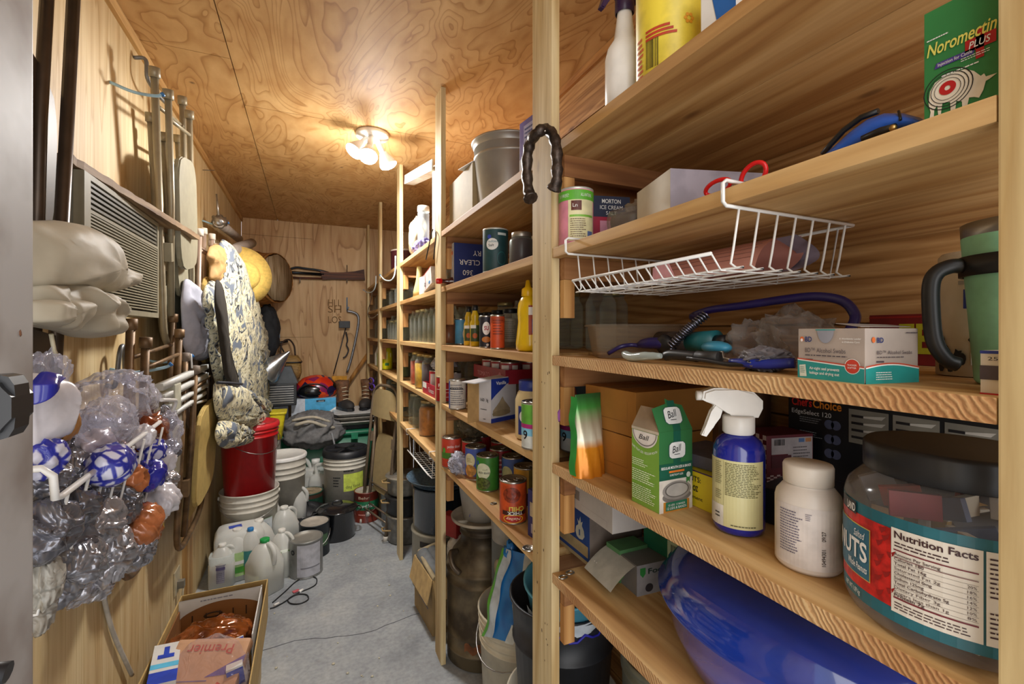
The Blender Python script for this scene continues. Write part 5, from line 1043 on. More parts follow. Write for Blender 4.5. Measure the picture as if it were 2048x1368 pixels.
p = Vector((.57, 1.63, Z + .1115)); tag(obj('plastic_bag', MB().ico((0, 0, .04), .05, 4, .55, 1.5, 12, (1.1, 1.1, .85)), clearmat('smoky_film_bag', '#c8bca8', .3, .22, .7, 30, '#8c8068'), None, p), 'smoky clear plastic bag lying on top of the tomato cans', 'bag')
t, F = carton('blue_carton', 'narrow blue and purple carton at the near end of the can shelf', 'box', Vector((.515, .99, Z)), .04, .05, .115, .1, M('#30316e', .5)); rects(t, 'cream_panel', F['-x'], [(.2, .45, 1, .75)], M('#b8a88c')); rects(t, 'cream_panel', F['-x'], [(.3, .1, .6, .3)], M('#a8a0b0'))
p = az(1057, 1098, Z); t = thing('loose_can_top', 'round silver can lid with ring lying at the shelf edge by the near post', 'can lid', p); obj('disc', MB().lathe([(0, .001), (.012, .001), (.013, .0035), (.0145, .0035), (.0145, .0005)], 24), TIN, t); obj('ring', MB().tube([(.006 * math.cos(a), .004 * math.sin(a), .004) for a in [2 * PI * i / 12 for i in range(12)]], .001, 5, True), STEEL, t)
# purple wax mark and knots stay in the wood; cable tie at post
# ================================================================ bay three
def emptyjar(x, y, z, lb, grp, h=.165, r=.042, lid=None): return jar(lb, Vector((x, y, z)), r, h, None, 0, lid, group=grp, n=20)
p = Vector((.53, 2.42, S1)); t = tag(obj('cloth_sack', MB().ico((0, 0, .115), .075, 4, .18, 1.6, 5, (.7, 1.1, 1.5)), M('#8f8266', .85, bmp=.3, name='cream_sackcloth'), None, p), 'cream cloth sack bulging upright on the top shelf of the third bay', 'sack')
p = at(847, .505, S1); t = thing('glass_cylinder', 'tall clear glass cylinder with cloudy lid on the top shelf', 'jar', p); obj('glass', MB().lathe([(0, .001), (.026, .001), (.028, .004), (.028, .19), (.024, .2)], 24), clearmat('cloudy_glass', '#dfe6ea', .28, .1, base='#c6ccd2'), t); obj('lid', MB().lathe([(.0285, .198), (.029, .20), (.028, .225), (0, .228)], 24), FROST, t)
p = Vector((.50, 2.24, S1)); tag(obj('plastic_wrap_pack', MB().ico((0, 0, .035), .04, 4, .35, 2.0, 6, (.75, 3.0, .85)), clearmat('purple_printed_film', '#cdc6ee', .5, .2, .6, 40, '#9c95c8'), None, p), 'clear film pack with purple print along the top shelf edge', 'pack')
t = thing('packing_channel', 'white bent foam packing channel standing on the top shelf by the second post', 'packing', Vector((.475, 1.86, S1)))
obj('upright', MB().box((0, 0, .001), (.03, .045, .30)), M('#cfc9ba', .8, name='foam_white'), t)
m4 = Matrix.Translation((0, .02, .29)) @ Matrix.Rotation(.20, 4, 'X'); mb = MB(); mb.box((-.012, -.01, 0), (.040, .60, .006), m4); mb.box((-.012, -.01, .006), (-.006, .60, .045), m4); mb.box((.034, -.01, .006), (.040, .60, .045), m4); obj('channel', mb, M('#d6d1c6', .8, name='foam_white_2'), t)
t, F = carton('swirl_carton', 'white and red carton tilted on the second shelf of the third bay', 'box', Vector((.50, 1.95, S2 + .018)), .07, .13, .075, .0, M('#cfcac6', .5)); t.rotation_euler = (-.25, 0, .05); disc(t, 'black_swirl', F['-x'], .25, .35, .009, .009, BLK, .0008, .6); rects(t, 'red_edge', F['-x'], [(.3, 0, .33, 1), (0, .97, 1, 1)], M('#b5423c')); disc(t, 'blue_oval', F['-x'], .75, .2, .012, .006, M('#3a7ab5'), .0009)
t, F = carton('white_carton', 'small white carton with torn corner and red underline on the second shelf', 'box', Vector((.51, 2.1, S2)), .07, .10, .085, .05, M('#c6c6cc', .5)); rects(t, 'red_line', F['-x'], [(0, 0, 1, .05)], RED)
t = tag(obj('paper_funnel', MB().lathe([(0, .001), (.032, .001), (.03, .03), (.016, .09), (.012, .15), (.011, .155), (0, .155)], 18), M('#cdb878', .6), None, Vector((.50, 2.27, S2))), 'tapered cream bottle shape standing on the second shelf of the third bay', 'bottle')
for i in range(7): emptyjar(.535, 1.86 + .102 * i, S3, 'empty clear quart jar in the front row on the middle shelf', 'quart jars in front, third bay', lid='#b7ad88' if i in (1, 4, 5) else None)
for i in range(7): emptyjar(.64, 1.86 + .102 * i, S3, 'empty clear quart jar in the second row on the middle shelf', 'quart jars behind, third bay')
for i in range(6): emptyjar(.60 + .0 * i, 1.9 + .11 * i, S2, 'empty jar at the back of the second shelf', 'jars at the back of the second shelf', h=.13)
cols = (('#7a1512', 'dark red'), ('#c4451a', 'tomato orange'), ('#d3a01e', 'golden yellow'), ('#331528', 'deep purple'))
for (y, k, x) in ((2.50, 0, .56), (2.40, 1, .525), (2.22, 2, .51), (2.11, 3, .52)): jar('quart jar of %s preserves with gold lid on the fourth shelf' % cols[k][1], Vector((x, y, S4)), .043, .168, cols[k][0], .78, '#a8905a')
t, F = openbox('can_tray', 'low white and red cardboard tray of small cans in the third bay', 'tray', Vector((.535, 1.94, S4)), .13, .24, .05, 0, M('#b01a35', .45, name='tray_red'), CARD); text(t, F['-x'], .45, .3, 'Tomato', .4, WHT, w=.4, shear=.2); rects(t, 'white_corner', F['-x'], [(0, .5, .3, 1)], WHT)
for i in range(4):
    t, S = can('small red and white can in the low tray of the third bay', Vector((.51 + .06 * (i % 2), 1.88 + .115 * (i // 2), S4 + .0035)), .026, .10, '#b5202a' if i % 2 == 0 else '#cfc8c6', group='cans in the tray, third bay'); rects(t, 'white_panel', S, [(.1, .1, .5, .9)], M('#d6cfca'))
tag(obj('plastic_bag', MB().ico((0, 0, .03), .05, 4, .6, 1.4, 31, (.8, 2.0, .6)), clearmat('white_bag_film', '#e9e6ee', .5, .2, .7, 40, '#d2ced8'), None, Vector((.53, 1.93, S4 + .105))), 'crumpled white plastic bag spread over the cans in the third bay', 'bag')
for i in range(6): emptyjar(.66, 1.9 + .11 * i, S4, 'dusty jar in the back row of the fourth shelf', 'jars behind on the fourth shelf, third bay', h=.16)
jar('jar of thick orange honey with gold lid alone at the shelf edge', Vector((.530, 2.20, S5)), .047, .170, '#c4750f', .80, '#a8956a')
for i, (x, y) in enumerate(((.535, 2.50), (.535, 2.40), (.60, 2.45), (.62, 2.33), (.63, 2.2), (.56, 2.32), (.62, 2.07), (.62, 1.95))): emptyjar(x, y, S5, 'empty clear jar standing round the honey jar on the fifth shelf', 'empty jars round the honey jar', lid='#b0a88a' if i % 3 == 0 else None)
t = thing('wire_basket', 'white wire basket slung under the fifth shelf of the third bay', 'basket')
mb = MB(); y0, y1, z0 = 1.87, 2.36, S5 - TH - .004
for y in (y0, y1): mb = MB(); mb.tube([(.50, y, S5 + .004), (.453, y, S5 + .004), (.453, y, z0), (.68, y, z0)], .0025, 6); obj('hanger_arm', mb, WIRE, t)
for k in range(9): x = .47 + .024 * k; obj('wire', MB().tube([(x, y0, z0), (x, y0 + .02, z0 - .09), (x, y1 - .02, z0 - .09), (x, y1, z0)], .0016, 6), WIRE, t)
for k in range(14): y = y0 + .03 + (y1 - y0 - .06) * k / 13; obj('wire', MB().tube([(.455, y, z0 - .075), (.47, y, z0 - .092), (.66, y, z0 - .092)], .0014, 6), WIRE, t)
obj('front_lip', MB().tube([(.455, y0 + .02, z0 - .075), (.455, y1 - .02, z0 - .075)], .0025, 6), WIRE, t)
# ================================================================ bay four and five
t = thing('cooking_pot', 'dark maroon cooking pot on the top shelf of the fourth bay', 'pot', Vector((.56, 2.95, S1))); obj('pot_body', MB().lathe([(0, .001), (.08, .001), (.09, .02), (.092, .12), (.096, .125), (.09, .125), (.07, .01)], 36), M('#4a1a24', .3, name='maroon_enamel'), t); obj('pale_lid', MB().lathe([(.094, .125), (.09, .135), (0, .14)], 36), M('#a8a29a', .4), t)
tag(obj('tin_lantern', MB().lathe([(0, .001), (.05, .001), (.05, .10), (.03, .13), (.03, .2), (0, .21)], 24), M('#4a6a80', .4, .3), None, Vector((.62, 2.78, S1))), 'hazy blue grey tin on the top shelf behind the third post', 'tin')
for i in range(6): emptyjar(.54 + .1 * (i % 2), 2.77 + .11 * i, S2, 'empty jar on the second shelf of the fourth bay', 'jars on the second shelf, fourth bay', h=.13, lid='#a39a88' if i % 2 == 0 else None)
for i in range(6): emptyjar(.54, 2.76 + .105 * i, S3, 'empty clear jar on the middle shelf of the fourth bay', 'jars on the middle shelf, fourth bay', h=.13 if i % 2 else .165, lid='#b7ad88' if i % 2 else None)
for i in range(5): emptyjar(.64, 2.78 + .12 * i, S3, 'empty jar behind on the middle shelf of the fourth bay', 'rear jars on the middle shelf, fourth bay')
p = at(774, .52, S4); t = thing('juice_bottle', 'bright yellow lemon juice bottle with white label on the fourth shelf', 'bottle', p); obj('bottle_body', MB().lathe([(0, .001), (.036, .001), (.04, .006), (.04, .12), (.03, .16), (.014, .185), (.014, .195)], 28), M('#d9d41c', .3, var=.05, name='lemon_yellow'), t); obj('cap', MB().lathe([(.016, .19), (.016, .21), (0, .212)], 18), M('#3f7a2c'), t)
S = Cyl(.0403, fa(p), .02, .10, .07); shape(t, 'white_label', S, [(.1, .7), (.9, .7), (.9, 1.0), (.5, 1.1), (.1, 1.0)], WHT); rects(t, 'green_badge', S, [(.3, .1, .7, .3)], GRN)
jar('jar of pale green pickles beside the lemon juice bottle', Vector((.525, 2.82, S4)), .04, .16, '#6a7a48', .85, '#6a8a4a')
for i in range(6): emptyjar(.60 + .03 * (i % 2), 2.78 + .11 * i, S4, 'jar in the back row on the fourth shelf of the fourth bay', 'rear jars on the fourth shelf, fourth bay', h=.14)
for i in range(7): emptyjar(.535 + .06 * (i % 2), 2.76 + .095 * i, S5, 'clear jar with wire clip on the fifth shelf of the fourth bay', 'jars on the fifth shelf, fourth bay', lid='#8a7a55' if i % 3 == 1 else None)
for z, nm in ((S2, 'second'), (S3, 'middle'), (S5, 'fifth')):
    for i in range(5): emptyjar(.55 + .05 * (i % 2), 3.56 + .12 * i, z, 'dim clear jar on the %s shelf of the last bay' % nm, 'jars on the %s shelf, last bay' % nm, h=.15, lid='#8f8878' if i % 2 else None)
for i, c_ in enumerate(('#1f2022', '#7b8a4a', '#c9c6ba')): p = Vector((.52, 3.60 + .13 * i, S4)); t = thing('sauce_bottle', ('dark sauce bottle', 'green sauce bottle', 'white squeeze bottle')[i] + ' on the fourth shelf of the last bay', 'bottle', p); obj('bottle_body', MB().lathe([(0, .001), (.034, .001), (.036, .006), (.036, .10), (.02, .14), (.012, .16), (.012, .17)], 20), M(c_, .35), t); obj('cap', MB().lathe([(.014, .165), (.014, .185), (0, .186)], 14), M('#6b6f78'), t)
t = thing('purple_scissors', 'purple plastic handled scissors hanging by the fourth post', 'scissors', Vector((.45, 3.42, 0))); PP = M('#5a3aa8', .4)
for k, (uu, vv) in enumerate(((742, 762), (744, 774))): obj('handle', MB().tube([ax(uu + 5 * math.cos(a), vv + 6 * math.sin(a), .45) - t.location for a in [2 * PI * i / 14 for i in range(14)]], .006, 6, True), PP, t)
obj('blade', MB().tube([ax(744, 779, .452) - t.location, ax(745, 800, .452) - t.location], [.006, .002], 6), STEEL, t)
# ================================================================ under the shelves, on the concrete
MILK = M('#6b5f4a', .5, .55, .35, 9, .4, dark='#463c30', name='aged_milk_can'); p = Vector((.640, 1.735, 0)); t = thing('milk_can', 'rusty old steel milk can under the shelves behind the second post', 'milk can', p, fa((.64, 1.735)))
obj('can_body', MB().lathe([(0, .001), (.138, .001), (.143, .006), (.143, .05), (.146, .052), (.146, .06), (.143, .062), (.143, .11), (.146, .114), (.143, .118), (.143, .305), (.147, .309), (.147, .317), (.143, .321), (.143, .345), (.147, .350), (.147, .357), (.140, .362), (.122, .405), (.098, .435), (.088, .445), (.086, .478), (.092, .484), (.092, .49), (.086, .492), (.09, .505), (.096, .518), (.094, .522), (.086, .520), (.086, .40)], 64), MILK, t)
for s in (1, -1): obj('handle', MB().tube(bez([Vector((.070, .100 * s, .43)), Vector((.10, .122 * s, .438)), Vector((.128, .112 * s, .405)), Vector((.131, .085 * s, .375))], 6), .010, 8), M('#5a4e40', .4, .6, .3, 20), t)
obj('rust_patch', MB().grid(lambda i, j: Vector((.1436 * math.cos(-.5 + 1.2 * i), .1436 * math.sin(-.5 + 1.2 * i), .075 + .03 * j + .008 * math.sin(i * 23))), 20, 2), M('#7a4a2a', .8, .2, .3, 30), t)
p = Vector((.640, 1.735, .523)); t = thing('plastic_tray_lid', 'round off-white plastic lid lying on the milk can mouth', 'lid', p); obj('lid_disc', MB().lathe([(0, .001), (.10, .001), (.125, .012), (.128, .022), (.122, .024), (.118, .016), (.0, .012)], 48), M('#b5aa98', .5, name='yellowed_lid'), t)
p = Vector((.640, 1.735, .537)); t = bucket('ice_cream_tub', 'white ice cream tub with blue and magenta print on the milk can', 'tub', p, .102, .17, M('#c3bcb0', .4, var=.04, name='tub_white'), .078, ribs=(.96,), rim=.003)
S = Cyl(.080, fa(p), .015, .13, .19, .1); shape(t, 'grape_print', S, [(.05, .1), (.22, .05), (.30, .5), (.28, .98), (.02, .98), (-.02, .5)], M('#3d3f8a', .5, var=.5, sc_=60)); rects(t, 'magenta_plate', S, [(.55, .12, 1.0, .34)], M('#8c1f4a')); rects(t, 'blue_plate', S, [(.62, .36, 1.1, .75)], M('#2c4580')); lines(t, S, .6, .18, .95, .27, 1, WHT, .5, 2)
p = Vector((.665, 1.44, 0)); t = bucket('plastic_bucket', 'off-white bucket with wire bail on the floor between milk can and black tub', 'bucket', Vector((.655, 1.385, 0)), .148, .37, M('#c9bfa8', .45, var=.06, name='bucket_ivory'), .13, ribs=(.74, .80, .87, .94), bail=STEEL, bangle=1.9)
t = thing('plastic_canister', 'square clear plastic canister with round white cap leaning above the bucket', 'container', Vector((.70, 1.56, .0)))
obj('canister_body', MB().cbox((0, 0, .40), (.13, .11, .30), .3, .008), clearmat('grey_clear_plastic', '#cfd2d2', .45, .2, base='#9aa0a2'), t); obj('canister_base', MB().cbox((0, 0, .125), (.12, .10, .248), .3, .006), M('#55524a', .6), t)
obj('round_cap', MB().lathe([(.036, 0), (.036, .008), (.032, .012), (0, .012)], 32, (-.069, -.035, .42), Matrix.Rotation(-PI / 2, 3, 'Y') @ Matrix.Rotation(0, 3, 'Z')), M('#b5ac98', .5), t)
t = bucket('white_tub', 'small plain off-white tub upside up just under the can shelf', 'tub', Vector((.66, 1.475, .552)), .088, .19, M('#b9b3a8', .4, name='plain_tub'), .075, ribs=(.96,), rim=.003)
# blue and white feed bag leaning in the bucket
t = thing('pet_food_bag', 'shiny blue and white folded bag leaning in the ivory bucket', 'bag', Vector((0, 0, 0)))
B0 = [(992, 1285), (1010, 1190), (1032, 1095)]
def bagpt(i, j):
    u = 968 + 52 * i + (j * 38) + 3 * math.sin(j * 9); v = 1270 + 16 * i - 175 * j; x = .505 + .05 * j + .035 * i; return ax(u, v, x)
m, nt, b = newmat('bag_film'); b.inputs['Roughness'].default_value = .25
tc = nd(nt, 'ShaderNodeTexCoord'); nz = nd(nt, 'ShaderNodeTexNoise', i_Scale=12); nt.links.new(tc.outputs['Object'], nz.inputs[0]); nt.links.new(ramp(nt, nz.outputs[0], [(.4, '#1c62a8'), (.6, '#2a7cc4')]), b.inputs['Base Color'])
def slab(i0, i1, mat, nm, off=0):
    mb = MB(); th = Vector((.03, .03, 0))
    def fn(i, j):
        a = i0 + (i1 - i0) * (i if i <= 1 else 1); return bagpt(a, j) + Vector((-off, -off, 0)) + Vector((.004 * math.sin(j * 14 + a * 5), 0, 0))
    mb.grid(fn, 6, 14); obj(nm, mb, mat, t)
mb = MB(); n_ = 12
mb.grid(lambda i, j: (bagpt(min(1, i * 2) if i <= .5 else 2 - 2 * i, j) + (Vector((.035, .03, 0)) * math.sin(PI * j) ** .5 if i > .5 and i < 1 else Vector((0, 0, 0))) + Vector((.003 * math.sin(j * 16), 0, 0))), 24, 14, closeu=True); obj('bag_body', mb, m, t)
slab(.0, .30, M('#b9c2c8', .3, name='bag_white'), 'white_stripe', .004); slab(-.06, .03, M('#5aa03a', .3), 'green_stripe', .005); slab(.85, 1.15, M('#c2c6c2', .3), 'printed_side', .002)
obj('bag_neck', MB().ico(ax(1022, 1112, .575), .03, 3, .4, 2.5, 3, (.8, .8, 1.5)), m, t)
# cardboard box of grey rolls, third bay
c, sx, sy, rz = box3((822, 1170), (857, 1245), (880, 1215), 0); c = Vector((.50, 1.985, 0))
c, sx, sy, rz = Vector((.54, 2.02, 0)), .16, .26, .08
t, F = openbox('cardboard_box', 'worn open cardboard box holding grey rolls under the third bay', 'box', c, sx, sy, .235, rz, M('#9c8258', .8, var=.12, sc_=10, name='worn_board'), M('#b79a68', .8), [('-x', .10, 2.9), ('-y', .08, 2.7)], .004)
lines(t, F['-x'], .3, .35, .8, .4, 1, M('#4a4f6a'), .6, 2); obj('top_cuff', MB().tube([(-.07, -.13, .24), (-.07, .0, .25), (-.06, .12, .25), (.02, .13, .26), (.08, .12, .25)], .010, 6), M('#a89878', .9), t)
for k in range(3): tag(obj('cloth_roll', MB().cyl((-.04 + .045 * k, -.10, .0), (-.05 + .045 * k, .10, .03), .030, 18), M('#6f7274', .9, bmp=.3, name='grey_felt'), None, c + Vector((.0, 0, .215)), rz), 'grey felt roll sticking out of the worn cardboard box', 'roll', 'grey rolls in the worn cardboard box')
# canner, metal bin, pots
p = Vector((.64, 2.32, .28)); t = thing('canning_pot', 'big dark blue speckled canning pot set on a grey metal bin', 'pot', p); EN = M('#1c2733', .22, coat=.5, var=.5, sc_=300, name='speckled_enamel')
obj('pot_body', MB().lathe([(0, .001), (.15, .001), (.158, .012), (.16, .21), (.168, .215), (.168, .22), (.155, .22)], 56), EN, t); obj('lid', MB().lathe([(.19, .255), (.192, .26), (.165, .228), (.10, .222), (0, .222)], 56), M('#5a6f80', .25, coat=.5, var=.2, sc_=80, name='worn_blue_enamel'), t)
t = thing('metal_bin', 'grey metal bin with dark cut-out handle under the canning pot', 'bin', Vector((.63, 2.32, 0))); obj('bin_body', MB().lathe([(0, .001), (.15, .001), (.153, .01), (.153, .265), (.158, .27), (.158, .279), (0, .279)], 48), M('#9a9688', .5, .3, .12, 12, name='grey_bin'), t)
a0 = fa((.63, 2.32)); S = Cyl(.1535, a0, 0, .28, .3); rects(t, 'handle_slot', S, [(.1, .78, .42, .88)], M('#2a2622')); disc(t, 'rivet', S, .52, .62, .006, .006, M('#4a4640'), .001)
for k, (h0, r, lb, col) in enumerate(((0, .115, 'steel pot at the bottom of the stack behind the third post', '#8a8781'), (.17, .12, 'black pot, middle of the stack behind the third post', '#1d1e20'), (.29, .115, 'dented tin pan on top of the stack behind the third post', '#a9a59b'))):
    t = thing('stock_pot', lb, 'pot', Vector((.545, 2.86, h0))); obj('pot_body', MB().lathe([(0, .001), (r * .9, .001), (r * .95, .01), (r, .10 if k else .155), (r + .008, .105 if k else .16), (r + .008, .11 if k else .166), (0, .11 if k else .166)], 40), M(col, .35, .7 if k != 1 else .1, .2), t)
    obj('side_handle', MB().tube([(-r * .8, -.05, .08), (-r - .03, -.04, .085), (-r - .03, .0, .085), (-r * .95, .02, .08)], .005, 6), M('#a88a5a', .6), t)
t = bucket('white_canister', 'clear lidded canister on the floor under the fourth bay', 'container', Vector((.52, 3.12, 0)), .09, .25, M('#a3a8a8', .4), .085, ribs=(.9,), lid=M('#55606a', .4))
t = thing('dark_kettle', 'dark enamel kettle standing at the back under the fourth bay', 'kettle', Vector((.70, 2.95, 0))); obj('kettle_body', MB().lathe([(0, .001), (.12, .001), (.13, .05), (.12, .25), (.07, .36), (.06, .38), (0, .39)], 36), M('#22262a', .3, coat=.3), t); obj('handle', MB().tube([(-.07, 0, .36), (-.05, 0, .45), (.05, 0, .45), (.07, 0, .36)], .007, 8), STEEL, t)
t, F = carton('oats_box', 'crumpled red and white package between milk can and second post', 'box', Vector((.575, 1.935, .0)), .09, .05, .49, .2, M('#b5aa98', .5)); t.location = (.79, 1.93, 0); 
obj('red_package', MB().cbox((-.22, .03, .445), (.05, .09, .09), .3, .004), M('#8c1f1c', .5), t); obj('white_package', MB().ico((-.21, .0, .34), .06, 3, .4, 2, 4, (.7, .9, 1.2)), M('#c9c3b8', .5), t)
# ================================================================ ceiling lamp
t = thing('ceiling_lamp', 'white round ceiling fixture with three glowing flood bulbs', 'ceiling lamp', LAMP + Vector((.0, -.03, 0)))
obj('mounting_plate', MB().lathe([(0, CZ - LAMP.z - .002), (.075, CZ - LAMP.z - .002), (.075, CZ - LAMP.z - .02), (.03, CZ - LAMP.z - .03), (0, CZ - LAMP.z - .03)], 36), WPL, t)
m, nt, b = newmat('lit_bulb'); b.inputs['Emission Color'].default_value = (1, .99, .97, 1); b.inputs['Emission Strength'].default_value = 30; LIT = m
for k, (dx, dy, dz) in enumerate(((-.085, -.03, -.015), (-.03, -.10, -.055), (.075, .0, -.045))):
    q0 = Vector((dx * .25, dy * .25, .10)); q1 = Vector((dx, dy, dz + .03)); dr = (q1 - q0).normalized(); rot = dr.to_track_quat('Z', 'Y').to_matrix()
    obj('lamp_holder', MB().cyl(q0, q1 - dr * .045, .014, 14), WPL, t)
    bu = obj('flood_bulb', MB().lathe([(0, -.062), (.018, -.06), (.022, -.05), (.032, -.03), (.041, -.008), (.041, 0)], 24, q1, rot), WPL, t)
    obj('lit_lens', MB().lathe([(.041, 0), (.039, .006), (.024, .015), (0, .019)], 24, q1, rot), LIT, bu)
# ================================================================ on the floor at the far end
def flr(u, v, r=0.):
    """pixel of the front foot of a round thing of radius r -> its centre on the floor"""
    p = az(u, v, 0); d = Vector((SY, CY, 0)); return p + d * r
def paintcan(label, u, v, r, h, body, lidmat, bail=None, lab=None):
    p = flr(u, v, r); p.z = 0; t = thing('paint_can', label, 'paint can', p)
    obj('can_body', MB().lathe([(0, .002), (r * .97, .002), (r * .97, 0), (r, .001), (r, .004), (r * .985, .006), (r * .985, h - .008), (r, h - .006), (r, h), (r * .94, h), (r * .94, h - .008), (0, h - .008)], 36), body, t)
    obj('lid', MB().lathe([(r * .90, h - .006), (r * .92, h - .001), (r * .86, h - .001), (r * .82, h - .007), (r * .3, h - .0065), (0, h - .0065)], 36), lidmat, t)
    if bail: obj('bail_handle', MB().tube([(r * 1.03 * math.cos(a), r * 1.06 * math.sin(a) * 1.0, h * .72 - .07 * abs(math.sin(a))) for a in [PI * 1.45 + PI * k / 14 for k in range(15)]], .0022, 6), bail, t)
    return t, Cyl(r * .987, fa(p), .01, h - .02, r * 2.2)
GL = M('#a9a79f', .4, .6, .1, 15, name='galvanised_lid')
t, S = paintcan('grey paint can with blank white side at the front of the paint cans', 598, 1161, .083, .190, M('#8b8b88', .4, .4, .1), GL); rects(t, 'pale_label', S, [(.25, .02, .92, .98)], M('#b7b7be', .4)); disc(t, 'black_logo', S, .10, .75, .013, .013, BLK, .001, .5); rects(t, 'diagonal_stripe', S, [(.35, .26, .9, .30)], M('#7d7d84'), .001)
t, S = paintcan('dark paint can with pale top and wire handle behind the grey one', 616, 1120, .083, .185, M('#2a3034', .35, .3, .1), M('#b3aca0', .5, .2), bail=STEEL); rects(t, 'green_label', S, [(.5, .3, .95, .7)], M('#4a6a4a'))
t, S = paintcan('red brown stain can with a green band and wire handle on the open floor', 725, 1047, .082, .20, M('#6e2a1e', .4, name='red_brown_stain_can'), M('#b8b0a4', .5, .2), bail=STEEL); rects(t, 'green_band', S, [(-.3, .42, 1.3, .74)], M('#1f6b45')); text(t, S, .18, .52, 'Wood Stain', .12, WHT, w=.6, bold=.01); text(t, S, .2, .83, 'Behr', .10, M('#c9b8a0'), w=.4); lines(t, S, .2, .2, .8, .3, 1, M('#c98a80'), .5, 3)
t, S = paintcan('open topped stain can with dark green side beside the black pot', 609, 1043, .085, .18, M('#1f4a38', .4), M('#9a8a70', .6, .1, .3)); rects(t, 'brown_rim', S, [(-.3, .85, 1.3, 1)], M('#4a3024'))
t, S = paintcan('pale lidded paint can just behind the black enamel pot', 660, 1024, .085, .185, M('#6a6450', .4), M('#a89f8c', .5, .3))
ENB = M('#17181c', .2, coat=.5, var=.6, sc_=260, name='black_speckled_enamel')
p = flr(660, 1088, .112); t = thing('enamel_stock_pot', 'black speckled enamel stock pot with domed lid on the aisle floor', 'pot', p)
obj('pot_body', MB().lathe([(0, .001), (.104, .001), (.109, .01), (.110, .165), (.116, .170), (.116, .174), (.104, .174)], 48), ENB, t); ld = obj('lid', MB().lathe([(.122, .172), (.124, .177), (.118, .18), (.10, .192), (.05, .203), (0, .206)], 48), ENB, t)
obj('knob', MB().tube(bez([(-.03, 0, .203), (-.02, 0, .219), (.02, 0, .219), (.03, 0, .203)], 5), .005, 8), ENB, ld)
for s in (1, -1): obj('side_handle', MB().tube(bez([(s * .11, -.04, .155), (s * .14, -.03, .157), (s * .14, .03, .157), (s * .11, .04, .155)], 5), .005, 8), ENB, t)
p = flr(592, 1085, .09); t = thing('black_roaster', 'open black speckled enamel roaster behind the paint cans', 'roaster', p + Vector((-.02, .06, 0))); obj('roaster_body', MB().lathe([(0, .001), (.12, .001), (.135, .02), (.145, .14), (.155, .145), (.145, .147), (.13, .03), (0, .012)], 44), ENB, t)
# stacked pails at left
WB = M('#cfcabd', .42, var=.05, name='white_pail_plastic'); P5 = Vector((-.322, 3.06, 0))
t = bucket('white_pail', 'white five gallon pail on the floor below the red bucket', 'bucket', P5, .150, .37, WB, .134, ribs=(.74, .82, .90), bail=STEEL, bangle=fa(P5) - PI / 2); S = Cyl(.148, fa(P5), .12, .13, .26, .02); rects(t, 'paper_label', S, [(.60, .1, .98, .75)], M('#c9d0d4')); text(t, S, .68, .38, 'Eco', .2, M('#1f7a8a'), w=.2, bold=.02); rects(t, 'green_frame', S, [(.585, .08, .6, .77), (.6, .75, .98, .77)], M('#8fb08a'), .0012)
REDB = M('#b3141a', .35, coat=.3, var=.06, name='red_bucket_plastic'); t = bucket('red_bucket', 'bright red bucket stacked on the white pail by the left wall', 'bucket', P5 + Vector((0, 0, .34)), .150, .40, REDB, .128, ribs=(.86, .93), lid=M('#b8242a', .4), bail=STEEL, bangle=fa(P5) - PI * .32, lidh=.03)
disc(t, 'pale_sticker', Flat((-.15, -.15, .403), (1, 0, 0), (0, 1, 0), .3, .3), .62, .42, .045, .045, M('#c98080'), .002); disc(t, 'green_sticker', Flat((-.15, -.15, .403), (1, 0, 0), (0, 1, 0), .3, .3), .35, .3, .02, .02, M('#8fc23a'), .003)
P6 = Vector((-.17, 3.42, 0)); t = bucket('white_pail', 'white ribbed pail with lid standing right behind the red bucket stack', 'bucket', P6, .145, .455, WB, .13, ribs=(.72, .80, .88), lid=WPL)
P7 = flr(715, 1000, .15); P7 = Vector((.235, 3.47, 0)); t = bucket('white_pail', 'white pail with black spin lid and a yellow note on its side', 'bucket', P7, .15, .42, WB, .138, ribs=(.80, .87, .93), lid=M('#202125', .45, name='black_spin_lid'), lidh=.07); S = Cyl(.142, fa(P7), .05, .30, .28, .02); rects(t, 'yellow_note', S, [(.45, .45, .95, .85)], M('#c9d95a')); text(t, S, .5, .52, 'dog food', .07, M('#5a6a3a'), w=.35); lines(t, S, .2, .55, .38, .8, 4, BLK, .4, 2); lines(t, S, .45, .88, .75, .95, 1, BLK, .5, 3)
lidt = MB(); 
for k in range(3): a = k * PI / 3; lidt.cbox((0, 0, .445), (.24, .02, .012), a)
obj('spin_bar', lidt, M('#202125', .45), t)
0 and bucket('white_pail', 'white pail with black lid at the back by the green tote', 'bucket', Vector((.30, 3.83, 0)), .148, .46, WB, .135, ribs=(.80, .87, .93), lid=M('#24262c', .45), lidh=.05)
# jugs
GN, BLC, OF = '#1e9a4a', '#2f7fc0', '#e4e2da'
ml = M('#cfd6b8', .3)
def jg(lb, u, v, cap=OF, fill=.5, rz=0, s=1., lab=None, liquid='#d0d6d2', r=.072, h=.25, grp=None): p = flr(u, v, r * s); p.z = 0; return jug(lb, p, cap, fill, rz, s, grp, None, lab, r, h, liquid)
t = jg('squat clear jug with purple grey label and white cap nearest the wall', 430, 1180, fill=.75, rz=2.6, r=.058, h=.205, liquid='#b7bcb8'); S = Cyl(.0595, fa(t.location) - 0, .03, .09, .1); t.rotation_euler = (0, 0, 0); rects(t, 'grey_label', S, [(-.1, 0, 1.1, 1)], M('#8f8d9c', .5), .001); rects(t, 'purple_print', S, [(.1, .72, .9, .88)], M('#5c5480'), .0015); lines(t, S, .1, .1, .9, .6, 5, M('#5f5b72'), .35, 4)
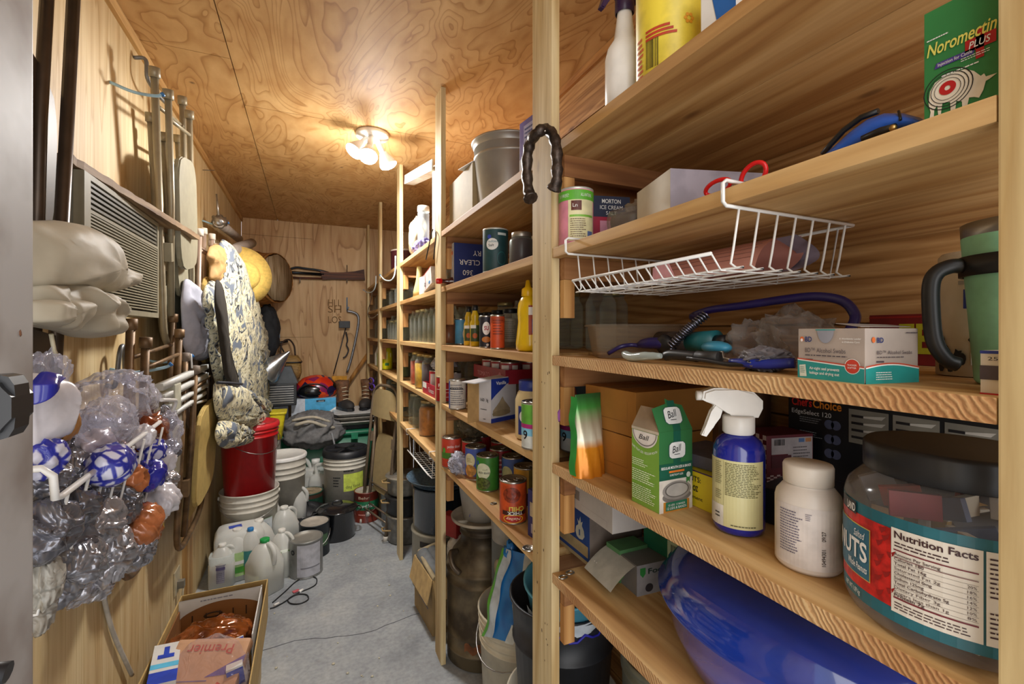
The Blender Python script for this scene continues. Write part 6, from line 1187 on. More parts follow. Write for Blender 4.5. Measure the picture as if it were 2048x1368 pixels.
t = jg('vinegar jug with green and white label behind the squat jug', 458, 1166, fill=.6, rz=.3, liquid='#d2d6c4'); S = Cyl(.074, fa(t.location) - .3 + .35, .03, .12, .14); rects(t, 'green_label', S, [(.1, 0, .75, 1)], M('#a9c98a'), .004); rects(t, 'green_leaf', S, [(.2, .15, .65, .4)], M('#4c9a3a'), .005); rects(t, 'white_stripe', S, [(.15, .5, .7, .65)], WHT, .005)
t = jg('slim cleaner bottle with blue cap between the two vinegar jugs', 490, 1160, cap=BLC, fill=.4, rz=2.9, r=.05, h=.25, liquid='#c9d2b0'); S = Cyl(.052, fa(t.location) - 2.9 , .03, .12, .08); rects(t, 'teal_label', S, [(0, .35, 1, 1)], M('#3f8a8a'), .003); rects(t, 'green_label', S, [(0, 0, 1, .35)], M('#7aa83a'), .003)
t = jg('gallon milk jug with green cap and pale yellow liquid in front', 513, 1196, cap=GN, fill=.45, rz=-.9, liquid='#ccd0a8', s=1.02)
t = jg('vinegar jug with green label and white cap by the grey paint can', 552, 1158, fill=.62, rz=-.5, liquid='#d4d9cc', r=.060, h=.235); S = Cyl(.062, fa(t.location) + .5 + .2, .04, .10, .1); rects(t, 'green_label', S, [(.35, 0, .95, 1)], M('#5d9a35'), .003); rects(t, 'white_stripe', S, [(.4, .5, .9, .7)], WHT, .004)
t = jg('water jug with white cap standing behind the paint cans', 556, 1108, fill=.55, rz=.6); t = jg('clear gallon jug at the far left of the rear jugs', 503, 1142, fill=.5, rz=2.2)
t = jg('clear gallon jug with white cap beside the white five gallon pail', 580, 1056, fill=.45, rz=-.4, s=1.05); t = jg('gallon jug with white cap in front of the handled jerry jug', 618, 1012, fill=.5, rz=-1.8)
t = jg('cloudy jug half hidden behind the front row by the white pail', 527, 1092, fill=.5, rz=1.1)
p = Vector((-.345, 2.83, 0)); t = thing('water_container', 'large cloudy rectangular water container with blue logo lying on its side', 'water container', p, .12); n = 28
secs = [(rrect(.105, .085, .03, 7), .001), (rrect(.115, .095, .035, 7), .02), (rrect(.115, .095, .035, 7), .20), (rrect(.098, .08, .04, 7), .235), (rrect(.06, .05, .03, 7), .245)]; mb = MB(); loft(mb, secs, 28); obj('container_body', mb, FROST, t); obj('blue_logo', MB().cbox((-.02, -.01, .2455), (.06, .04, .001), .1), M('#3a4fb0', .5), t); obj('spigot', MB().cyl((.11, -.06, .05), (.16, -.08, .05), .012, 14), WPL, t)
def jerry(lb, u, v, x0, lab, s=1.):
    p = flr(u, v, .08); t = thing('jerry_jug', lb, 'jug', p, -YAW); secs = [(rrect(.105 * s, .07 * s, .02, 7), .001), (rrect(.112 * s, .075 * s, .024, 7), .015), (rrect(.112 * s, .075 * s, .024, 7), .20 * s), (rrect(.100 * s, .066 * s, .03, 7), .235 * s), (rrect(.07 * s, .045 * s, .02, 7), .245 * s)]
    mb = MB(); loft(mb, secs, 28); obj('jug_body', mb, FROST, t); obj('neck', MB().lathe([(.026, .24 * s), (.024, .27 * s), (.03, .272 * s), (.03, .305 * s), (0, .307 * s)], 20, (x0, 0, 0)), WPL, t)
    obj('handle', MB().tube(bez([(-x0 * 1.3, 0, .24 * s), (-x0 * 1.3, 0, .295 * s), (-x0 * .3, 0, .30 * s), (x0 * .45, 0, .24 * s)], 6), .014 * s, 10), FROST, t); obj('liquid', MB().cbox((0, 0, .09 * s), (.20 * s, .13 * s, .17 * s), 0, .01), M('#9fb0bc', .3, name='pale_blue_liquid'), t)
    F_ = Flat((-.112 * s, -.0765 * s, .02), (1, 0, 0), (0, 0, 1), .224 * s, .19 * s); rects(t, 'white_label', F_, [lab], WHT, .001); rects(t, 'red_print', F_, [(lab[0] + .08, (lab[1] + lab[3]) / 2, lab[2] - .1, (lab[1] + lab[3]) / 2 + .07)], M('#c9563a'), .0016); return t
jerry('large handled clear jug with orange printed label on its front', 645, 1020, .06, (.35, .1, .95, .6)); jerry('large handled jug with dark label standing behind the first', 606, 1010, .06, (.3, .0, .8, .5), 1.05)
t = thing('metal_pail', 'small dull metal can with handle among the rear jugs', 'can', flr(572, 1003, .06)); obj('can_body', MB().lathe([(0, .001), (.07, .001), (.07, .20), (.072, .203), (.07, .206), (.03, .208), (0, .206)], 32), M('#8d9199', .4, .6), t)
# green tote with things piled on
TG = M('#1d6b4c', .4, var=.06, name='green_tote_plastic'); tx, ty = .12, 4.02; th_ = .50
t = thing('storage_tote', 'big green plastic storage tote against the back wall', 'tote', Vector((tx, ty, 0)))
mb = MB(); loft(mb, [(rrect(.30, .19, .03, 7), .001), (rrect(.345, .225, .035, 7), th_ - .03)], 28); obj('tote_body', mb, TG, t); mb = MB(); loft(mb, [(rrect(.355, .235, .035, 7), th_ - .03), (rrect(.37, .25, .04, 7), th_ - .022), (rrect(.37, .25, .04, 7), th_), (rrect(.35, .23, .035, 7), th_ + .012)], 28); obj('lid', mb, TG, t)
for x in (-.2, .2): obj('latch', MB().cbox((x, -.252, th_ - .03), (.05, .012, .05)), M('#27805c', .4), t)
CG = M('#6c6b6b', .85, bmp=.5, sc_=60, name='grey_cloth')
p = az(602, 872, .56); p = Vector((.02, 3.83, th_ - .0)); t = thing('grey_jacket', 'rumpled grey jacket with cream lining draped over the green tote', 'jacket', p)
obj('cloth', MB().ico((0, 0, .03), .225, 5, .2, 1.7, 8, (1.0, .75, .62)), CG, t); obj('lining_fold', MB().tube(bez([Vector((-.12, -.13, .10)), Vector((-.02, -.15, .12)), Vector((.08, -.13, .075)), Vector((.15, -.09, .05))], 6), [.012] * 19, 8), M('#b3aa98', .85), t); obj('lining_fold', MB().tube(bez([Vector((-.14, -.10, .13)), Vector((0, -.13, .15)), Vector((.12, -.10, .10))], 6), .010, 8), M('#b3aa98', .85), t)
obj('strap', MB().tube(bez([Vector((.13, -.12, .02)), Vector((.15, -.17, -.10)), Vector((.10, -.18, -.18))], 5), .007, 6), M('#8d8d90', .8), t)
BX = Vector((.03, 4.12, th_ + .013)); t, F = carton('blue_white_carton', 'white and sky blue warehouse carton on the green tote', 'box', BX, .33, .24, .235, 0, M('#c3c9d2', .6, name='pale_carton')); f = F['-y']; rects(t, 'sky_panel', f, [(.30, .25, 1, 1)], M('#4aa8d8')); rects(t, 'dark_plate', f, [(.55, .87, .75, .94)], M('#1a2a3a'), .001); shape(t, 'white_swirl', f, [(.4, .4), (.6, .55), (.8, .5), (1, .68), (1, .58), (.8, .38), (.6, .42)], WHT, .001); text(t, f, .60, .88, 'KIRKLAND', .035, WHT, w=.12, e=.0014)
t = thing('child_helmet', 'red orange patterned helmet with black visor opening on the carton', 'helmet', BX + Vector((.02, -.01, .237))); m, nt, b = newmat('helmet_pattern'); vo = nd(nt, 'ShaderNodeTexVoronoi', i_Scale=16); nt.links.new(coords(nt, (1, 1, 1)), vo.inputs[0]); sx_ = nd(nt, 'ShaderNodeSeparateXYZ'); nt.links.new(vo.outputs['Color'], sx_.inputs[0]); nt.links.new(ramp(nt, sx_.outputs[0], [(0, '#c8281c'), (.35, '#e0521a'), (.6, '#b01a2a'), (.8, '#3a2a6a'), (.95, '#1a1a1a')]), b.inputs['Base Color']); b.inputs['Roughness'].default_value = .25
obj('shell', MB().lathe([(.13, 0), (.155, .02), (.165, .06), (.15, .11), (.105, .155), (.05, .175), (0, .18)], 36, syy=.8), m, t); obj('visor', MB().ico((-.03, -.09, .055), .085, 3, 0, sc3=(1.25, .55, .72)), M('#101114', .2, coat=.5, name='dark_visor'), t)
obj('edge_trim', MB().tube([(-.03 + .11 * math.cos(a), -.105 - .02 * math.sin(a), .05 + .068 * math.sin(a)) for a in [PI * k / 14 for k in range(15)]], .006, 6), DKPL, t)
YB = M('#d9c81a', .5, name='yellow_tub_plastic'); t = thing('yellow_bin', 'yellow plastic bin with sloping sides between red bucket and tote', 'bin', Vector((-.275, 3.685, .0))); mb = MB(); loft(mb, [(rrect(.09, .065, .02, 7), .52), (rrect(.115, .08, .02, 7), .705)], 28, False); obj('bin_body', mb, YB, t); mb = MB(); loft(mb, [(rrect(.122, .086, .02, 7), .700), (rrect(.122, .086, .02, 7), .715)], 28); obj('rim', mb, YB, t)
obj('stand', MB().box((-.08, -.055, 0), (.08, .055, .52)), M('#7d7a70', .7), t)
t = thing('utility_heater', 'black barred camping lantern heater on the left end of the green tote', 'heater', Vector((-.205, 3.97, .717))); obj('base_box', MB().box((-.05, -.06, -.204), (.05, .06, .0)), M('#3a3d42', .6), t); obj('housing', MB().box((-.11, -.07, .0), (.11, .07, .17), None, .008), M('#26282c', .45), t)
obj('hood', MB().prism([(-.12, .17), (.12, .17), (.07, .30), (-.07, .30)], .15, Matrix.Translation((0, .075, 0)) @ Matrix.Rotation(PI / 2, 4, 'X'), .004), M('#4c5054', .4, .3), t); obj('neck_cap', MB().lathe([(.03, .30), (.035, .33), (.02, .35), (0, .35)], 20), DKPL, t)
for k in range(8): obj('grille_bar', MB().box((-.09, -.075, .02 + .018 * k), (.09, -.0705, .026 + .018 * k)), STEEL, t)
# boots on stacked trays
t = thing('serving_trays', 'stack of pale roasting trays under the work boots', 'trays', Vector((.33, 3.93, 0)))
for k, (z, c_) in enumerate(((.552, '#b9b7b0'), (.585, '#8f8a80'), (.618, '#c6c6c4'))): mb = MB(); loft(mb, [(rrect(.12, .15, .03, 7), z), (rrect(.15, .19, .04, 7), z + .025), (rrect(.16, .20, .04, 7), z + .028), (rrect(.16, .20, .04, 7), z + .031)], 28); obj('tray', mb, M(c_, .4), t)
obj('support', MB().box((-.10, -.10, .513), (.10, .10, .551)), M('#2c3034', .7), t)
BR1, BR2 = M('#6d4a30', .75, bmp=.4, sc_=40, var=.3, name='brown_leather'), M('#2e2a28', .7, bmp=.4, name='dark_leather')
for k, (x, y, rz, lb) in enumerate(((.255, 3.95, -1.2, 'worn brown work boot with dark toe, the left one of the pair'), (.43, 3.96, -1.9, 'worn brown work boot with dark toe, the right one of the pair'))):
    t = thing('work_boot', lb, 'boot', Vector((x, y, .650)), rz, 'pair of brown work boots')
    obj('boot_shaft', MB().lathe([(.048, .06), (.052, .10), (.05, .15), (.056, .20), (.062, .235), (.056, .235), (.05, .2)], 24, (-.03, 0, 0), sx=1.1, syy=.85, wob=lambda a, z: 1 + .06 * math.sin(3 * a + z * 30)), BR1, t)
    obj('foot', MB().ico((.035, 0, .042), .07, 3, .04, 2, k, (1.55, .68, .62)), BR2, t); obj('sole', MB().prism([(-.085, -.035), (.05, -.04), (.12, -.03), (.14, 0), (.12, .03), (.05, .04), (-.085, .035)], .022), DKPL, t)
    for i in range(4): obj('lace', MB().tube([(.015 + .01 * (3 - i), -.03, .09 + .03 * i), (.03 + .006 * (3 - i), 0, .095 + .03 * i), (.015 + .01 * (3 - i), .03, .09 + .03 * i)], .003, 5), CREAM, t)
# folding chair leaning on the fourth post, open face to the aisle
def foldchair(name, label, loc, mat, seatmat, rot=(0, 0, 0), group=None, h=.95, wd=.42, front=.80, seat=True, back=True, capmat=None, seatz=.42, seatw=0):
    """folded flat steel chair, upright: legs down, U-shaped back up; lies in local YZ, thickness in X"""
    t = thing(name, label, 'folding chair', loc, 0, group, rot=rot); w2 = wd / 2; r = .0105; capmat = capmat or CAPM
    P = [(0, -w2, .0), (0, -w2, h - .12)]; P += [(0, -w2 * math.cos(a * PI / 2) , h - .12 + .12 * math.sin(a * PI / 2)) for a in ()]
    for a in [PI - PI * k / 14 for k in range(15)]: P.append((0, w2 * math.copysign(abs(math.cos(a)) ** .55, math.cos(a)), h - .12 + .12 * math.sin(a) ** .8 if math.sin(a) > 1e-6 else h - .12))
    P += [(0, w2, .0)]; obj('main_frame', MB().tube(P, r, 10), mat, t)
    if back:
        mb = MB(); mb.grid(lambda i, j: Vector((-.018 * math.sin(PI * i), (-w2 + .012) + (wd - .024) * i, h - .21 + (.185 - .055 * abs(2 * i - 1) ** 4) * j)), 16, 8); mb.grid(lambda i, j: Vector((-.018 * math.sin(PI * i) - .004, (-w2 + .012) + (wd - .024) * i, h - .21 + (.185 - .055 * abs(2 * i - 1) ** 4) * j)), 16, 8); obj('backrest', mb, seatmat, t)
    w3 = w2 - .028; xo = .026
    for s in (-1, 1): obj('leg', MB().tube([(xo, s * w3, .055), (xo, s * w3, front * .5), (xo * .6, s * w3, front)], r * .95, 10), mat, t)
    for z in (.13, .27): obj('stretcher', MB().tube([(xo, -w3, z), (xo, w3, z)], .006, 8), mat, t)
    for z in (.10, ): obj('stretcher', MB().tube([(0, -w2, z), (0, w2, z)], .006, 8), mat, t)
    if seat:
        pts = [(y * (w3 - .012 + seatw), z) for y, z in squ(1, 36, 5)]; mb = MB(); mb.prism([(y, seatz + z * .19) for y, z in pts], .016, Matrix.Translation((.030, 0, 0)) @ Matrix(((0, 0, 1, 0), (1, 0, 0, 0), (0, 1, 0, 0), (0, 0, 0, 1))), .004); obj('seat', mb, seatmat, t)
    for s in (-1, 1):
        obj('pivot_bracket', MB().prism([(-.018, -.03), (.018, -.03), (.018, .03), (-.018, .03)], .034, Matrix.Translation((-.005, s * (w2 - .014), front * .72)) @ Matrix(((0, 0, 1, 0), (1, 0, 0, 0), (0, 1, 0, 0), (0, 0, 0, 1)))), mat, t)
        obj('rubber_foot', MB().lathe([(0, -.006), (.015, -.005), (.0155, .022), (.012, .024)], 14, (0, s * w2, 0)), capmat, t); obj('rubber_foot', MB().lathe([(0, -.006), (.015, -.005), (.0155, .022), (.012, .024)], 14, (xo, s * w3, .05)), capmat, t)
    return t
CAPM = M('#9b8d80', .6, name='rubber_cap'); TAUPE = M('#7a6a58', .35, .35, .1, 20, name='taupe_enamel'); TAN = M('#a08c64', .55, var=.05, name='tan_enamel')
foldchair('folding_chair', 'brown steel folding chair leaning upright against the fourth post', Vector((.37, 3.04, .005)), TAUPE, TAN, (0, -.0, .28), h=.93, wd=.36, capmat=M('#c9c3b8', .5)).rotation_euler = (.0, .10, .30)
# black cord on the floor
def fl(u, v): return az(u, v, .004)
t = thing('power_cord', 'thin black cord looped on the concrete by the grey paint can', 'cord'); cds = [(545, 1205), (570, 1183), (592, 1163), (615, 1153), (632, 1156), (632, 1168), (620, 1176), (605, 1182), (590, 1189), (576, 1199), (582, 1207), (600, 1207), (616, 1199), (614, 1190), (600, 1188), (586, 1192), (570, 1203), (552, 1213), (540, 1217)]
obj('cable', MB().tube(bez([fl(*q) for q in cds], 5), .0028, 6), DKPL, t); obj('white_plug', MB().tube([fl(598, 1184), fl(606, 1180)], .008, 8), WPL, t); obj('red_tag', MB().cbox(fl(592, 1182), (.03, .02, .003), .4), M('#c25a62', .6), t); obj('white_connector', MB().tube([fl(548, 1211), fl(558, 1206)], .006, 8), WPL, t)
# ================================================================ cartons at the front left on the floor
# plywood stand
c = Vector((-.31, 1.62, 0)); 
t = thing('plywood_stand', 'raw plywood board box standing on the floor under the front cartons', 'stand', c); obj('board_box', MB().box((-.17, -.36, .0), (.145, .30, .10), None, .003), wood('raw_ply', '#d3bd92', '#c7ad7e', '#b39562', 'y', 1, False), t)
TY = Vector((-.285, 1.70, .101)); L_, W_, H_ = .44, .26, .12; TRY = M('#b99b62', .8, var=.06, name='tan_board')
def tray(name, lb, c, sx, sy, h, rz, mat, inm):
    t = thing(name, lb, 'tray', c, rz); a, b = sx / 2, sy / 2; obj('base', MB().box((-a, -b, 0), (a, b, .004)), mat, t)
    for nm, A, B_ in (('left', (-a, -b, .004), (-a + .004, b, h)), ('right', (a - .004, -b, .004), (a, b, h)), ('back', (-a + .004, b - .004, .004), (a - .004, b, h)), ('front', (-a + .004, -b, .004), (a - .004, -b + .004, h * .6))):
        obj('side_panel', MB().box(A, B_), mat, t)
    return t
t = tray('shallow_carton_tray', 'long tan cardboard tray holding snack packaging at the bottom left', Vector((-.31, 1.78, .101)), .30, .74, .15, 0, TRY, TRY)
WC = M('#d2d0cc', .6, var=.03, name='white_carton_card'); INB = M('#8a5a2e', .8, var=.1, sc_=8, name='brown_inner_board')
t = thing('arched_carton', 'white carton with an arched window and brown inside standing in the tray', 'box', Vector((-.315, 1.93, .106)))
obj('back_panel', MB().box((-.135, .165, 0), (.135, .170, .135)), INB, t); obj('side_panel', MB().box((-.138, -.10, 0), (-.134, .17, .12)), INB, t); obj('side_panel', MB().box((.134, -.16, 0), (.138, .17, .15)), WC, t)
mb = MB(); n = 20; V0 = []; 
top = [(-.138 + .276 * k / n, .155) for k in range(n + 1)]; arc = [(-.138 + .276 * k / n, .085 + .045 * math.sin(PI * k / n) ** .7) for k in range(n + 1)]
for y in (.150, .154):
    for k in range(n): mb.quad((top[k][0], y, top[k][1]), (top[k + 1][0], y, top[k + 1][1]), (arc[k + 1][0], y, arc[k + 1][1]), (arc[k][0], y, arc[k][1]))
obj('arched_header', mb, WC, t); F_ = Flat((-.138, .1495, 0), (1, 0, 0), (0, 0, 1), .276, .155); lines(t, F_, .25, .90, .75, .95, 1, M('#8c8c94'), .6, 4)
for k in range(5): obj('handle_slot', MB().box((-.10 + .045 * k, .1635, .05), (-.096 + .045 * k, .1648, .085)), M('#3a2412', .9), t)
obj('hand_hole', MB().tube([(-.03 + .03 * math.cos(a), .163, .075 + .009 * math.sin(a)) for a in [2 * PI * k / 16 for k in range(16)]], .0025, 5, True), M('#3a2412', .9), t)
for y0 in (-.12, -.04): obj('side_cutout', MB().tube([(.133, y0 + .03 * math.cos(a), .09 + .03 * math.sin(a)) for a in [2 * PI * k / 14 for k in range(14)]], .003, 5, True), M('#2f4a45', .8), t)
BRZ = M('#8c4a1e', .12, .35, .35, 20, .35, coat=.8, name='bronze_foil'); p = Vector((-.315, 1.875, .205)); tag(obj('foil_bag', MB().ico((0, 0, 0), .085, 5, .26, 1.4, 40, (1.35, 1.05, .75)), BRZ, None, p), 'crumpled shiny bronze plastic bag in the arched carton', 'bag')
# shrink-wrapped protein drink pack, tilted toward the viewer
t = thing('protein_pack', 'shrink wrapped tan protein drink pack with red lettering lying in the tray', 'pack', Vector((-.315, 1.655, .205)), 0, None, (.62, .06, -.28)); PT = M('#c79a78', .35, var=.06, name='tan_wrap')
obj('pack_body', MB().box((-.11, -.12, -.045), (.11, .13, 0), None, .012), PT, t); F_ = Flat((-.11, -.12, 0), (1, 0, 0), (0, 1, 0), .22, .25); R1 = M('#b8402a', .45)
text(t, F_, .80, .92, 'Premier', .11, R1, w=.62, rot=PI, bold=.01, e=.0016); text(t, F_, .10, .36, 'premier', .10, R1, w=.64, bold=.01, e=.0016); text(t, F_, .22, .22, 'protein', .10, M('#5a5148'), w=.5, e=.0016)
disc(t, 'red_swoosh', F_, .68, .38, .04, .035, R1, .0012, .72, a0=-1.2, a1=1.2); shape(t, 'purple_corner', F_, [(.55, .56), (1, .80), (1, .60)], M('#6a4f8f'), .0012); shape(t, 'gold_patch', F_, [(.04, .2), (.2, .22), (.2, .3), (.05, .3)], M('#9a8a3a'), .0012); rects(t, 'dark_line', F_, [(.02, .52, .6, .53)], M('#6a5a8f'), .0011)
obj('film_wrap', MB().ico((0, .0, -.012), .14, 4, .12, 1.6, 50, (.98, 1.02, .26)), clearmat('wrap_film', '#fbf4f2', .10, .1, .5, 40, '#cfc4c4'), t)
t, F = carton('vanilla_flat_box', 'white and blue vanilla carton standing at the near left corner of the tray', 'box', Vector((-.425, 1.70, .108)), .07, .20, .165, 0, WC); t.rotation_euler = (0, .12, .15); f = F['-y']
for f in (F['-y'], F['+x'], F['+z']): rects(t, 'blue_band', f, [(0, 0, 1, .28)], M('#2340b0')); rects(t, 'sky_band', f, [(0, .36, 1, .48)], M('#58b4d8'))
text(t, F['+x'], .1, .1, 'Vanilla', .1, WHT, w=.6, e=.0012, bold=.01); shape(t, 'blue_t_mark', F['+z'], [(.2, .6), (.8, .6), (.8, .7), (.6, .7), (.6, .9), (.4, .9), (.4, .7), (.2, .7)], M('#2340b0'), .001)
t, F = carton('vanilla_flat_box', 'white and blue vanilla carton leaning on the right side of the tray', 'box', Vector((-.205, 1.73, .106)), .045, .16, .13, .1, WC); t.rotation_euler = (0, -.15, .1)
for f in (F['-y'], F['-x'], F['+z']): rects(t, 'blue_band', f, [(0, .55, 1, .95)], M('#2340b0')); rects(t, 'sky_band', f, [(0, .3, 1, .42)], M('#58b4d8'))
text(t, F['-x'], .1, .65, 'Vanilla', .16, WHT, w=.7, e=.0012); rects(t, 'red_mark', F['-x'], [(.3, .14, .6, .24)], M('#a03050'), .001)
t, F = carton('white_flat_box', 'plain white carton lid lying in the tray at the bottom edge of the photo', 'box', Vector((-.235, 1.53, .106)), .13, .13, .10, -.15, WC)
# ================================================================ soft things: closed pillow shapes with real thickness
def puff(name, outline, x, th, mat, parent=None, n=16, wr=.006, fr=30, seed=0, back=.25, c=None, m=72):
    """outline of pixels measured on the plane at distance x from the aisle line -> soft wrinkled body bulging th into the aisle"""
    P = [ax(u, v, x) for u, v in outline]; L = len(P); C_ = sum(P, Vector()) / L if c is None else ax(c[0], c[1], x)
    # resample the outline
    seg = [(P[(i + 1) % L] - P[i]).length for i in range(L)]; tot = sum(seg); O = []
    for k in range(m):
        d = tot * k / m; i = 0
        while d > seg[i]: d -= seg[i]; i += 1
        O.append(P[i].lerp(P[(i + 1) % L], d / seg[i]))
    O = [(O[k - 1] + O[k] * 2 + O[(k + 1) % m]) / 4 for k in range(m)]
    def fn(i, j):
        k = int(round(i * m)) % m; s = math.sin(j * PI / 2) if j <= 1 else 1; q = C_ + (O[k] - C_) * s; hgt = th * math.sqrt(max(0, 1 - s ** 2.6))
        w_ = mnoise.noise(Vector((q.y * fr * 2.6, q.z * fr * 1.5, seed))); w0 = mnoise.noise(Vector((q.y * fr * .6, q.z * fr * .6, seed + 9))); w2 = 1 - abs(mnoise.noise(Vector((q.y * fr * .9 + w0, q.z * fr * .7 - w0, seed + 5)))) * 3
        q = q.copy(); q.x += hgt + (w_ * .25 + w2 * 1.1) * wr * min(1, (1 - s) * 6); return q
    def fb(i, j):
        k = int(round(i * m)) % m; s = math.sin(j * PI / 2); q = C_ + (O[k] - C_) * s; q.x -= th * back * math.sqrt(max(0, 1 - s ** 2.6)); return q
    mb = MB(); mb.grid(fn, m, n, closeu=True); mb.grid(fb, m, 5, closeu=True); bmesh.ops.remove_doubles(mb.bm, verts=mb.bm.verts, dist=1e-5)
    o = obj(name, mb, mat, None); 
    if parent is not None: 
        o.parent = parent; o.location = -Vector(parent.location)
    return o
# ================================================================ left wall: window air conditioner and plank
ACM = M('#8f8872', .5, var=.05, name='beige_ac_plastic'); ACD = M('#3c372e', .7, name='dark_slot'); ax0, y0, y1, z0, z1 = -.425, 1.215, 1.72, 1.325, 1.615
t = thing('air_conditioner', 'old beige window air conditioner with slatted grille set in the left wall', 'air conditioner', Vector((ax0, (y0 + y1) / 2, z0)))
hy = (y1 - y0) / 2; H = z1 - z0; obj('cabinet', MB().box((-.089, -hy, 0), (-.018, hy, H), None, .004), M('#6f6a58', .5), t)
mb = MB()
for a, b in (((-.018, -hy, 0), (0, -hy + .03, H)), ((-.018, hy - .012, 0), (0, hy, H)), ((-.018, -hy + .03, 0), (0, hy - .012, .014)), ((-.018, -hy + .03, H - .012), (0, hy - .012, H)), ((-.018, -hy + .03, H * .72), (0, hy - .012, H * .745))): mb.box(a, b)
ff_ = obj('front_frame', mb, ACM, t); obj('dark_recess', MB().box((-.0178, -hy + .03, .014), (-.014, hy - .012, H - .012)), ACD, t)
for k in range(26): z = .020 + k * .00735; obj('grille_slat', MB().box((-.010, -hy + .031, z), (-.001, hy - .013, z + .0034), Matrix.Rotation(0, 4, 'Y')), ACM, ff_)
for k in range(5): z = H * .765 + k * .0115; obj('air_louvre', MB().box((-.012, -hy + .031, z), (-.002, hy - .013, z + .006)), M('#5f5a4a', .5), ff_)
PB = wood('chipped_plank', '#a58a68', '#8d7150', '#6b4f34', 'y', 1, False); t = thing('wooden_plank', 'rough chipped plank lying on top of the air conditioner', 'plank', Vector((-.434, 1.185, z1 + .003))); a = math.atan2(.062, .761)
mm = Matrix.Rotation(-a, 4, 'Z'); mb = MB(); R = random.Random(2); rows = []
for i in range(41):
    y = .80 * i / 40; j = R.uniform(-.002, .002); rows.append([mb.v(mm @ Vector(p)) for p in ((-.075, y, 0), (j, y, 0), (j + .001, y, .016 + R.uniform(-.001, .001)), (-.075, y, .018))])
for A, B_ in zip(rows, rows[1:]):
    for k in range(4): mb.face([A[k], A[(k + 1) % 4], B_[(k + 1) % 4], B_[k]])
mb.face(rows[0][::-1]); mb.face(rows[-1]); obj('board', mb, PB, t)
# ================================================================ folding chairs hung upside down on hooks
BEI = M('#9a9078', .38, .25, .08, 20, name='beige_steel'); BEIS = M('#8c8670', .5, var=.05, name='beige_panel'); DBR = M('#4e4034', .35, .5, .2, 14, name='dark_bronze_tube'); DBS = M('#43372c', .45, .2, .15, 8, name='dark_bronze_panel')
RBR = M('#6b5338', .5, .4, .35, 22, .2, name='rusty_brown_tube'); PNK_ = M('#9c8676', .4, .3, .08, 18, name='taupe_pink_tube'); OLV = M('#b59a58', .6, var=.08, name='ochre_seat'); WCAP = M('#c9beb0', .6, name='pale_cap'); GRP = 'folding chairs hung upside down on the left wall'
def hung(lb, x, y, z, m1, m2, h, wd, front, tilt=0, lean=0, cap=None, yaw=0, **k): return foldchair('folding_chair', lb, Vector((x, y, z)), m1, m2, (PI + tilt, lean, yaw), GRP, h=h, wd=wd, front=front, capmat=cap, **k)
hung('dark bronze folding chair hung nearest the door with the white sack over it', -.415, .955, EYE + .90, DBR, DBS, 1.10, .42, 1.0, .10, 0, DKPL, yaw=PI, seatz=.58, seatw=.085)
hung('beige steel folding chair hung just beyond the air conditioner with rounded backrest', -.43, 1.86, EYE + .83, BEI, BEIS, .88, .33, .76, .20, .02, BEI)
hung('second beige folding chair hung flat behind the one beyond the air conditioner', -.475, 2.0, EYE + .74, BEI, BEIS, .78, .34, .66, .18, .0, BEI)
hung('taupe folding chair with pale rubber feet hung high beside the grey cloth', -.44, 2.42, EYE + .475, PNK_, OLV, .88, .44, .76, .02, .02, WCAP)
hung('taupe folding chair with pale rubber feet hung behind the camouflage coveralls', -.47, 2.84, EYE + .50, PNK_, OLV, .88, .44, .76, .0, .0, WCAP)
hung('rusty brown folding chair hung low beside the plastic bag rack', -.43, 1.70, EYE + .045, RBR, M('#8d8574', .5), .74, .40, .66, .07, .05, RBR)
hung('brown folding chair with ochre seat hung low in front of the red bucket', -.40, 2.15, EYE - .055, RBR, OLV, .76, .44, .68, .10, .06, M('#6d5f52', .6))
# hooks
for k, (u, v, lb) in enumerate(((268, 115, 'pale grey curved hook screwed high on the wall left of the beige chair'), (212, 705, 'grey curved hook on the wall above the bag pile'))):
    p = ax(u, v, LX + .002); t = thing('wall_hook', lb, 'hook', p); obj('hook_rod', MB().tube(bez([Vector((0, 0, 0)), Vector((.03, 0, .0)), Vector((.035, .0, -.06)), Vector((.05, .05, -.085)), Vector((.06, .12, -.085))][0:] if k == 0 else [Vector((0, 0, -.09)), Vector((.02, 0, -.09)), Vector((.03, 0, .0)), Vector((.03, .03, .01)), Vector((.03, .04, -.09))], 6), .006, 8), M('#7d7f80', .4, .5, name='grey_hook'), t)
for u, v, x, lb in ((328, 188, -.40, 'blue tipped hook beside the tips of the beige chair'), (392, 465, -.40, 'blue tipped hook beside the pale chair feet'), (344, 727, -.38, 'blue tipped hook above the white louvred panel'), (387, 710, -.38, 'blue tipped hook right of the white louvred panel'), (458, 445, -.40, 'blue tipped hook at the metal pipe end')):
    q0 = ax(u, v, x); t = thing('wall_hook', lb, 'hook', Vector((LX, q0.y - .04, q0.z - .01))); P = [Vector((0, 0, 0)), Vector((.05, .01, -.012)), q0 - t.location + Vector((-.02, -.005, -.012)), q0 - t.location]; P = bez(P, 5); obj('hook_rod', MB().tube(P, .0045, 8), HB, t); obj('rubber_tip', MB().tube([P[-3], P[-1]], .0065, 8), M('#2f6fb0', .4, name='blue_rubber'), t)
for u, v in ((372, 243), (405, 340)):
    p = ax(u, v, LX); tag(obj('nail', MB().cyl((0, 0, 0), (.05, .02, .012), .0018, 6), M('#6d6a68', .4, .7), None, p), 'long thin nail sticking out of the plywood wall, %s' % ('the nearer one beside the beige chair' if u < 390 else 'the farther one below the ceiling'), 'nail')
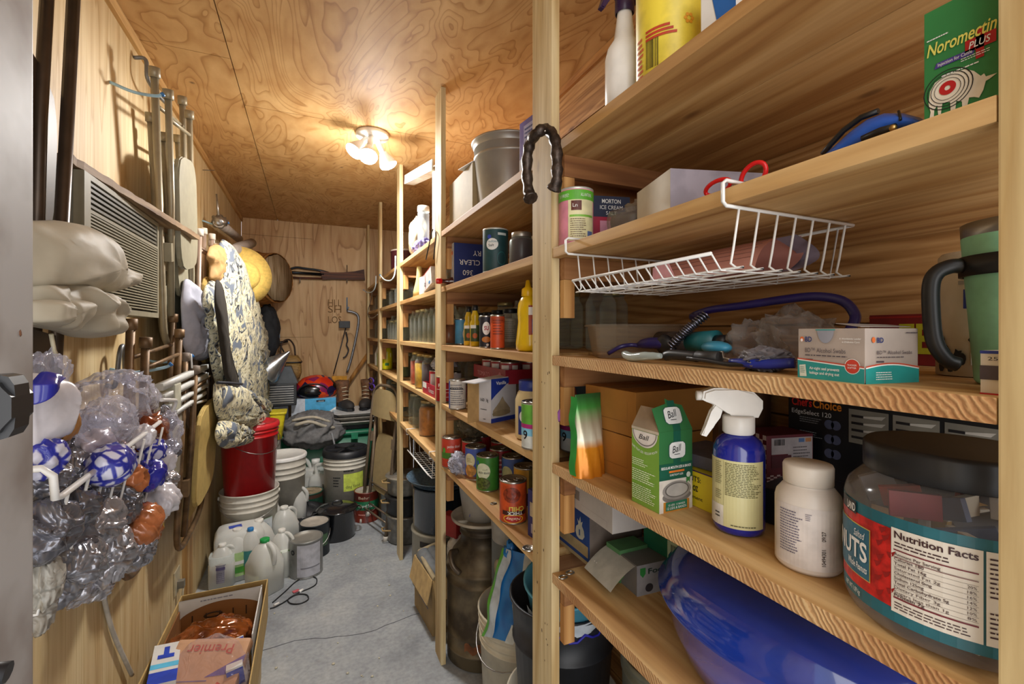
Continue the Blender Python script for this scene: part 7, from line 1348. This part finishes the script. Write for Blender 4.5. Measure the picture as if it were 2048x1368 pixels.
# cream woven sack over the near chair
SK = M('#b3aa96', .6, var=.07, sc_=14, bmp=.35, name='woven_sack'); t = thing('woven_sack', 'crumpled cream woven sack draped over the dark bronze chair', 'sack', ax(150, 560, -.36))
puff('upper_fold', [(30, 442), (110, 440), (160, 449), (188, 475), (200, 512), (235, 545), (257, 555), (250, 570), (222, 583), (190, 586), (150, 583), (110, 572), (30, 575)], -.37, .045, SK, t, wr=.010, fr=14, seed=3)
puff('lower_fold', [(30, 560), (110, 560), (150, 575), (185, 588), (203, 612), (207, 640), (201, 668), (180, 677), (140, 674), (100, 660), (30, 648)], -.375, .055, SK, t, wr=.014, fr=18, seed=8)
puff('front_fold', [(60, 600), (120, 598), (165, 600), (160, 630), (140, 665), (100, 655), (60, 645)], -.345, .025, SK, t, wr=.008, fr=20, seed=12)
puff('sack_tip', [(185, 470), (198, 480), (192, 495), (183, 488)], -.36, .01, SK, t, wr=.002, n=6)
obj('frayed_thread', MB().tube([ax(102, 668, -.37) - t.location, ax(108, 700, -.37) - t.location, ax(120, 722, -.37) - t.location], .003, 5), CREAM, t)
# ================================================================ rack stuffed with plastic bags
t = thing('bag_rack', 'white wire wall rack stuffed with crumpled plastic bags', 'rack', Vector((-.40, .95, EYE - .2)))
def wq(x, y, z): return Vector((x + .40, y - .95, z - EYE + .2))
zr, zbm, xf_, ya, yb = EYE - .188, EYE - .345, -.275, .705, 1.10
obj('top_rail', MB().tube([wq(LX, ya, zr + .03), wq(xf_ - .01, ya, zr + .03), wq(xf_, ya, zr + .02), wq(xf_, ya + .005, zr - .008), wq(xf_, ya + .02, zr - .01), wq(xf_ - .01, yb + .06, zr + .002), wq(LX, yb + .06, zr)], .0042, 8), WIRE, t)
for k in range(8): y = ya + .04 + (yb - ya) * k / 7; obj('wire', MB().tube([wq(xf_, y, zr - .006), wq(xf_ - .03, y, zbm), wq(LX, y, zbm)], .0022, 6), WIRE, t)
obj('corner_loop', MB().tube(bez([ax(322, 800, -.30) - t.location, ax(343, 800, -.29) - t.location, ax(352, 803, -.29) - t.location, ax(345, 825, -.30) - t.location], 4), .004, 8), WIRE, t)
SIL = [clearmat('silver_film_%d' % k, c_, .82, .2, .6, 26, b_) for k, (c_, b_) in enumerate((('#b8b8c0', '#a2a2aa'), ('#a8a8b2', '#86868f'), ('#c8c8d0', '#bcbac0')))]
for m_ in SIL: m_.node_tree.nodes['Principled BSDF'].inputs['Metallic'].default_value = .55
NETB = clearmat('blue_net_film', '#c8ccf0', .8, .15, .5, 40, '#b9bde0'); m, nt, b = newmat('blue_net_print'); vo = nd(nt, 'ShaderNodeTexVoronoi', i_Scale=60, feature='DISTANCE_TO_EDGE'); nt.links.new(coords(nt, (1, 1, 1)), vo.inputs[0]); nt.links.new(ramp(nt, vo.outputs[0], [(0, '#2c3396'), (.10, '#3a3fa8'), (.2, '#d2d2e4')]), b.inputs['Base Color']); b.inputs['Roughness'].default_value = .15; NET = m
ORG = M('#b06a42', .18, .1, .3, 30, .4, coat=.5, name='orange_film'); BRN = M('#7a3a1c', .15, .3, .4, 30, .5, coat=.6, name='bronze_film'); BLUB = M('#2a2f9a', .2, coat=.4, name='blue_film'); WHF = M('#cfccd2', .25, var=.1, bmp=.3, coat=.3, name='white_film'); CLR = clearmat('clear_bag_film', '#f8f8fc', .16, .1, .5, 20, '#d8d8e6')
G1 = 'grey grocery bags bulging from the rack'
bags = [(92, 1015, 50, 0, 0), (150, 1015, 38, 1, 1), (190, 1045, 45, 2, 2), (240, 1060, 46, 0, 3), (108, 1105, 46, 1, 4), (158, 1125, 44, 0, 5), (208, 1110, 46, 2, 6), (118, 1165, 40, 0, 7), (182, 1165, 38, 2, 8), (95, 1060, 46, 1, 9), (232, 1008, 40, 1, 10), (140, 945, 42, 0, 11), (285, 985, 26, 1, 12), (265, 1095, 36, 0, 13), (95, 960, 36, 1, 14), (190, 975, 38, 1, 15), (330, 905, 24, 1, 16), (335, 960, 18, 2, 17), (140, 1075, 40, 1, 18), (175, 1075, 42, 2, 19)]
def blob(lb, u, v, r, mat, seed, x=-.30, cat='bag', grp=None, s3=(.9, 1.1, 1.0), disp=.3, fr=1.1, nm='plastic_bag', sub=4):
    disp = min(disp, .38); fr = min(fr, 1.2)
    p = ax(u, v, x); R_ = r * dep(p) / FPX; return tag(obj(nm, MB().ico((0, 0, 0), R_, sub, disp, fr, seed, s3), mat, None, p), lb, cat, grp)
for u, v, r, k, sd in bags: blob('crumpled silver grey grocery bag bulging out of the white wire rack', u, v, r * 1.12, SIL[k], sd + 60, -.33 + .012 * ((sd * 7) % 4), grp=G1, s3=(.9, 1.0 + .2 * (sd % 2), 1.1 - .2 * (sd % 3) / 2))
for u, v, r in ((100, 900, 60), (170, 900, 60), (240, 900, 55), (300, 900, 45), (120, 1010, 70), (200, 1030, 70), (270, 1020, 50), (150, 1100, 70), (310, 850, 40)): blob('crumpled grocery bag packed deep inside the white wire rack', u, v, r, SIL[(u // 10) % 3], u, -.42, grp='bags packed deep in the rack', s3=(.8, 1.2, 1.1))
blob('bag with dense blue net print bulging at the middle of the rack rail', 222, 930, 48, NET, 101, -.27, s3=(.8, 1.15, .85), disp=.15); blob('small blue netted bag high at the far end of the rack', 300, 903, 28, NET, 102, -.30, disp=.25); blob('white netted bag just below the small blue netted one', 322, 925, 26, WHF, 103, -.30)
blob('orange brown film bag at the lower far corner of the rack', 287, 1052, 40, ORG, 104, -.28, s3=(.8, 1.1, 1.0)); blob('orange film bag tucked behind the blue netted bag', 262, 962, 30, ORG, 105, -.29); blob('royal blue wrapper knotted between orange and silver bags', 298, 950, 28, BLUB, 106, -.285, disp=.55); blob('white shopping bag with blue stripe at the far end of the rack', 325, 1002, 32, WHF, 107, -.285)
blob('brown bread bag above the far end of the rack rail', 292, 868, 46, BRN, 108, -.315, disp=.5, s3=(.7, 1.1, 1.0)); blob('brown film wrapper behind the rack rail middle', 235, 905, 26, BRN, 109, -.31)
blob('clear film bag puffed up on top of the rack middle', 230, 800, 72, CLR, 110, -.36, s3=(.8, 1.5, .75), disp=.75, fr=1.6, sub=5); blob('clear film bag hanging over the rack front', 215, 850, 60, CLR, 111, -.30, s3=(.6, 1.4, .8), disp=.6, fr=1.4, sub=5); blob('clear film bag spilling over the far corner of the rack', 335, 868, 38, CLR, 112, -.29, s3=(.6, 1.1, 1.1), disp=.7, sub=5)
blob('clear film wrap standing up near the door jamb', 95, 760, 50, CLR, 113, -.33, s3=(.6, 1.2, 1.1), disp=.6, sub=5); blob('pale pink crumpled film sheet in the rack middle', 190, 905, 52, M('#bfb2b8', .3, bmp=.3, name='pink_grey_film'), 114, -.31, s3=(.6, 1.3, .8), disp=.4)
t = thing('printed_wrapper', 'white wrapper with royal blue stripe and black barcode at the door jamb', 'wrapper', ax(110, 830, -.30)); puff('film_body', [(60, 745), (85, 750), (120, 770), (128, 800), (120, 840), (95, 880), (60, 905), (40, 900), (40, 760)], -.31, .03, WHF, t, wr=.006, fr=16, seed=2)
puff('blue_stripe', [(60, 770), (85, 742), (105, 745), (80, 790), (60, 812)], -.29, .018, BLUB, t, wr=.002, n=8); 
pa, pb_, pc = ax(72, 868, -.273), ax(102, 828, -.273), ax(66, 838, -.273); S = Flat(pa, (pb_ - pa).normalized(), Vector((0, (pa - pb_).normalized().z, -(pa - pb_).normalized().y)).normalized() * 1, (pb_ - pa).length, .03); S.n = Vector((1, 0, 0)); barcode(t, S, 0, -.6, 1, .6)
blob('brown paper packet poking out beside the printed wrapper', 138, 848, 34, M('#9c6a2c', .5, name='brown_packet'), 116, -.29, s3=(.35, 1.1, .9), disp=.2)
blob('blue netted bag at the near end of the rack above the rail', 85, 915, 40, NET, 121, -.30); blob('pale white bag hanging lowest at the near end of the rack', 92, 1165, 40, clearmat('pale_film', '#e6e4de', .7, .2, .6, 30, '#c4c0b6'), 117, -.30, s3=(.6, 1, 1.2)); blob('pale plastic bag drooping under the near end of the rack', 82, 1215, 34, clearmat('pale_film_b', '#e0dedb', .55, .2, .6, 30, '#bdb9b0'), 118, -.31, s3=(.6, .9, 1.5)); blob('dull grey bag with blue tag sagging at the rack bottom', 175, 1150, 58, SIL[2], 119, -.33, s3=(.6, 1.4, .7))
blob('small pale round bag just under the rack rail at the far end', 285, 873, 22, WHF, 120, -.29)
# white flat cord dangling on the wall
tag(obj('flat_cable', MB().tube(bez([ax(188, 1100, LX + .012), ax(200, 1150, LX + .010), ax(212, 1215, LX + .008), ax(228, 1270, LX + .008), ax(250, 1320, LX + .01), ax(264, 1350, LX + .012)], 6), .006, 8), M('#b5b0a4', .5, name='grey_white_cord')), 'flat white cord hanging down the plywood below the bag rack', 'cord')
t = thing('wall_outlet', 'small outlet with thin cord low on the wall below the brown chairs', 'outlet', ax(352, 1162, LX + .001)); obj('cover_plate', MB().box((0, -.04, -.05), (.006, .04, .05), None, .002), M('#b5a88a', .5), t); obj('plug', MB().box((.006, -.012, -.03), (.03, .012, .0)), M('#7a7468', .5), t); obj('thin_cord', MB().tube(bez([Vector((.025, 0, -.03)), Vector((.02, .0, -.12)), Vector((.02, .01, -.22)), Vector((.02, .03, -.4))], 5), .004, 6), CREAM, t)
struct('trim_4', MB().box((LX, 2.42, 0), (LX + .02, 2.52, 1.15), None, .002), wood('trim_stud', '#c9a56c', '#b98f55', '#9c7440', 'z', 1, False))
# ================================================================ white louvred panel
t = thing('louvred_panel', 'white plastic louvred panel and trough hung sideways behind the brown chair legs', 'panel', ax(370, 770, -.395)); L0 = t.location; WLV = M('#c9c9c4', .4, var=.04, name='white_louvre')
def sl(a, b, r, nm='louvre'): obj(nm, MB().tube([ax(*a, -.395) - L0, ax(*b, -.385) - L0], r, 4), WLV, t)
sl((318, 775), (412, 733), .014, 'top_box'); sl((322, 797), (412, 750), .013); sl((335, 815), (412, 770), .010); sl((345, 830), (410, 785), .009); sl((372, 812), (412, 800), .006)
obj('end_box', MB().box((-.05, -.19, -.06), (.015, -.12, .02), None, .003), M('#b5b3a0', .5, name='ivory_box'), t)
obj('wire_frame', MB().tube([ax(382, 708, -.385) - L0, ax(384, 735, -.385) - L0, ax(412, 745, -.385) - L0, ax(415, 775, -.385) - L0], .003, 6), WIRE, t)
# ================================================================ hanging cloths
t = thing('grey_cloth_bag', 'pale lilac grey cloth bag hanging between two sets of chair feet', 'cloth bag', ax(395, 640, -.41)); LG = M('#b4b4c0', .8, var=.06, bmp=.2, name='lilac_grey_cloth'); puff('cloth', [(367, 560), (374, 556), (382, 580), (398, 612), (412, 650), (420, 690), (418, 715), (400, 722), (375, 716), (366, 690), (364, 640), (362, 600)], -.42, .05, LG, t, wr=.012, fr=22, seed=5, c=(388, 650))
m, nt, b = newmat('reed_camouflage'); b.inputs['Roughness'].default_value = .8
v1 = nd(nt, 'ShaderNodeTexNoise', i_Scale=1, i_Detail=3, i_Distortion=1.6); nt.links.new(coords(nt, (40, 40, 17), (.5, 0, 0)), v1.inputs[0]); v2 = nd(nt, 'ShaderNodeTexNoise', i_Scale=1, i_Detail=2, i_Distortion=.8); nt.links.new(coords(nt, (13, 13, 7), (-.6, 0, .4)), v2.inputs[0])
r1 = nt.nodes.new('ShaderNodeValToRGB'); r1.color_ramp.interpolation = 'CONSTANT'; e = r1.color_ramp.elements
for _ in range(4): e.new(.5)
for s_, (p_, c_) in zip(e, ((0, '#2f2a22'), (.36, '#6a7078'), (.43, '#cfc7a4'), (.53, '#e6dfc4'), (.60, '#8d8058'), (.66, '#dcd3b0'))): s_.position = p_; s_.color = lin(c_)
nt.links.new(v1.outputs[0], r1.inputs[0]); k_ = ramp(nt, v2.outputs[0], [(.56, '#000000'), (.60, '#ffffff')]); nt.links.new(mixc(nt, k_, r1.outputs[0], '#6b7380'), b.inputs['Base Color']); CAMO = m
t = thing('camouflage_coveralls', 'reed patterned camouflage coveralls hanging beside the straw hat', 'coveralls', ax(470, 680, -.36)); CD = (475, 690)
puff('torso', [(437, 480), (448, 475), (462, 505), (482, 560), (503, 615), (520, 665), (530, 710), (537, 755), (536, 800), (520, 845), (490, 865), (462, 850), (445, 800), (436, 740), (432, 660), (430, 560)], -.385, .10, CAMO, t, wr=.016, fr=16, seed=4, c=(478, 700))
puff('sleeve', [(408, 575), (420, 560), (434, 565), (440, 600), (437, 660), (446, 730), (455, 790), (440, 800), (424, 740), (412, 660), (405, 610)], -.37, .05, CAMO, t, wr=.010, fr=22, seed=6, c=(428, 670))
puff('trouser_fold', [(425, 760), (450, 765), (500, 790), (530, 800), (536, 840), (520, 875), (480, 870), (440, 850), (424, 810)], -.355, .09, CAMO, t, wr=.018, fr=20, seed=7)
puff('trouser_leg', [(436, 840), (470, 845), (500, 860), (500, 882), (478, 892), (450, 898), (437, 892), (428, 870)], -.35, .06, CAMO, t, wr=.014, fr=24, seed=9)
puff('dark_lining', [(430, 560), (440, 560), (446, 640), (455, 730), (480, 800), (472, 806), (448, 750), (436, 660), (428, 600)], -.315, .02, M('#2a241c', .9, name='dark_lining'), t, wr=.003, n=6, c=(446, 690))
obj('belt_strap', MB().tube(bez([ax(434, 765, -.30) - t.location, ax(460, 766, -.27) - t.location, ax(484, 768, -.27) - t.location], 5), .005, 6), M('#23262e', .7), t)
t = thing('tan_glove', 'tan leather work glove hanging above the camouflage coveralls', 'glove', ax(430, 525, -.38)); TG_ = M('#b08a58', .75, var=.08, bmp=.3, name='tan_leather'); puff('palm', [(418, 494), (430, 488), (444, 492), (446, 515), (440, 540), (441, 560), (428, 566), (418, 558), (420, 530), (413, 512)], -.39, .035, TG_, t, wr=.006, fr=30, seed=2)
t = thing('straw_hat', 'round yellow straw hat hanging behind the camouflage coveralls', 'hat', ax(482, 552, -.36)); L0 = t.location; ST = M('#d9b75e', .75, var=.1, sc_=60, bmp=.3, name='yellow_straw'); rt = Matrix.Rotation(.62, 3, 'Z') @ Matrix.Rotation(-PI / 2, 3, 'X') @ Matrix.Rotation(0, 3, 'Z')
obj('brim', MB().lathe([(0, .004), (.09, .004), (.165, .0), (.168, .003), (.09, .008), (0, .008)], 44, rot=Matrix.Rotation(.45, 3, 'Z') @ Matrix.Rotation(PI / 2, 3, 'X')), ST, t); obj('crown', MB().lathe([(.09, .006), (.082, -.06), (.06, -.08), (0, -.085)], 36, rot=Matrix.Rotation(.45, 3, 'Z') @ Matrix.Rotation(-PI / 2, 3, 'X')), ST, t)
# ================================================================ back wall
t = thing('bushel_basket', 'wooden stave bushel basket hung sideways in the back left corner', 'basket', ay(556, 556, 3.98)); WV = wood('basket_staves', '#c98d48', '#b87a38', '#96602a', 'x', 1.5, False)
axd = (ay(470, 560, 4.15) - ay(557, 556, 3.95)); rt = axd.normalized().to_track_quat('Z', 'Y').to_matrix(); Lb = .36
rb_, rt_ = .185, .225
for k in range(22): a0_ = 2 * PI * k / 22; obj('stave', MB().grid(lambda i, j: rt @ Vector(((rb_ + (rt_ - rb_) * j + .004 * math.sin(PI * i)) * math.cos(a0_ + .27 * i), (rb_ + (rt_ - rb_) * j + .004 * math.sin(PI * i)) * math.sin(a0_ + .27 * i), Lb * j)), 4, 6), WV, t)
for z_, rr in ((.02, rb_ + .006), (.17, (rb_ + rt_) / 2 + .006), (.35, rt_ + .006)): obj('hoop', MB().lathe([(rr, z_ - .012), (rr + .004, z_ - .012), (rr + .004, z_ + .012), (rr, z_ + .012)], 40, rot=rt), M('#a06f38', .7), t)
obj('base_panel', MB().lathe([(0, -.002), (rb_ - .006, .0), (rb_ - .006, .008), (0, .008)], 32, rot=rt, wob=lambda a, z: 1 + .03 * math.sin(9 * a)), wood('basket_base', '#b8a68a', '#a38f70', '#86704f', 'z', 2, False), t)
def bk(u, v, d=.03): return ay(u, v, BY - d)
t = thing('air_rifle', 'dark rifle with brown wooden stock mounted flat on the back wall', 'rifle', bk(655, 548)); L0 = t.location; q = lambda u, v, d=.035: bk(u, v, d) - L0
GM = M('#23262b', .25, .7, .1, 20, name='gunmetal'); WS = wood('walnut', '#6a3e28', '#573020', '#3c2016', 'x', 1, False)
obj('barrel', MB().tube([q(574, 545), q(585, 545), q(648, 549)], .012, 12), GM, t); obj('cocking_lever', MB().tube(bez([q(576, 540), q(592, 535), q(610, 537), q(640, 541), q(658, 546)], 4), .009, 8), GM, t); obj('forearm', MB().tube([q(576, 554), q(600, 556), q(645, 557)], .009, 8), WS, t)
mb = MB(); mb.prism([(p_.x, p_.z) for p_ in [q(*k) for k in ((640, 541), (660, 545), (685, 546), (708, 543), (728, 539), (730, 560), (700, 560), (668, 559), (645, 560))]], .032, Matrix.Translation((0, .016, 0)) @ Matrix.Rotation(PI / 2, 4, 'X'), .004); obj('stock', mb, WS, t)
obj('mount_hook', MB().tube([q(694, 530, .005), q(694, 565, .01), q(694, 565, .06), q(694, 556, .065)], .004, 6), STEEL, t); obj('mount_hook', MB().tube([q(600, 565, .005), q(600, 565, .06), q(600, 556, .065)], .004, 6), STEEL, t)
t = thing('bow_saw', 'grey tubular bow saw with a yellow hand saw hanging below it', 'saw', bk(700, 640)); L0 = t.location; q = lambda u, v, d=.03: bk(u, v, d) - L0; GT = M('#8f9298', .35, .7, name='grey_tube')
obj('bow', MB().tube(bez([q(694, 622), q(705, 624), q(715, 630), q(717, 645), q(711, 680), q(703, 715), q(694, 745)], 5), .011, 10), GT, t); obj('blade', MB().tube([q(693, 650), q(680, 700), q(667, 748)], [.006, .006, .006], 4), M('#55585c', .4, .8), t); obj('hanger', MB().tube([q(694, 595, .004), q(694, 622, .01), q(697, 614, .04)], .005, 6), M('#6f8fb0', .4), t)
obj('block_body', MB().cbox(q(689, 649, .05), (.09, .03, .06), 0, .004), M('#2e3238', .5), t); obj('hook_tackle', MB().tube(bez([q(692, 664), q(695, 680), q(693, 690), q(697, 700), q(692, 712), q(686, 716)], 4), .006, 8), M('#3c3e44', .4, .6), t)
t = thing('hand_saw', 'yellow orange handled hand saw at the foot of the bow saw', 'saw', bk(675, 765)); L0 = t.location; mb = MB(); o_ = [q_ - L0 for q_ in [bk(*k) for k in ((664, 752), (694, 752), (692, 775), (676, 782), (664, 790))]]; mb.prism([(p_.x, p_.z) for p_ in o_], .02, Matrix.Translation((0, .01, 0)) @ Matrix.Rotation(PI / 2, 4, 'X'), .003); obj('handle', mb, M('#d99a1c', .5, name='orange_yellow'), t)
obj('grip_hole', MB().tube([Vector((p_.x, p_.y - .012, p_.z)) for p_ in [bk(680 + 8 * math.cos(a), 763 + 3 * math.sin(a)) - L0 for a in [2 * PI * k / 12 for k in range(12)]]], .005, 5, True), M('#4a3412', .6), t)
t = thing('creel_basket', 'small woven creel basket with dark rim hanging on the back wall', 'basket', bk(577, 740, .13)); CRL = wood('creel_weave', '#b08f56', '#97763f', '#70542c', 'x', 5, False)
s_ = 4.1 / FPX; mb = MB(); loft(mb, [(rrect(.085, .06, .03, 7), -.07), (rrect(.10, .075, .04, 7), -.02), (rrect(.095, .07, .04, 7), .06)], 28); obj('woven_body', mb, CRL, t); mb = MB(); loft(mb, [(rrect(.098, .073, .04, 7), .062), (rrect(.10, .075, .04, 7), .072), (rrect(.07, .05, .03, 7), .12)], 28); obj('woven_lid', mb, CRL, t)
obj('dark_rim', MB().tube([(x, y, .066) for x, y in rrect(.10, .075, .04, 7)], .006, 6, True), DKPL, t); obj('leather_strap', MB().tube(bez([Vector((-.06, 0, .12)), Vector((-.05, .02, .22)), Vector((.0, .06, .25)), Vector((.04, .02, .2)), Vector((.05, 0, .12))], 5), .007, 6), M('#3a2a22', .7), t)
t = thing('metal_funnel', 'bright metal funnel pointing right below the camouflage coveralls', 'funnel', ay(535, 742, 3.75)); d = (ay(569, 712, 3.75) - t.location).normalized(); obj('cone', MB().lathe([(.10, -.03), (.102, 0), (.055, .10), (.012, .19), (.010, .20)], 36, rot=d.to_track_quat('Z', 'Y').to_matrix()), M('#b3b8bd', .25, .9, name='bright_tin'), t)
t = tag(obj('dark_backpack', MB().ico((0, 0, 0), .16, 4, .15, 1.8, 77, (.55, .5, 1.35)), M('#22252a', .8, name='dark_canvas'), None, ay(535, 665, 4.08)), 'dark canvas backpack hanging behind the coveralls on the back wall', 'backpack')
t = thing('fishing_reel', 'black handled reel on a hook above the creel basket', 'reel', bk(560, 690, .05)); L0 = t.location; obj('reel_body', MB().tube([bk(548, 700, .05) - L0, bk(556, 686, .05) - L0, bk(576, 682, .05) - L0], .011, 8), DKPL, t); obj('crank', MB().tube([bk(560, 690, .08) - L0, bk(568, 704, .08) - L0], .006, 6), DKPL, t); obj('wall_hook', MB().tube([bk(559, 655, .003) - L0, bk(559, 678, .01) - L0, bk(559, 680, .05) - L0], .004, 6), M('#6f8fb0', .4), t)
tag(obj('diagonal_brace', MB().tube([bk(690, 775, .05), bk(738, 705, .05)], .022, 4), wood('brace_wood', '#c9944e', '#b57f3c', '#8f5f2a', 'z', 1, False)), 'slanted piece of raw lumber in the back right corner', 'board')
t = thing('pipe_pieces', 'worn white pipe offcut sloping down from the corner hook', 'pipe', ax(440, 445, -.44)); L0 = t.location; WPI = M('#a39a92', .5, .1, .15, 15, name='worn_white_pipe'); obj('pipe', MB().tube([ax(437, 445, -.44) - L0, ax(478, 478, -.44) - L0], .025, 16), WPI, t); obj('clamp', MB().ico((0, -.02, 0), .035, 3, .4, 2, 2), STEEL, t); obj('spike', MB().tube([Vector((0, -.03, 0)), Vector((-.01, -.04, .14))], [.008, .004], 8), STEEL, t)
t = tag(obj('pipe_stub', MB().tube([ax(448, 510, -.40), ax(478, 495, -.38), ax(503, 486, -.36)], .030, 16), WPI), 'worn white tube end above the straw hat', 'pipe')
# stamps on the back plywood
SB = Flat((.02, BY, 0), (1, 0, 0), (0, 0, 1), .87, 2.2); p = ay(668, 650, BY); 
for s_, vv in (('HLL', 612), ('SH', 625), ('LOS', 646)): q = ay(656, vv, BY); o = text(None, Flat((q.x, BY, q.z), (1, 0, 0), (0, 0, 1), 1, 1), 0, 0, s_, .06, M('#7a5a34', .8, name='faded_stamp'), w=.11, e=.001); tag(o, 'faded brown mill stamp reading %s on the back plywood' % s_, 'stamp')
